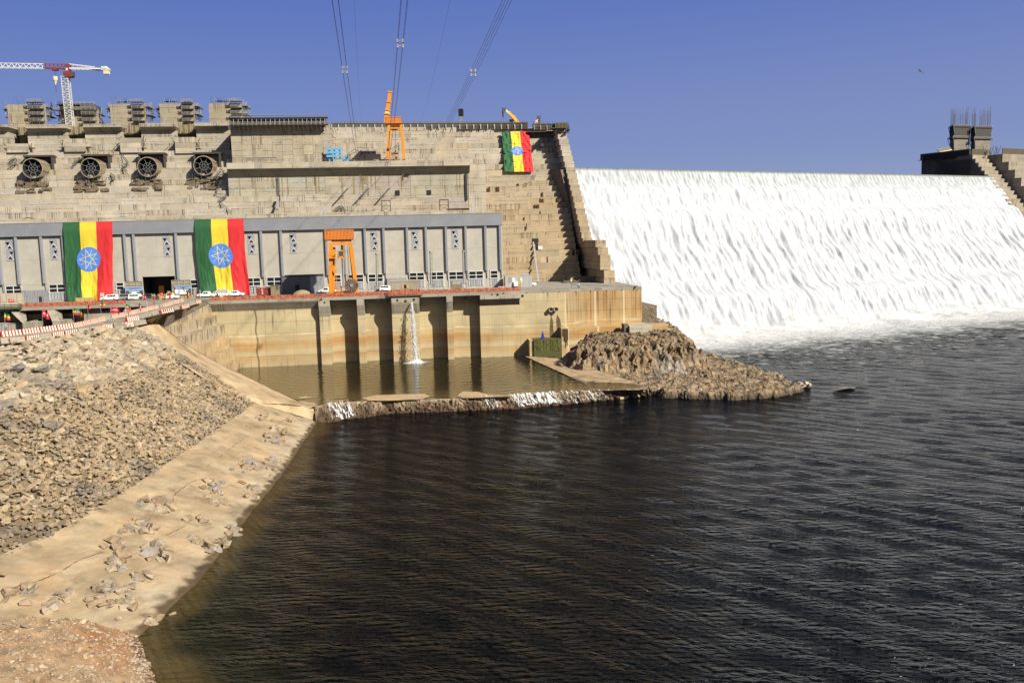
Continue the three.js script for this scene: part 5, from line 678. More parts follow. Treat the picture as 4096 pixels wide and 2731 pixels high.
{
  const Ea = [[548, 1312, 21.7], [640, 1400, 17.3], [770, 1480, 13.3], [880, 1556, 9], [1018, 1612, 5]].map(([x, y, h]) => G([x, y], h)), Eb = [[640, 1298, 21.5], [740, 1375, 16.8], [870, 1450, 11.5], [960, 1492, 8.6], [1100, 1562, 4.9], [1252, 1630, 2.3]].map(([x, y, h]) => G([x, y], h));
  const A = Ea.map((p, i) => along(Ea, i / 4)), f = (s, t) => { const a = along(A, s), b = along(Eb, s), p = a.lerp(b, t); p.y += .25 * Math.sin(t * Math.PI) + .12 * fbm(p.x * .3, p.z * .3, 3); return p; };
  const g = gridGeo(90, 20, (s, t0) => { const t = t0 * 1.06 - .03, p = f(s, t); if (t > 1) p.y -= (t - 1) * 60; const k = .95 + .22 * fbm(p.x * .2, p.z * .2, 4), b = clamp(.5 + fbm(p.x * .15, p.z * .3, 3)); return { p, c: [.53 * k, lerp(.44, .39, b) * k, lerp(.30, .235, b) * k] }; }, true);
  tag(addMesh('concrete_spine', g, M.sandV), 'sand-coloured concrete strip running down from the road to the pool', 'apron', null, 'structure');
  const tp = [Ea[4], G([1264, 1684], 0), Eb[5], Ea[4].clone().lerp(Eb[5], .5)], e = gridGeo(20, 20, (s, t) => { const p = tp[0].clone().lerp(tp[1], s).lerp(tp[3].clone().lerp(tp[2], s), t); p.y += .1 * fbm(p.x * .5, p.z * .5, 2) + .05; const k = .97 + .2 * fbm(p.x * .2, p.z * .2, 3); return { p, c: [.54 * k, .43 * k, .275 * k] }; }); tag(addMesh('apron_tip', e, M.sandV), null, null, null, 'structure');
  // crack lines, as in the weathered concrete
  const cr = new MB(); const crack = (pts) => { let last = null; pts.forEach((q) => { const h = hitApron(q); if (!h) return; if (last) { const n = 10; let pr = last.clone(); for (let i = 1; i <= n; i++) { const p = last.clone().lerp(h, i / n).add(V(rr(-.12, .12), .03, rr(-.12, .12))); const hw = rr(.03, .09); const d = p.clone().sub(pr).setY(0).normalize(), sd = V(-d.z, 0, d.x).multiplyScalar(hw); cr.quad(pr.clone().add(sd), p.clone().add(sd), p.clone().sub(sd), pr.clone().sub(sd)); pr = p; } } last = h; }); };
  var ray = new THREE.Raycaster(); var hitApron = (q) => { ray.set(V(0, EYE, 0), dirOf(...q).normalize()); apronMesh.updateMatrixWorld(); const r = ray.intersectObject(apronMesh)[0]; return r ? r.point : null; };
  crack([sh(200, 830), sh(420, 745), sh(620, 630), sh(770, 580)]); crack([sq(50, 1050), sq(200, 940), sq(330, 830), sq(440, 770)]); crack([sq(560, 690), sq(700, 660), sq(800, 590)]); crack([sh(1190, 490), sh(1310, 425), sh(1390, 385)]); crack([sh(1290, 170), sh(1420, 60), sh(1520, 30)]);
  const lastC = cr.build('crack', mat([.12, .085, .05])); tag(lastC, null, null, null, 'structure');
}
const hitA = (q) => { const rc = new THREE.Raycaster(V(0, EYE, 0), dirOf(...q).normalize()); const r = rc.intersectObject(apronMesh)[0]; return r ? r.point : null; };
{ // loose rocks on the apron, one by one
  let count = 0;
  const drop = (q, px, label, grp) => { const h = hitA(q); if (!h || count > 292) return; const D = h.distanceTo(camera.position), r = px * D / 3500 * .62, m = new THREE.Mesh(pick(rockShapes), label ? ROCKS[label.includes('grey') ? 4 : 1] : pick([ROCKS[7], ROCKS[8], ROCKS[8], ROCKS[9], ROCKS[2], ROCKS[4]])); m.name = numbered('rock'); m.position.copy(h).add(V(0, r * .22, 0)); m.rotation.set(rr(-.3, .3), rr(0, 6.3), rr(-.3, .3)); m.scale.set(r * rr(.9, 1.25), r * rr(.95, 1.3), r * rr(.85, 1.1)); m.castShadow = m.receiveShadow = true; scene.add(m); tag(m, label ?? 'rock', 'rock', grp); count++; return [m, r]; };
  for (const [c, x, y, px, l] of [[sh, 1275, 645, 62, 'largest tan boulder of the clusters on the apron, at the edge of the middle cluster'], [sh, 1272, 580, 52, 'tan boulder touching the back of the largest boulder on the apron'], [sh, 1130, 430, 46, 'big tan boulder inside the upper cluster of the apron'], [sh, 1800, 462, 46, 'big grey rock at the waterline with a split top'], [sh, 200, 975, 50, 'round tan rock standing apart left of the gravel shore'], [sh, 50, 952, 46, 'blocky tan rock cut close to the left edge of the picture on the apron'], [sh, 230, 860, 52, 'long tan rock on the apron above the gravel shore'], [sh, 1040, 780, 42, 'upright tan rock at the top of the lower cluster'], [sh, 650, 955, 34, 'tan block lying alone left of the lower cluster'], [sh, 1300, 1065, 32, 'wet brown rock in the shallow water by the lower apron'], [sq, 430, 695, 30, 'single brown rock alone on the upper apron, beside the riprap'], [sq, 750, 522, 32, 'flat brown slab alone near the top of the apron'], [sq, 380, 1096, 32, 'rounded grey rock alone on the middle apron'], [sq, 280, 1075, 28, 'small tan rock alone left of the rounded grey rock'], [sq, 640, 640, 26, 'end rock of the short row high on the apron'], [sq, 640, 1132, 30, 'pale block at the lower end of the waterside cluster'], [sh, 890, 1090, 30, 'reddish rock on the rust-coloured soil beside the gravel']]) drop(c(x, y), px / (c === sh ? 1.887 : 2.24) * 1.5, l);
  const K = .62, ORD = ['largest', 'second largest', 'third largest'];
  const NAMES = ['upper arc-shaped cluster', 'cluster below the upper arc', 'small pile left of the big tan boulder', 'long middle cluster', 'cluster round the largest boulder', 'lower end of the middle cluster', 'thin curved row right of the upper arc', 'small heap in the middle of the apron', 'short row leading to the lower cluster', 'lower cluster nearest the gravel', 'right half of the lower cluster', 'foot of the lower cluster', 'outermost heap by the gravel edge', 'heap left of the lower cluster', 'group close to the left edge of the picture', 'strip between the left group and the gravel', 'big waterside cluster', 'heap by the split grey rock', 'cluster high on the middle apron', 'lower tail of the high middle cluster', 'trio by the water high on the apron', 'flat rocks lining the water high on the apron', 'wet rocks at the corner of the gravel shore', 'cluster on the upper apron', 'tail of the upper apron cluster', 'short row highest on the apron', 'small group near the spine', 'pair heap by the spine tip', 'group by the water on the upper apron', 'broad cluster halfway up the apron', 'waterside end of the broad cluster', 'dark group beside the water', "flat row at the water's edge"];
  [[sh, 1200, 235, 150, 55, 40, 18, 40], [sh, 1090, 385, 90, 60, 22, 18, 40], [sh, 960, 420, 60, 40, 10, 16, 34], [sh, 880, 560, 100, 70, 28, 20, 42], [sh, 1160, 590, 110, 60, 18, 18, 44], [sh, 880, 680, 85, 45, 18, 18, 36], [sh, 1460, 345, 100, 38, 11, 18, 36], [sh, 1470, 495, 42, 26, 8, 16, 30], [sh, 1090, 770, 70, 40, 12, 20, 40], [sh, 780, 850, 90, 50, 20, 18, 36], [sh, 960, 870, 60, 55, 12, 18, 36], [sh, 780, 960, 110, 45, 16, 18, 38], [sh, 985, 990, 60, 55, 10, 18, 36], [sh, 480, 915, 60, 40, 12, 18, 36], [sh, 130, 880, 120, 40, 9, 20, 40], [sh, 370, 1000, 60, 50, 10, 18, 36], [sh, 1630, 560, 95, 70, 24, 18, 40], [sh, 1770, 430, 60, 40, 7, 20, 36], [sh, 1620, 110, 100, 85, 30, 16, 34], [sh, 1640, 200, 60, 45, 11, 16, 30], [sh, 1920, 100, 40, 30, 5, 20, 36], [sh, 1910, 175, 60, 22, 6, 18, 32], [sh, 1140, 1110, 75, 28, 7, 20, 40], [sq, 660, 740, 105, 55, 24, 18, 36], [sq, 670, 822, 90, 16, 7, 16, 30], [sq, 590, 620, 55, 22, 5, 20, 36], [sq, 830, 640, 40, 20, 7, 14, 28], [sq, 975, 612, 32, 18, 5, 16, 30], [sq, 655, 990, 50, 24, 7, 18, 32], [sq, 470, 1030, 115, 45, 24, 16, 34], [sq, 625, 1085, 55, 40, 12, 18, 34], [sq, 480, 1240, 45, 22, 5, 20, 34], [sq, 470, 1345, 70, 12, 5, 18, 36]].forEach(([c, cx, cy, rx, ry, n, s0, s1], ci) => { const made = []; for (let i = 0; i < n * K; i++) { const a = rr(0, 6.28), k = Math.sqrt(rnd()); const m = drop(c(cx + Math.cos(a) * k * rx, cy + Math.sin(a) * k * ry), lerp(s0, s1, Math.pow(rnd(), 1.4)) / (c === sh ? 1.887 : 2.24) * 2.25, null, 'x'); if (m) made.push(m); }
    made.sort((a, b) => b[1] - a[1]); made.forEach(([m], i) => { m.userData.label = i < 3 && made.length > 4 ? `${ORD[i]} rock of the ${NAMES[ci]}` : `smaller rock of the ${NAMES[ci]}`; if (i < 3 && made.length > 4) delete m.userData.group; else m.userData.group = `rocks of the ${NAMES[ci]}`; }); });
}
{ // gravel shore at the near end, with a rust-coloured patch of soil
  const g0 = [G([-120, 2470], 4.6), G([300, 2478], 3.2), G([470, 2520], 1.2), G([556, 2550], -.3)], g1 = [G([-200, 3300], 5.5), G([250, 3200], 3), G([560, 3100], 1.1), G([720, 3050], -.4)];
  const mid = [G([-150, 2800], 5.2), G([230, 2760], 3.2), G([500, 2740], 1.2), G([640, 2731], -.35)];
  const f = (s, t) => { const a = along(g0, s), m = along(mid, s), b = along(g1, s); const p = t < .5 ? a.lerp(m, t * 2) : m.lerp(b, t * 2 - 1); p.y += (.18 * fbm(p.x * .35, p.z * .35, 4) + .12) * smooth(1.02, .8, s); return p; };
  const g = gridGeo(150, 110, (s, t) => { const p = f(s, t), k = .9 + .35 * fbm(p.x * .5, p.z * .5, 4), red = clamp(smooth(.45, .75, s) * smooth(.55, .1, t) + .5 * fbm(p.x * .15 + 7, p.z * .15, 3) + .2), wet = smooth(.86, .97, s + .04 * noise2(p.x, p.z)); let c = [lerp(.46, .44, red) * k, lerp(.335, .235, red) * k, lerp(.205, .11, red) * k]; c = c.map((v, i) => lerp(v, [.12, .05, .025][i], wet)); return { p, c }; });
  tag(addMesh('gravel_shore', g, M.sandV), 'brown gravel shore in the near corner below the apron', 'shore', null, 'structure');
  const N = 5200, mt = new THREE.Matrix4(), q = new THREE.Quaternion(), c = new THREE.Color(), base = mat([1, 1, 1], { map: rockTex, flatShading: true, roughness: .9 }), by = [0, 3, 6, 9].map((i) => rockShapes[i]);
  by.forEach((geo, b) => { const im = new THREE.InstancedMesh(geo, base, N / 4); for (let k = 0; k < N / 4; k++) { const s = rnd(), t = rnd() * .95, p = f(s, t), cl = noise2(p.x * .4, p.z * .4), r = rr(.035, .11) * (cl > .1 ? 1.5 : 1) * (rnd() < .06 ? 2.4 : 1); q.setFromEuler(new THREE.Euler(rr(-.4, .4), rr(0, 6.3), rr(-.4, .4))); im.setMatrixAt(k, mt.compose(p.add(V(0, r * .25, 0)), q, V(r * 1.2, r * .8, r))); const w = rr(.75, 1.15); im.setColorAt(k, c.setRGB(...pick([[.5, .42, .29], [.46, .35, .22], [.38, .32, .25], [.4, .28, .16]]).map((v) => v * w))); } tag(im, 'pebbles and small stones strewn over the brown gravel shore', 'pebbles', null, 'stuff'); im.name = numbered('pebbles'); im.castShadow = im.receiveShadow = true; scene.add(im); });
}
{ // driftwood
  const stick = (label, c, pts, r0, m = M.drift) => { const P = pts.map((q) => { const h = hitA(c(...q)) ?? null; return h ?? G(c(...q), 5.6); }); const g = thing('driftwood', label, 'driftwood', P[0].clone()); const cv = new THREE.CatmullRomCurve3(P.map((p) => p.clone().add(V(0, .45, 0)))), N = 26, b = new MB(); for (let i = 0; i < N; i++) { const a = cv.getPoint(i / N), d = cv.getPoint((i + 1) / N); b.tube(a, d, r0 * (.45 + .75 * Math.sin(Math.PI * (i / N * .75 + .12))), r0 * (.45 + .75 * Math.sin(Math.PI * ((i + 1) / N * .75 + .12))), 8, i === 0 || i === N - 1); } b.build('trunk', m, g); return [g, cv]; };
  const [g, cv] = stick('thick bare driftwood branch lying on the lower riprap', sh, [[5, 365], [110, 345], [190, 300], [240, 265], [320, 250], [420, 262]], .26);
  const b = new MB(), a = cv.getPoint(.48); b.tube(a, a.clone().add(V(1.4, .9, -2.6)), .12, .07, 7).tube(a.clone().add(V(1.4, .9, -2.6)), a.clone().add(V(3, 1.2, -4)), .07, .03, 7); b.build('limb', M.drift, g);
  stick('thin stick lying on the gravel shore', sh, [[300, 1185], [350, 1160], [420, 1128]], .05); stick('short brown log on the gravel at the left edge', sh, [[2, 1190], [25, 1230], [50, 1258]], .13, M.wood); stick('orange-brown plank lying on the upper apron near the water', sq, [[345, 1190], [380, 1203], [415, 1218]], .13); stick('orange stick at the left edge of the apron', sh, [[-10, 776], [20, 780], [44, 784]], .13);
}
// ---------- weir, slab and rock outcrop ----------
const hsh = (a, b, c) => { let h = Math.imul(a, 374761393) ^ Math.imul(b, 668265263) ^ Math.imul(c, 2147483647 - 1274126177); h = Math.imul(h ^ (h >>> 13), 1274126177); return ((h ^ (h >>> 16)) >>> 0) / 4294967296; };
// broken blocks: each cell of a tilted, warped lattice stands proud or back
const blocks = (x, y, z, s) => { const wx = x + .6 * noise3(x * .4, y * .4, z * .4), wy = y + .5 * noise3(x * .3 + 9, y * .4, z * .3) + .25 * x, wz = z + .6 * noise3(x * .4, y * .4, z * .4 + 7); return hsh(Math.floor(wx / s), Math.floor(wy / (s * .62)), Math.floor(wz / s)) - .5; };
const rockField = (name, label, x0, x1, z0, z1, nx, nz, h, colf) => { const g = gridGeo(nx, nz, (s, t) => { const x = lerp(x0, x1, s), z = lerp(z0, z1, t), y = h(x, z); const jx = .3 * noise2(x * 1.1, z * 1.1), jz = .3 * noise2(x * 1.1 + 40, z * 1.1); const e = smooth(1.8, 4.5, y), d1 = fbm3(x * .22, y * .6, z * .22, 4) * 1.2, d2 = fbm3(x * .22 + 31, y * .6, z * .22 + 17, 4) * 1.2, q = 1 - Math.abs(noise3(x * .5, y * .8, z * .5)) * 2; const bl = 1.5 * blocks(x, y, z, 2.1) + .8 * blocks(x + 50, y, z, .95), e2 = smooth(.2, 1, y); return { p: V(x + jx + d1 * e + bl * .35 * e, y + .35 * q * e + .45 * bl * e2 * lerp(.3, 1, e), z + jz + (d2 + bl * .8) * e), c: colf(x, z, y), uv: [x + y * .5, z + y] }; }); return tag(addMesh(name, g, name === 'rock_outcrop' ? M.outcropV : M.rockV), label, 'rock', null, 'structure'); };
const rug = (x, z) => { const a = fbm(x * .16, z * .2, 4), r = 1 - Math.abs(noise2(x * .32 + 3, z * .38)) * 2, q = noise2(x * .9, z * 1.1), f = Math.round((fbm(x * .35 + 9, z * .35, 2)) * 5) / 5; return 1.3 * a + .5 * r + .35 * q + .7 * f; };
const poly = (pts, y) => pts.map((q) => G(q, y));
const inside = (P, x, z) => { let c = false; for (let i = 0, j = P.length - 1; i < P.length; j = i++) if ((P[i].z > z) !== (P[j].z > z) && x < (P[j].x - P[i].x) * (z - P[i].z) / (P[j].z - P[i].z) + P[i].x) c = !c; let d = 1e9; for (let i = 0, j = P.length - 1; i < P.length; j = i++) { const ax = P[j].x, az = P[j].z, bx = P[i].x - ax, bz = P[i].z - az, t = clamp(((x - ax) * bx + (z - az) * bz) / (bx * bx + bz * bz)); d = Math.min(d, Math.hypot(x - ax - bx * t, z - az - bz * t)); } return c ? d : -d; };
const shelf = poly([[2235, 1435], [2600, 1385], [2830, 1405], [2960, 1440], [3120, 1485], [3225, 1536], [3130, 1560], [2960, 1572], [2800, 1568], [2640, 1562], [2585, 1548], [2400, 1490]], 1.6), mound = poly([[2225, 1445], [2340, 1350], [2500, 1318], [2660, 1312], [2760, 1350], [2840, 1428], [2700, 1442], [2480, 1450], [2330, 1462]], 4);
{
  const bx = [...shelf, ...mound]; const x0 = Math.min(...bx.map((p) => p.x)) - 6, x1 = Math.max(...bx.map((p) => p.x)) + 6, z0 = Math.min(...bx.map((p) => p.z)) - 8, z1 = Math.max(...bx.map((p) => p.z)) + 5;
  const mTop = G([2560, 1322], 11.5);
  const h = (x, z) => { const n = rug(x, z), s = inside(shelf, x, z), m = inside(mound, x, z) + 1.4 * noise2(x * .25, z * .25); let y = -2.5 + 3.7 * smooth(-1.2, 1.8, s + .8 * noise2(x * .3, z * .3)) + (.18 * n + 1.1 * fbm(x * .1, z * .14, 2) + .8 * Math.round(fbm(x * .2 + 5, z * .26, 2) * 3.2) / 3.2) * smooth(-1, 3, s); if (s > 2) y = Math.max(y, .95); const mo = Math.pow(smooth(-3.5, 8.5, m), .8); y = Math.max(y, lerp(-2, 8.6 + .4 * n, mo) * (mo > 0 ? 1 : 0) - 30 * (mo <= 0)); const te = smooth(2.5, 4.5, y); y = lerp(y, Math.round((y + .4 * noise2(x * .2, z * .2)) / 1.3) * 1.3, .55 * te); return y; };
  const colf = (x, z, y) => { const k = .8 + .55 * fbm(x * .4, z * .4, 4), g = smooth(.15, .5, fbm(x * .12 + 20, z * .12, 3)), o = smooth(0, .4, fbm(x * .2, z * .2 + 9, 3)); let c = [.43, .315, .19]; c = c.map((v, i) => lerp(v, [.44, .27, .12][i], o * .6)); c = c.map((v, i) => lerp(v, [.48, .43, .35][i], g * .5)); const wp = Math.hypot(x - 71, z + 222); c = c.map((v, i) => lerp(v, [.6, .58, .52][i], .7 * smooth(6, 2, wp + 2 * noise2(x, z)))); const w = Math.max(smooth(.9, .2, y + .3 * noise2(x * 2, z * 2)), y < .97 ? .75 : 0); c = c.map((v, i) => lerp(v, [.06, .045, .025][i], w * .9)); return c.map((v) => v * k * .8); };
  rockField('rock_outcrop', 'craggy brown and grey rock outcrop running out into the river', x0, x1, z0, z1, 330, 260, h, colf);
  // fallen boulders on it
  const L = []; for (let i = 0; i < 420; i++) { const x = rr(x0, x1), z = rr(z0, z1); if (inside(shelf, x, z) > .3 || inside(mound, x, z) > -2) L.push(V(x, h(x, z), z)); } const mt = new THREE.Matrix4(), q = new THREE.Quaternion(), c = new THREE.Color(), im = new THREE.InstancedMesh(rockShapes[4], mat([1, 1, 1], { map: rockTex, flatShading: true }), L.length); L.forEach((p, k) => { const r = rr(.12, .5) * (rnd() < .1 ? 2 : 1); q.setFromEuler(new THREE.Euler(rr(-.6, .6), rr(0, 6.3), rr(-.6, .6))); im.setMatrixAt(k, mt.compose(p, q, V(r * 1.2, r * .8, r))); im.setColorAt(k, c.setRGB(...colf(p.x, p.z, p.y + 1))); }); im.name = 'rubble'; scene.add(im); tag(im, 'broken rubble strewn over the rock outcrop', 'rubble', null, 'stuff');
  for (const [path, n, nm, lab, dk, lo, hi] of [[[[2590, 1560], [2700, 1566], [2840, 1570], [2960, 1570], [3080, 1562], [3180, 1548], [3225, 1536]], 90, 'shore_boulders', 'boulders piled along the river edge of the rock outcrop', .25, .4, 1.3], [[[1270, 1664], [1340, 1656], [1440, 1648], [1560, 1634], [1720, 1630], [1860, 1622], [2060, 1614], [2300, 1596], [2590, 1572]], 210, 'weir_boulders', 'wet brown boulders along the face of the weir', .75, .3, .95]]) { const P = path.map((q) => G(q, .5)), q4x = new THREE.InstancedMesh(rockShapes[7], mat([1, 1, 1], { map: rockTex, bumpMap: rockBump, bumpScale: .1, flatShading: true, roughness: .6 }), n); for (let k = 0; k < n; k++) { const p = along(P, (k + rnd()) / n), r = lo + (hi - lo) * Math.pow(rnd(), 2); p.x += rr(-.8, .8); p.z += rr(-.4, 1.2); p.y = rr(.1, .6); q.setFromEuler(new THREE.Euler(rr(-.6, .6), rr(0, 6.3), rr(-.6, .6))); q4x.setMatrixAt(k, mt.compose(p, q, V(r * 1.15, r, r))); const wet = rnd() < dk; q4x.setColorAt(k, wet ? c.setRGB(.1 * rr(.7, 1.4), .06 * rr(.8, 1.3), .03) : c.setRGB(.42 * rr(.8, 1.15), .335 * rr(.85, 1.1), .225)); } q4x.name = nm; q4x.castShadow = q4x.receiveShadow = true; scene.add(q4x); tag(q4x, lab, 'boulders', null, 'stuff'); }
  const isl = G(C(2600, 1300, 1.568)(1230, 400), 0); const rk = new THREE.Mesh(rockShapes[2], ROCKS[6]); rk.name = 'river_rock'; rk.position.copy(isl).setY(.1); rk.scale.set(3.4, .8, 1.4); rk.castShadow = true; scene.add(rk); tag(rk, 'low dark rock alone in the river beyond the outcrop tip', 'rock');
}
// sloping slab between pool and outcrop
{ const P = [[2100, 1424], [2235, 1432], [2600, 1546], [2340, 1532]].map((q) => G(q, POOL + .25)), g = gridGeo(60, 30, (s, t) => { const p = P[0].clone().lerp(P[1], t).lerp(P[3].clone().lerp(P[2], t), s); p.y = POOL + .22 - .35 * smooth(.75, 1, s) + .12 * fbm(p.x * .3, p.z * .3, 3); const k = .95 + .2 * fbm(p.x * .3, p.z * .3, 4), d = smooth(.3, .45, fbm(p.x * .25 + 3, p.z * .4, 3)); return { p, c: [lerp(.5, .28, d) * k, lerp(.38, .2, d) * k, lerp(.235, .11, d) * k] }; }, true); tag(addMesh('concrete_slab', g, M.sandV), 'flat tan concrete slab between the pool and the rock outcrop', 'slab', null, 'structure');
  const e = new MB(); e.off().hexa([P[0].clone().setY(0), P[3].clone().setY(0), P[3].clone().add(V(1, 0, -.5)).setY(0), P[0].clone().add(V(1, 0, -.5)).setY(0), P[0].clone().setY(POOL + .2), P[3].clone().setY(POOL + .1), P[3].clone().add(V(1, 0, -.5)).setY(POOL + .1), P[0].clone().add(V(1, 0, -.5)).setY(POOL + .2)]); tag(e.build('slab_edge', M.concDark), null, null, null, 'structure'); }
// weir: rock sill that holds the pool, with its crest of concrete
const WEIR = [[1258, 1628], [1320, 1612], [1420, 1606], [1560, 1600], [1720, 1598], [1860, 1592], [2060, 1582], [2300, 1566], [2590, 1552]].map((q) => G(q, POOL - .1));
{ const F = [[1262, 1690], [1340, 1680], [1440, 1668], [1560, 1650], [1720, 1646], [1860, 1640], [2060, 1632], [2300, 1612], [2600, 1580]].map((q) => G(q, 0));
  const g = gridGeo(300, 44, (s, t) => { const a = along(WEIR, s), b = along(F, s), p = t < .2 ? a.clone().add(a.clone().sub(b).setY(0).multiplyScalar(.5 * (1 - t / .2))) : a.clone().lerp(b.clone().add(b.clone().sub(a).multiplyScalar(.25)), (t - .2) / .8); const k = t < .2 ? 0 : smooth(.2, .36, t); const n = rug(p.x * 1.6 + 50, p.z * 1.6); p.y = (t < .2 ? POOL - .08 + .1 * noise2(p.x * .4, p.z * .4) : lerp(POOL - .05, -.7, Math.pow((t - .2) / .8, 1.1)) + (.5 * n + .9 * blocks(p.x, n * .5, p.z, 1.7)) * k); p.z += .4 * noise2(p.x * .9, p.y) * k; const wet = clamp(.85 + .5 * noise2(p.x * .25, 4) - .4 * smooth(.8, 2, p.y) + smooth(.5, 0, p.y)), kk = .85 + .4 * fbm(p.x * .6, p.z * .6 + p.y, 3); let c = [.46, .36, .235]; if (t >= .2) c = c.map((v, i) => lerp(v, [.1, .055, .025][i], wet * k)); return { p, c: c.map((v) => v * kk), uv: [p.x, p.z + p.y] }; }, true);
  tag(addMesh('rock_weir', g, M.rockV), 'rocky sill holding back the pool, wet brown rock above the river', 'weir', null, 'structure');
  // water trickling over it
  const casc = (label, s0, s1, n, w) => { const m = thing('cascade', label, 'cascade', along(F, (s0 + s1) / 2)); const q = gridGeo(n * 4, 40, (s, t) => { const u = lerp(s0, s1, s), a = along(WEIR, u), b = along(F, u), p = a.lerp(b, t * 1.03); const n1 = noise2(u * 170, t * 1.2), n2 = noise2(u * 75, t * 3); p.y = lerp(POOL + .04, .08, Math.pow(t, 1.15)) + .3 + .38 * rug(p.x * 1.6 + 50, p.z * 1.6) * smooth(0, .3, t) + .12 * n2; p.z += .25 * t + .2 * n1; const ed = smooth(0, .12, s) * smooth(1, .88, s); return { p, c: [.86, .88, .88, clamp((w + .9 * n1 + .5 * n2 - .12) * ed * smooth(-.02, .1, t))] }; }, true, true); addMesh('white_water', q, mat([1, 1, 1], { vertexColors: true, transparent: true, roughness: .7 }), m); };
  casc('narrow white cascade over the weir at its left end', .045, .115, 16, .25); casc('thin white trickles over the middle of the weir', .485, .53, 12, .05); casc('broad white cascade over the weir beside the slab', .57, .72, 46, .55); casc('fine white trickles over the right part of the weir', .72, .86, 40, -.05);
  // dry sandbars on the sill
  for (const [l, pts] of [['long pale sandbar on the weir crest in the middle', [[1450, 1592], [1500, 1580], [1600, 1577], [1700, 1576], [1722, 1584], [1690, 1596], [1560, 1602], [1470, 1602]]], ['small pale sandbar near the left end of the weir', [[1190, 1590], [1225, 1584], [1255, 1590], [1200, 1594]]], ['pale sandbar on the weir crest left of the broad cascade', [[1830, 1582], [1850, 1566], [1910, 1566], [1960, 1580], [2050, 1580], [2040, 1586], [1930, 1590], [1850, 1592]]], ['low sandbar at the foot of the spine', [[1170, 1606], [1200, 1604], [1262, 1612], [1270, 1624], [1240, 1628]]]]) { const P = pts.map((q) => G(q, POOL + .08)), m = new MB(), c = P.reduce((a, p) => a.add(p), V(0, 0, 0)).divideScalar(P.length); const cc = c.clone().setY(POOL + .16); P.forEach((p, i) => { const q = P[(i + 1) % P.length], N = 4; for (let k = 0; k < N; k++) { const j = (u) => { const r = p.clone().lerp(q, u); return r.add(r.clone().sub(c).setY(0).normalize().multiplyScalar(u % 1 ? .35 * noise2(r.x * 2, r.z * 2) : 0)); }; m.tri(cc, j((k + 1) / N), j(k / N), V(0, 1, 0)); } }); tag(m.build('sandbar', M.sand), l, 'sandbar', null, 'structure'); }
}
// ---------- water ----------
// ripples: a sum of wind waves with whole periods in the tile, read as a bump map (24 m tile)
function waveTex(size, tile, list) { const H = new Float32Array(size * size); for (const [kx, ky, a, ph, sharp] of list) { const cx = new Float32Array(size), sx = new Float32Array(size); for (let i = 0; i < size; i++) { cx[i] = Math.cos(2 * Math.PI * kx * i / size); sx[i] = Math.sin(2 * Math.PI * kx * i / size); } for (let j = 0; j < size; j++) { const c = Math.cos(2 * Math.PI * ky * j / size + ph), s = Math.sin(2 * Math.PI * ky * j / size + ph); for (let i = 0; i < size; i++) { const v = cx[i] * c - sx[i] * s; H[j * size + i] += a * (sharp ? 1 - 2 * Math.abs(v) : v); } } }
  let lo = 1e9, hi = -1e9; for (const v of H) { lo = Math.min(lo, v); hi = Math.max(hi, v); }
  const d = new Uint8Array(size * size * 4); H.forEach((v, i) => { const q = (v - lo) / (hi - lo) * 255; d[i * 4] = d[i * 4 + 1] = d[i * 4 + 2] = q; d[i * 4 + 3] = 255; });
  const t = new THREE.DataTexture(d, size, size, THREE.RGBAFormat); t.wrapS = t.wrapT = THREE.RepeatWrapping; t.magFilter = THREE.LinearFilter; t.minFilter = THREE.LinearMipmapLinearFilter; t.generateMipmaps = true; t.repeat.set(1 / tile, 1 / tile); t.needsUpdate = true; return [t, hi - lo]; }
const waves = []; for (let i = 0; i < 60; i++) { const k = Math.pow(2, rr(2.8, 6.2)), an = 1.95 + rr(-.62, .62) + rr(-.3, .3); waves.push([Math.round(k * Math.cos(an)), Math.round(k * Math.sin(an)), .2 / Math.pow(k, 1.06), rr(0, 6.3), i % 3 === 0]); }
const [ripTex, ripH] = waveTex(1024, 15, waves);
const rip2 = []; for (let i = 0; i < 26; i++) { const k = Math.pow(2, rr(2, 5)), an = 1.7 + rr(-.9, .9); rip2.push([Math.round(k * Math.cos(an)), Math.round(k * Math.sin(an)), .1 / Math.pow(k, 1.15), rr(0, 6.3), false]); }
const [poolTex, poolH] = waveTex(512, 19, rip2);
const waterM = new THREE.MeshPhysicalMaterial({ color: 0xe0e0e0, vertexColors: true, roughness: 0.09, ior: 1.33, bumpMap: ripTex, bumpScale: ripH * 1.5, specularIntensity: .3 });
const shoreP = [...WATP, G([640, 2731], 0), G([740, 3050], 0)];
const shoreD = (x, z) => { let best = 1e9; const P = WATP.slice(1).concat(); const S = [G([730, 3050], 0), G([635, 2731], 0), ...P]; for (let i = 1; i < S.length; i++) { const a = S[i - 1], b = S[i], dx = b.x - a.x, dz = b.z - a.z, t = clamp(((x - a.x) * dx + (z - a.z) * dz) / (dx * dx + dz * dz)); best = Math.min(best, Math.hypot(x - a.x - dx * t, z - a.z - dz * t)); } return best; };
const bl0 = sp(0, 0, 31), bl1 = sp(SL, 0, 50);
const fallD = (x, z) => { const dx = bl1.x - bl0.x, dz = bl1.z - bl0.z, L = Math.hypot(dx, dz); return ((x - bl0.x) * -dz + (z - bl0.z) * dx) / L; }; // metres downstream of the fall's foot
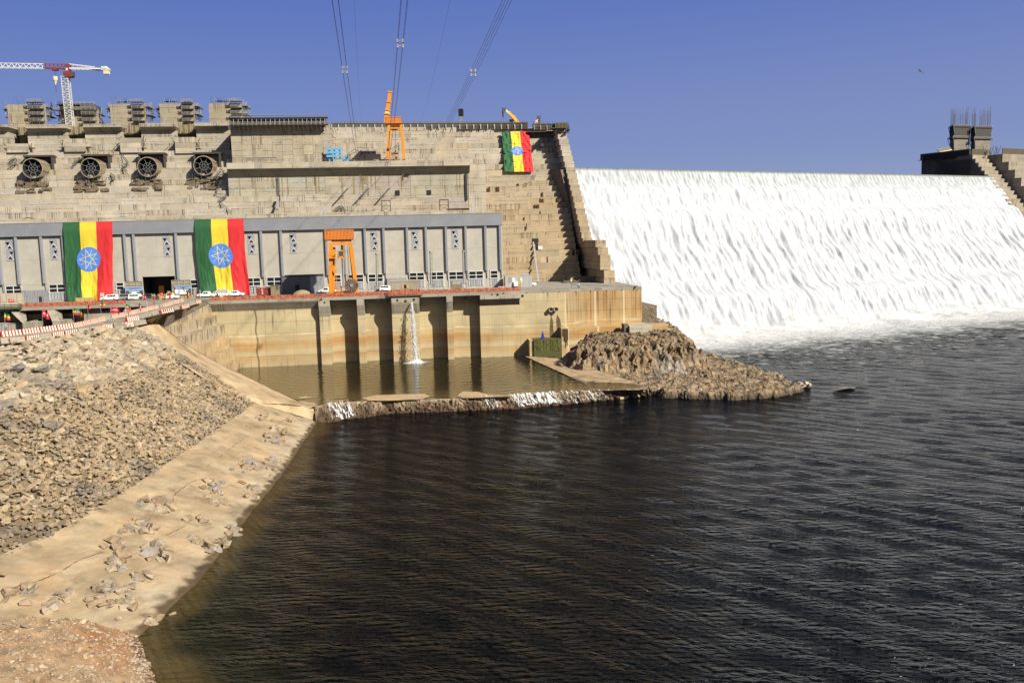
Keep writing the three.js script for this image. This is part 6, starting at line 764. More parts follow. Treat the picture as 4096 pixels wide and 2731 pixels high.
{
  const nx = 560, nz = 620, X0 = -75, X1 = 345;
  const swell = []; for (let i = 0; i < 14; i++) { const L = rr(2.2, 8), an = i % 3 ? -.64 + rr(-.22, .22) : 1.7 + rr(-.5, .5); swell.push([Math.cos(an) * 6.283 / L, Math.sin(an) * 6.283 / L, .0035 * Math.pow(L, .9), rr(0, 6.3)]); }
  const g = gridGeo(nx, nz, (s, t) => {
    const z = -28 * Math.pow(430 / 28, t), x = lerp(X0, X1, s); let y = 0; for (const [a, b, c, p] of swell) { const v = Math.sin(a * x + b * z + p + .8 * noise2(x * .02, z * .02)); y += c * v; }
    const near = shoreD(x, z), d = fallD(x, z), turb = smooth(95, 10, d) * smooth(60, 85, x + 0 * z), calm = smooth(0, 9, near) * smooth(-20, 40, x + (z + 200) * .0 + 30);
    y *= lerp(.25, 1, calm) * (1 + 1.6 * turb) * lerp(.75, 1.2, smooth(-.35, .35, fbm(x * .02 + 3, z * .03, 2))); y -= .12; y += turb * (.55 * fbm(x * .12, z * .2, 3) + .25 * noise2(x * .5, z * .7));
   
    let c = [.002, .003, .003]; const sh2 = smooth(5.5, .3, near + 1.6 * noise2(x * .12, z * .12)); c = [lerp(c[0], .075, sh2), lerp(c[1], .05, sh2), lerp(c[2], .017, sh2)]; const gr = smooth(14, 4, near) * .35 * smooth(-130, -90, z); c = [c[0] + .012 * gr, c[1] + .02 * gr, c[2] + .003 * gr];
    const dd = d - 6 * noise2(x * .03, z * .03); const f = clamp(smooth(62, 14, dd) * 1.2 - .1) , streak = fbm(x * .09, z * .35, 4), cap = smooth(.1, .34, streak - .42 * (1 - smooth(110, 30, dd)) + .08 * noise2(x * .9, z * 1.6)) * smooth(150, 70, dd);
    const fo = clamp(f + cap * .75) * smooth(74, 84, x); const green = smooth(75, 25, dd) * smooth(72, 84, x); c = [lerp(c[0], .06, green * .7), lerp(c[1], .075, green * .7), lerp(c[2], .06, green * .7)]; c = c.map((v) => lerp(v, .6, fo));
    return { p: V(x, y + fo * .2, z), c };
  }, true);
  tag(addMesh('river', g, waterM), 'dark rippled river water filling the foreground, foaming below the spillway', 'river', null, 'structure');
}
{ // pool behind the weir
  const m = new THREE.MeshPhysicalMaterial({ vertexColors: true, roughness: 0.06, ior: 1.33, bumpMap: poolTex, bumpScale: poolH * .5 });
  const x0 = -75, x1 = 62, jet = [U(c5(1690, 1200), ZE + 3).x, ZE + 3.4];
  const P = [[700, 1560], [1000, 1600], ...[]].map((q) => G(q, POOL)); void P;
  const back = (x) => -261.5; const frontP = WEIR; const g = gridGeo(330, 200, (s, t) => { const f = along(frontP, s), x = lerp(-58, 44, s); void x; const b = V(lerp(-56, 42, s), POOL, -262); const p = f.clone().lerp(b, 1 - t); p.y = POOL; const r = Math.hypot(p.x - jet[0], p.z - jet[1]); p.y += .05 * Math.sin(r * 1.9) * Math.exp(-r / 34) * (1 + .5 * noise2(p.x * .1, p.z * .1)); const sh2 = smooth(.72, 1.0, t) + smooth(.35, 0, s) * .8; const k = clamp(sh2); return { p, c: [lerp(.012, .065, k), lerp(.0105, .045, k), lerp(.004, .018, k)] }; });
  tag(addMesh('pool_water', g, m), 'still brown pool at the foot of the tailrace wall', 'pool', null, 'structure');
  const lp = [...[[700, 1480], [950, 1492], [1100, 1562], [1258, 1630]].map((q) => G(q, POOL))], e = new MB(); const q = gridGeo(30, 30, (s, t) => { const a = V(-75, POOL, -262).lerp(V(-56, POOL, -262), s), b = lp[3].clone().add(V(-14, 0, 4)).lerp(lp[3], s); const p = a.lerp(b, t); p.y = POOL - .003; return { p, c: [.065, .045, .018] }; }, true); void e; tag(addMesh('pool_margin', q, m), null, null, null, 'structure');
}
{ // drifting spray at the foot of the fall: nested billowing veils
  const veil = (off, h, dens, k) => gridGeo(150, 26, (s, t) => { const u = lerp(-14, SL + 6, s), run = lerp(31, 50, s) + off, y = -.2 + h * t * (.75 + .5 * noise2(u * .03 + k * 7, 2)), p = sp(u, y, run - y * .28 + 3 * fbm(u * .06, y * .12 + k, 3)); const a = clamp(dens * (1 - t) * (1 - t) * (.8 + .9 * fbm(u * .05 + k * 3, y * .1, 3)) * smooth(0, .08, s)); return { p, c: [.66, .67, .68, a] }; }, true, true);
  const m = mat([1, 1, 1], { vertexColors: true, transparent: true, roughness: 1 }); const w = thing('spray', 'white mist drifting at the foot of the spillway', 'mist', sp(SL / 2, 0, 40)); w.userData.kind = 'stuff';
  [[3, 17, .6], [8, 14, .5], [13, 11, .42], [19, 8, .34], [26, 6, .26], [34, 4, .18]].forEach(([o, h, d], k) => addMesh('mist_veil', veil(o, h, d, k), m, w, 'stuff'));
}
// ---------- cranes ----------
{ // tower crane on the crest
  const z = -349, S = (x, y) => U(c1(x, y), z), base = S(628, 682), top = S(605, 236), g = thing('tower_crane', 'white and red tower crane standing on the dam crest at the left', 'tower crane', base.clone());
  const bx = (nm, x0, y0, x1, y1, d, m) => { const r = rect(c1, x0, y0, x1, y1, z + d / 2); return new MB().box(r.x0, r.x1, r.y0, r.y1, z - d / 2, z + d / 2).build(nm, m, g); };
  const mastTop = V(base.x - .4, top.y, z); new MB().lattice(base.clone().add(V(0, -3, 0)), mastTop, 2.3, 2.3, 22, .12).build('mast', M.white, g); const ld = new MB(); ld.bar(base, mastTop, .25); ld.build('ladder', M.steelPale, g);
  bx('slewing_ring', 575, 218, 632, 236, 3.4, M.craneRed); bx('slewing_platform', 558, 190, 620, 220, 3.4, M.craneRed); bx('cab', 627, 192, 650, 232, 2, M.dark); bx('tower_head', 580, 122, 615, 190, 2.2, M.craneRed); bx('head_sign', 584, 160, 602, 182, 2.4, M.white);
  const jy = S(500, 162).y, jt = S(500, 122).y, j1 = S(-80, 155), j2 = S(390, 163), j3 = S(606, 168); const H = jt - jy;
  const jib = (a, b, n, nm, m) => { const q = new MB(), L = (t) => a.clone().lerp(b, t); for (const dz of [-.9, .9]) q.bar(L(0).add(V(0, 0, dz)), L(1).add(V(0, 0, dz)), .24); q.bar(L(0).add(V(0, H, 0)), L(1).add(V(0, H, 0)), .24); for (let i = 0; i < n; i++) for (const dz of [-.9, .9]) q.bar(L(i / n).add(V(0, 0, dz)), L((i + .5) / n).add(V(0, H, 0)), .12).bar(L((i + .5) / n).add(V(0, H, 0)), L((i + 1) / n).add(V(0, 0, dz)), .12); q.build(nm, m, g); };
  jib(j1, j2, 9, 'jib', M.white); jib(j2, j3, 6, 'jib_root', M.craneRed);
  const c0 = S(612, 166), c3 = S(955, 172); const q = new MB(); for (const dz of [-.8, .8]) q.bar(c0.clone().add(V(0, 0, dz)), c3.clone().add(V(0, 0, dz)), .5); q.bar(S(612, 124), S(845, 152), .3).bar(S(612, 130), S(900, 168), .12); for (let i = 1; i < 9; i++) { const p = c0.clone().lerp(c3, i / 9); q.bar(p, S(612, 124).lerp(S(845, 152), Math.min(1, i / 6)), .09); } q.build('counter_jib', M.white, g); bx('winch_deck', 845, 158, 915, 176, 1.8, M.dark);
  bx('counterweight', 900, 160, 970, 178, 2, M.cream); bx('counterweight', 922, 178, 968, 212, 1.8, M.cream); const lab = canvasTex(128, 32, (x) => { x.fillStyle = '#f1efe8'; x.fillRect(0, 0, 128, 32); x.fillStyle = '#222'; x.font = 'bold 24px sans-serif'; x.fillText('TEREX', 26, 25); x.beginPath(); x.arc(14, 16, 8, 0, 7); x.fill(); }); const r = rect(c1, 902, 146, 952, 162, z + 1.1), pg = new THREE.PlaneGeometry(r.x1 - r.x0, r.y1 - r.y0); pg.translate((r.x0 + r.x1) / 2, (r.y0 + r.y1) / 2, z + 1.2); addMesh('name_plate', pg, mat([1, 1, 1], { map: lab }), g); new MB().R({ ...r, z: z + 1.15 }, 2).build('ballast_box', M.white, g);
  const tr = S(487, 168); new MB().box(tr.x - 1, tr.x + 1, tr.y - .6, tr.y + .1, z - 1, z + 1).build('trolley', M.craneRed, g); const hk = S(490, 272), rp = new MB(); rp.bar(tr, hk, .07).bar(tr.clone().add(V(.6, 0, 0)), hk, .07).bar(hk, S(500, 375), .16); rp.build('hoist_rope', M.dark, g); new MB().tube(hk.clone().add(V(0, 1.4, 0)), hk, 1.0, .8, 10).tube(hk, hk.clone().add(V(0, -1.6, 0)), .7, .15, 10).build('hook_block', M.cream, g);
}
// orange portal gantries
function gantry(label, c, z, d, o) {
  const r = (x0, y0, x1, y1, zz) => rect(c, x0, y0, x1, y1, zz), P = (x, y, zz = z) => U(c(x, y), zz), b0 = P(...o.foot), g = thing('gantry_crane', label, 'gantry crane', V(b0.x, o.y, z));
  const k = r(...o.box, z + .6); new MB().box(k.x0, k.x1, k.y0, k.y1, z - d - .5, z + .6).build('machinery_house', M.orangeDeep, g); new MB().box(k.x0 - .1, k.x1 + .1, k.y1, k.y1 + .15, z - d - .6, z + .7).build('house_roof', M.orange, g);
  for (const [x0, y0, x1, y1] of o.beams) { const q = r(x0, y0, x1, y1, z); for (const zz of [z, z - d + 1]) new MB().off().box(q.x0, q.x1, q.y0, q.y1, zz - 1, zz).build('cross_beam', M.orange, g); }
  for (const [xa, ya, xb, yb, w, deep] of o.legs) for (const zz of deep ? [z - 1.3] : [z, z - d + 1]) { const a = P(xa, ya, zz), e = P(xb, yb, zz); e.y = Math.max(e.y, o.y + .6); a.z = e.z = zz - .5; new MB().off().bar(a, e, w, 1.1).build('leg', M.orange, g); }
  for (const [x0, y0, x1, y1] of o.sills) { const q = r(x0, y0, x1, y1, z + .2); new MB().box(q.x0, q.x1, Math.max(q.y0, o.y + .25), q.y1, z - 1.1, z + .2).build('sill_beam', M.orange, g); for (let i = 0; i < 4; i++) { const x = lerp(q.x0 + .5, q.x1 - .5, i / 3); new MB().tube(V(x, o.y + .35, z - .7), V(x, o.y + .35, z - .1), .34, .34, 12).build('wheel', M.dark, g); } }
  const f = new MB(); for (const [x0, y0, x1, y1] of o.rails) { const a = P(x0, y0), e = P(x1, y1); for (const h of [0, .5, 1]) f.bar(V(a.x, lerp(e.y, a.y, h), z + .6), V(e.x, lerp(e.y, a.y, h), z + .6), .09); const n = Math.max(2, Math.round((e.x - a.x) / 1.1)); for (let i = 0; i <= n; i++) f.bar(V(lerp(a.x, e.x, i / n), e.y, z + .6), V(lerp(a.x, e.x, i / n), a.y, z + .6), .09); }
  for (const [x, y0, y1] of o.ladders) { const a = P(x, y0), e = P(x, y1); for (const s of [-.25, .25]) f.bar(V(a.x + s, a.y, z + .5), V(e.x + s, e.y, z + .5), .07); for (let y = e.y; y < a.y; y += .45) f.bar(V(a.x - .25, y, z + .5), V(a.x + .25, y, z + .5), .06); }
  if (f.p.length) f.build('railing', M.orange, g);
  if (o.plat) { const q = r(...o.plat, z + .9); new MB().box(q.x0, q.x1, q.y0, q.y1, z - .8, z + .9).build('platform', M.orange, g); }
  const cb = r(...o.cab, z + .9), h = new MB().box(cb.x0, cb.x1, lerp(cb.y0, cb.y1, .82), cb.y1, z - 1, z + .95).box(cb.x0, cb.x1, cb.y0, lerp(cb.y0, cb.y1, .16), z - 1, z + .9).box(cb.x0, cb.x0 + .1, cb.y0, cb.y1, z - 1, z + .9).box(cb.x1 - .1, cb.x1, cb.y0, cb.y1, z - 1, z + .9).build('cab', M.orange, g); new MB().box(cb.x0 + .1, cb.x1 - .1, lerp(cb.y0, cb.y1, .16), lerp(cb.y0, cb.y1, .82), z - .9, z + .8).build('cab_glass', mat([.07, .1, .09], { roughness: .1 }), h);
  const rp = new MB(); for (const [xa, ya, xb, yb] of o.ropes) rp.bar(P(xa, ya, z - d / 2), P(xb, yb, z - d / 2), .08); if (rp.p.length) rp.build('hoist_ropes', M.dark, g);
  return g;
}
const GZ = ZE - 2.2;
const lowG = gantry('orange portal gantry crane with a cable reel on the tailrace deck', p4, GZ, 6.5, { y: DECK, foot: [740, 1330], box: [420, 264, 912, 427], beams: [[430, 427, 905, 442], [545, 442, 870, 470], [560, 480, 850, 524]], legs: [[535, 480, 530, 1360, 1.05], [588, 560, 572, 1330, .8, 1], [875, 480, 985, 1345, 1.0], [862, 560, 930, 1200, .5, 1]], sills: [[505, 1322, 1000, 1366]], rails: [[465, 680, 660, 738], [605, 1262, 795, 1322], [470, 480, 512, 552]], ladders: [[615, 770, 1320], [490, 555, 740]], plat: [468, 740, 866, 753], cab: [662, 610, 756, 738], ropes: [[815, 530, 855, 1330], [830, 530, 870, 1330]] });
{ const c = U(p4(893, 1226), GZ + 1.2), R = 1.95, q = new MB(); q.tube(V(c.x, c.y, c.z - .7), V(c.x, c.y, c.z - .1), R, R, 32); const reel = q.build('cable_reel', mat([.2, .09, .035], { map: rustTex }), lowG); for (let i = 0; i < 16; i++) { const a = i / 16 * Math.PI * 2; new MB().bar(V(c.x + Math.cos(a) * .3, c.y + Math.sin(a) * .3, c.z + .05), V(c.x + Math.cos(a) * (R + .25), c.y + Math.sin(a) * (R + .25), c.z + .05), .08).build('spoke', M.galv, reel); } new MB().tube(V(c.x, c.y, c.z - .1), V(c.x, c.y, c.z + .25), .42, .42, 14).build('hub', M.galv, reel); const bx = rect(p4, 575, 955, 632, 1000, GZ + .5); new MB().R(bx, .9).build('switch_box', M.orange, lowG); }
gantry('orange portal gantry crane on the upper deck against the pale dam face', q4, -324, 5, { y: UYl + 2.1, foot: [1110, 1215], box: [942, 507, 1200, 600], beams: [[950, 600, 1200, 610], [990, 612, 1195, 632], [1025, 665, 1170, 685]], legs: [[1003, 615, 980, 1195, 1.0], [1190, 615, 1240, 1195, 1.0], [1183, 680, 1232, 1195, .5, 1]], sills: [[962, 1188, 1268, 1218]], rails: [[975, 960, 1030, 990]], ladders: [[1035, 700, 1180]], plat: [972, 985, 1035, 996], cab: [1085, 1108, 1138, 1182], ropes: [[1095, 690, 1100, 1100], [1105, 690, 1112, 1100], [1060, 690, 1030, 1100]] });
{ const z = -326.5, a = U(q4(1080, 1075), z), b = U(q4(1140, 1190), z), g = thing('grapple', 'dark spreader frame hanging inside the upper gantry', 'lifting frame', V(a.x, b.y, z)); const m = new MB(); m.box(a.x - 1, b.x + .3, a.y - .2, a.y + .2, z - 1, z + 1).bar(V(a.x, a.y, z), U(q4(1108, 1025), z), .5); m.build('frame', M.dark, g); }
// telescopic boom of a mobile crane behind the upper gantry, and two more on the crest
function boomCrane(label, c, z, pts, w, cols, body, hook) { const P = pts.map((q) => U(c(...q), z)), g = thing('mobile_crane', label, 'mobile crane', P[0].clone()); for (let i = 0; i < P.length - 1; i++) { const t = lerp(w, w * .72, i / Math.max(1, P.length - 2)); new MB().off().bar(P[i], P[i + 1], t, t).build('boom_section', cols[i % cols.length], g); const d = P[i + 1].clone().sub(P[i]).normalize(); new MB().bar(P[i + 1].clone().addScaledVector(d, -.3), P[i + 1].clone().addScaledVector(d, .25), t * 1.3).build('boom_collar', cols[0], g); } const e = P[P.length - 1]; new MB().box(e.x - .7, e.x + .7, e.y - .6, e.y + .5, z - .6, z + .6).build('boom_head', M.dark, g);
  if (body) { const r = rect(c, ...body, z + 1.4); new MB().box(r.x0, r.x1, r.y0, r.y1, z - 1.4, z + 1.4).build('superstructure', cols[0], g); new MB().box(r.x0 - 3, r.x1 + 2, r.y0 - 1.6, r.y0, z - 1.4, z + 1.4).build('carrier', M.dark, g); new MB().box(r.x0 - 1.2, r.x0 + .6, r.y0, r.y1 + .9, z + .2, z + 1.5).build('cab', M.glass, g); for (let i = 0; i < 4; i++) new MB().tube(V(lerp(r.x0 - 2.5, r.x1 + 1.5, i / 3), r.y0 - 1.7, z + 1.1), V(lerp(r.x0 - 2.5, r.x1 + 1.5, i / 3), r.y0 - 1.7, z + 1.5), .7, .7, 14).build('wheel', M.tyre, g); const q = P[0].clone().lerp(P[1], .55); new MB().tube(V(r.x0, r.y1, z), q, .25, .2, 8).build('luffing_ram', M.steelPale, g); }
  if (hook) { const h = U(c(...hook), z), m = new MB(); m.bar(e, h, .1).bar(e.clone().add(V(.5, 0, 0)), h, .1).bar(h, h.clone().add(V(0, -9, 0)), .08); m.build('hoist_rope', M.dark, g); new MB().tube(h.clone().add(V(0, 1, 0)), h.clone().add(V(0, -1.4, 0)), .55, .3, 8).build('hook_block', M.dark, g); } return g; }
boomCrane('tall orange telescopic boom of a mobile crane rising behind the upper gantry', q4, -362, [[952, 640], [972, 455], [980, 395], [1000, 265], [1018, 108]], 1.9, [M.orange, M.cream, M.orange, M.orange], null, null);
boomCrane('yellow mobile crane with raised boom on the crest above the draped flag', q5, -362, [[862, 275], [800, 190], [730, 125], [652, 62]], 1.15, [M.yellow, M.yellow, M.cream], [782, 258, 905, 298], [638, 135]);
boomCrane('small pale mobile crane boom on the crest right of the yellow crane', q5, -366, [[1138, 305], [1160, 258], [1198, 188]], .95, [M.cream, mat([.5, .3, .2])], null, [1205, 270]);
{ const z = -362, a = U(sk(1480, 1170), z), b = U(sk(1477, 1050), z), g = thing('floodlight_mast', 'floodlight mast with three rows of lamps on the dam crest', 'floodlight', a.clone()); new MB().lattice(a, b, .7, .7, 14, .1).build('mast', M.galv, g); const k = rect(sk, 1456, 1008, 1497, 1048, z); for (let j = 0; j < 3; j++) { new MB().bar(V(k.x0, lerp(k.y0, k.y1, j / 2), z), V(k.x1, lerp(k.y0, k.y1, j / 2), z), .18).build('cross_arm', M.dark, g); for (let i = 0; i < 3; i++) { const x = lerp(k.x0 + .5, k.x1 - .5, i / 2), y = lerp(k.y0, k.y1, j / 2); new MB().tube(V(x, y + .1, z - .2), V(x, y - .35, z + .7), .35, .75, 12).build('lamp', M.dark, g); } } new MB().box(a.x - 1.1, a.x + 1.1, a.y - 4, a.y + .6, z - 1, z + 1).build('plinth', M.concPale, g); }
{ const z = -329, k = rect(q4, 20, 1000, 262, 1225, z), g = thing('blue_steel_rack', 'three-tier bright blue steel frame on the upper deck', 'steel rack', V(k.x0, k.y0, z)); for (let j = 0; j < 3; j++) { const y = lerp(k.y0 + 2.2, k.y1 - .4, j / 2); new MB().box(k.x0, k.x1, y, y + .8, z - .6, z).build('beam', M.blue, g); } for (const t of [.18, .52, .86]) new MB().box(lerp(k.x0, k.x1, t) - .25, lerp(k.x0, k.x1, t) + .25, k.y0, k.y1, z - 1, z - .61).build('post', M.blue, g); const l = new MB(), x = k.x1 + .8; l.bar(V(x, k.y0, z), V(x - .6, k.y0 + 3.6, z), .14).bar(V(x + .8, k.y0, z), V(x, k.y0 + 3.6, z), .14); l.build('ladder', M.blue, g);
  const d = rect(q4, 378, 1175, 442, 1232, -335), h = thing('blue_doorway', 'dark doorway with a blue side frame at the foot of the dam face on the upper deck', 'doorway', V(d.x0, d.y0, -335)); new MB().box(d.x0, d.x1, d.y0, d.y1, -337, -335).build('opening', M.hole, h); new MB().hexa([[d.x0 - 2, d.y0], [d.x0, d.y0]].flatMap(([x, y]) => [V(x, y, -334.6)]).concat([V(d.x0, d.y0, -335.4), V(d.x0 - 2, d.y0, -335.4), V(d.x0 - 1.6, d.y1 + 1.4, -334.6), V(d.x0 - .4, d.y1 + 1.4, -334.6), V(d.x0 - .4, d.y1 + 1.4, -335.4), V(d.x0 - 1.6, d.y1 + 1.4, -335.4)])).build('side_frame', M.blue, h); }
// ---------- overhead lines ----------
const endAt = (c, q, z) => U(c(...q), z);
const cableM = mat([.09, .09, .1], { roughness: .6 });
function bundle(label, top, end, spread, nc, spacers, r) { // conductors sagging from a pylon behind the camera to the dam
  const g = thing('power_line', label, 'power line', end.clone()); const N = 100; const curves = [];
  for (let k = 0; k < nc; k++) { const o = nc === 1 ? V(0, 0, 0) : V(((k % 2) - .5) * spread, nc > 2 ? (k < 2 ? .5 : -.5) * spread : 0, 0); const A = top.clone().add(o), B = end.clone().add(o.clone().multiplyScalar(.9)); const f = (t) => { const p = A.clone().lerp(B, t); p.y -= 4 * 2.2 * t * (1 - t); return p; }; curves.push(f); const m = new MB(); const T = (i) => -1.1 + 2.1 * i / N; for (let i = 0; i < N; i++) m.tube(f(T(i)), f(T(i + 1)), r, r, 5, false); m.build('conductor', cableM, g); }
  for (const t of spacers) { const c = curves.map((f) => f(t)), m = new MB(); const o = [0, 1, 3, 2]; for (let i = 0; i < 4; i++) m.bar(c[o[i]], c[o[(i + 1) % 4]], .08); for (const p of c) m.bar(p.clone().add(V(0, .15, 0)), p.clone().add(V(0, -.25, .1)), .18); m.build('spacer', M.galv, g); }
  return g; }
const skyAt = (px, py, d) => dirOf(px, py).normalize().multiplyScalar(d).add(V(0, EYE, 0));
const spT = (top, end, py, n = 400) => { let best = 0, bd = 1e9; for (let i = 0; i <= n; i++) { const t = i / n, p = top.clone().lerp(end, t); p.y -= 8.8 * t * (1 - t); const q = p.clone().project(camera); const y = (1 - q.y) / 2 * 2731; if (Math.abs(y - py) < bd) { bd = Math.abs(y - py); best = t; } } return best; };
{ const e1 = endAt(c2, [1205, 800], -323), t1 = skyAt(1332, -60, 92), e2 = endAt(c2, [1437, 860], -323), t2 = skyAt(1622, -60, 88), e3 = endAt(c2, [1742, 815], -323), t3 = skyAt(2055, -60, 90);
  bundle('left overhead line of twin conductors running up from the upper deck', t1, e1, .62, 4, [spT(t1, e1, 279), spT(t1, e1, 548)], .02); bundle('middle overhead line of conductors passing behind the orange boom', t2, e2, .62, 4, [spT(t2, e2, 173)], .02); bundle('right overhead line of four conductors slanting across the sky', t3, e3, .62, 4, [spT(t3, e3, 289), spT(t3, e3, 552)], .02);
  bundle('thin earth wire between the left and middle lines', skyAt(1413, -60, 100), endAt(sk, [556, 1130], -350), 0, 1, [], .012); bundle('thin earth wire between the middle and right lines', skyAt(1812, -60, 100), endAt(sk, [1095, 1130], -350), 0, 1, [], .012);
  [[1240, 865, 1100, 1015, 1010, 1110, 'leftmost of three slanting insulator strings on the corbelled wall'], [1437, 862, 1285, 1015, 1195, 1105, 'middle of three slanting insulator strings on the corbelled wall'], [1620, 865, 1475, 1012, 1385, 1110, 'rightmost of three slanting insulator strings on the corbelled wall']].forEach(([a, b, c, d, e, f, l]) => { const A = U(c2(a, b), -324.6), B = U(c2(c, d), -322.5), D = U(c2(e, f), -320.5), g = thing('insulator_string', l, 'insulator', A.clone()); new MB().bar(A, B, .07).build('wire', M.galv, g); const m = new MB(); for (let i = 0; i < 30; i++) { const p = B.clone().lerp(D, i / 30), q = B.clone().lerp(D, (i + .55) / 30); m.tube(p, q, .3, .22, 7); } m.build('discs', M.galv, g); new MB().box(A.x - .9, A.x + .9, A.y - .4, A.y + .4, -325, -324.5).build('anchor', M.steelPale, g); }); }
// ---------- fences ----------
function netFence(label, P, h = 1.15, sag = .1) { const g = thing('safety_fence', label, 'fence', P[0].clone()); for (let i = 0; i < P.length - 1; i++) { const a = P[i], b = P[i + 1]; addMesh('netting', gridGeo(8, 3, (s, t) => { const p = a.clone().lerp(b, s); p.y += .08 + t * (h - .1 - sag * Math.sin(s * Math.PI) * (.5 + rnd())); p.z += .12 * noise2(p.x * 1.5, t * 2); return { p, uv: [p.x, p.y] }; }), M.net, g); } P.forEach((p) => new MB().bar(p.clone().add(V(0, -.6, .02)), p.clone().add(V(0, h + .25, .02)), .07).build('post', M.rebar, g)); const r = new MB(); for (const e of [.35, .75, h]) r.bar(P[0].clone().add(V(0, e, .05)), P[P.length - 1].clone().add(V(0, e, .05)), .04); r.build('rail', M.rebar, g); return g; }
const row = (x0, x1, z, step = 2.2, y = DECK) => { const n = Math.max(1, Math.round((x1 - x0) / step)); return Array.from({ length: n + 1 }, (_, i) => V(lerp(x0, x1, i / n), y, z)); };
const fx = (c, x, y) => U(c(x, y), ZE + .05).x;
netFence('orange net fence along the deck left of the ramp', row(fx(q7, 350, 200), fx(q7, 2352, 160), ZE - .1)); netFence('orange net fence over the deck between the ramp and the gantry', row(DXM, fx(p4, 320, 1400), ZE - .1)); netFence('orange net fence in front of the gantry and its cable reel', row(fx(p4, 320, 1400) + .3, fx(p4, 1530, 1380), ZE - .1, 2)); netFence('orange net fence bulging out above the water jet', row(fx(p4, 1535, 1380), fx(p5, 385, 1430), ZE + 1, 1.6), 1.5, .02); netFence('orange net fence right of the water jet as far as the parked cars', row(fx(p5, 400, 1430), fx(t6, 575, 690), ZE - .1, 2));
new MB().box(fx(p4, 1535, 1380), fx(p5, 385, 1430), DECK - .3, DECK - .02, ZE - 1, ZE + 1.05).build('deck_extension', M.wood, tail);
function railing(label, P, h = 1.1) { const g = thing('railing', label, 'railing', P[0].clone()); P.forEach((p) => new MB().bar(p, p.clone().add(V(0, h, 0)), .06).build('post', M.steelPale, g)); const r = new MB(); for (const e of [.4, .75, h]) for (let i = 0; i < P.length - 1; i++) r.bar(P[i].clone().add(V(0, e, 0)), P[i + 1].clone().add(V(0, e, 0)), .045); r.build('rails', M.steelPale, g); }
railing('grey steel railing along the front edge of the right deck', row(U(t6(735, 690), ZW).x, DXR - .3, ZW - .2, 2.4)); railing('pale railing along the far right end of the deck', [0, 1, 2, 3, 4, 5, 6, 7, 8].map((i) => V(DXR - .3, DECK, ZW - .4 - i * 3.4)), 1.3);
{ const k = new MB(), a = G(t7(160, 232), DECK + .01), b = G(t7(1190, 262), DECK + .01); const w = V(0, 0, -1.5); k.quad(a.clone(), b.clone(), b.clone().add(w), a.clone().add(w.clone().multiplyScalar(2.6))); tag(k.build('slot_cover', M.hole), 'long dark slot in the pale deck floor near its right end', 'slot', null, 'structure'); }
// ---------- barriers on the road ----------
const stripe = canvasTex(256, 64, (x) => { for (let i = 0; i < 12; i++) { x.fillStyle = i % 2 ? '#efe6cf' : '#a32b36'; x.fillRect(i * 256 / 12, 0, 256 / 12 + 1, 64); } for (let i = 0; i < 500; i++) { x.fillStyle = `rgba(150,130,100,${.1 * (i % 4)})`; x.fillRect((i * 97) % 256, (i * 53) % 64, 5, 2); } });
const barM = mat([.92, .9, .86], { map: stripe, roughness: .8 });
function barrier(label, a, b, style, group, h = .95) { const d = b.clone().sub(a), L = d.length() - .12, g = proto(); const sec = [[-.34, 0], [.34, 0], [.34, .12], [.18, .36], [.11, h], [-.11, h], [-.18, .36], [-.34, .12]]; const m = new MB(), q = (i, x) => V(x, sec[i][1], sec[i][0]); for (let i = 0; i < 8; i++) { const j = (i + 1) % 8, A = q(i, 0), B = q(i, L), Cc = q(j, L), D = q(j, 0), n = V(0, 0, 0).crossVectors(Cc.clone().sub(A), D.clone().sub(B)).normalize().negate(); const uv = (p) => [p.x / L, p.y / h]; m.tri(A, Cc, B, n, [uv(A), uv(Cc), uv(B)]); m.tri(A, D, Cc, n, [uv(A), uv(D), uv(Cc)]); } m.build('body', style === 'bare' ? M.conc : barM, g); for (const x of [0, L]) { const e = new MB(), c = V(x, .3, 0); for (let i = 0; i < 8; i++) e.tri(c, q(i, x), q((i + 1) % 8, x)); e.build('end_face', style === 'bare' ? M.conc : M.barRed, g); } return place(g, 'road_barrier', label, 'barrier', a.clone().add(V(0, .02, 0)), -Math.atan2(d.z, d.x), group); }
const walk = (P, t0, t1, n, f) => { for (let i = 0; i < n; i++) f(along(P, lerp(t0, t1, i / n)), along(P, lerp(t0, t1, (i + 1) / n)), i); };
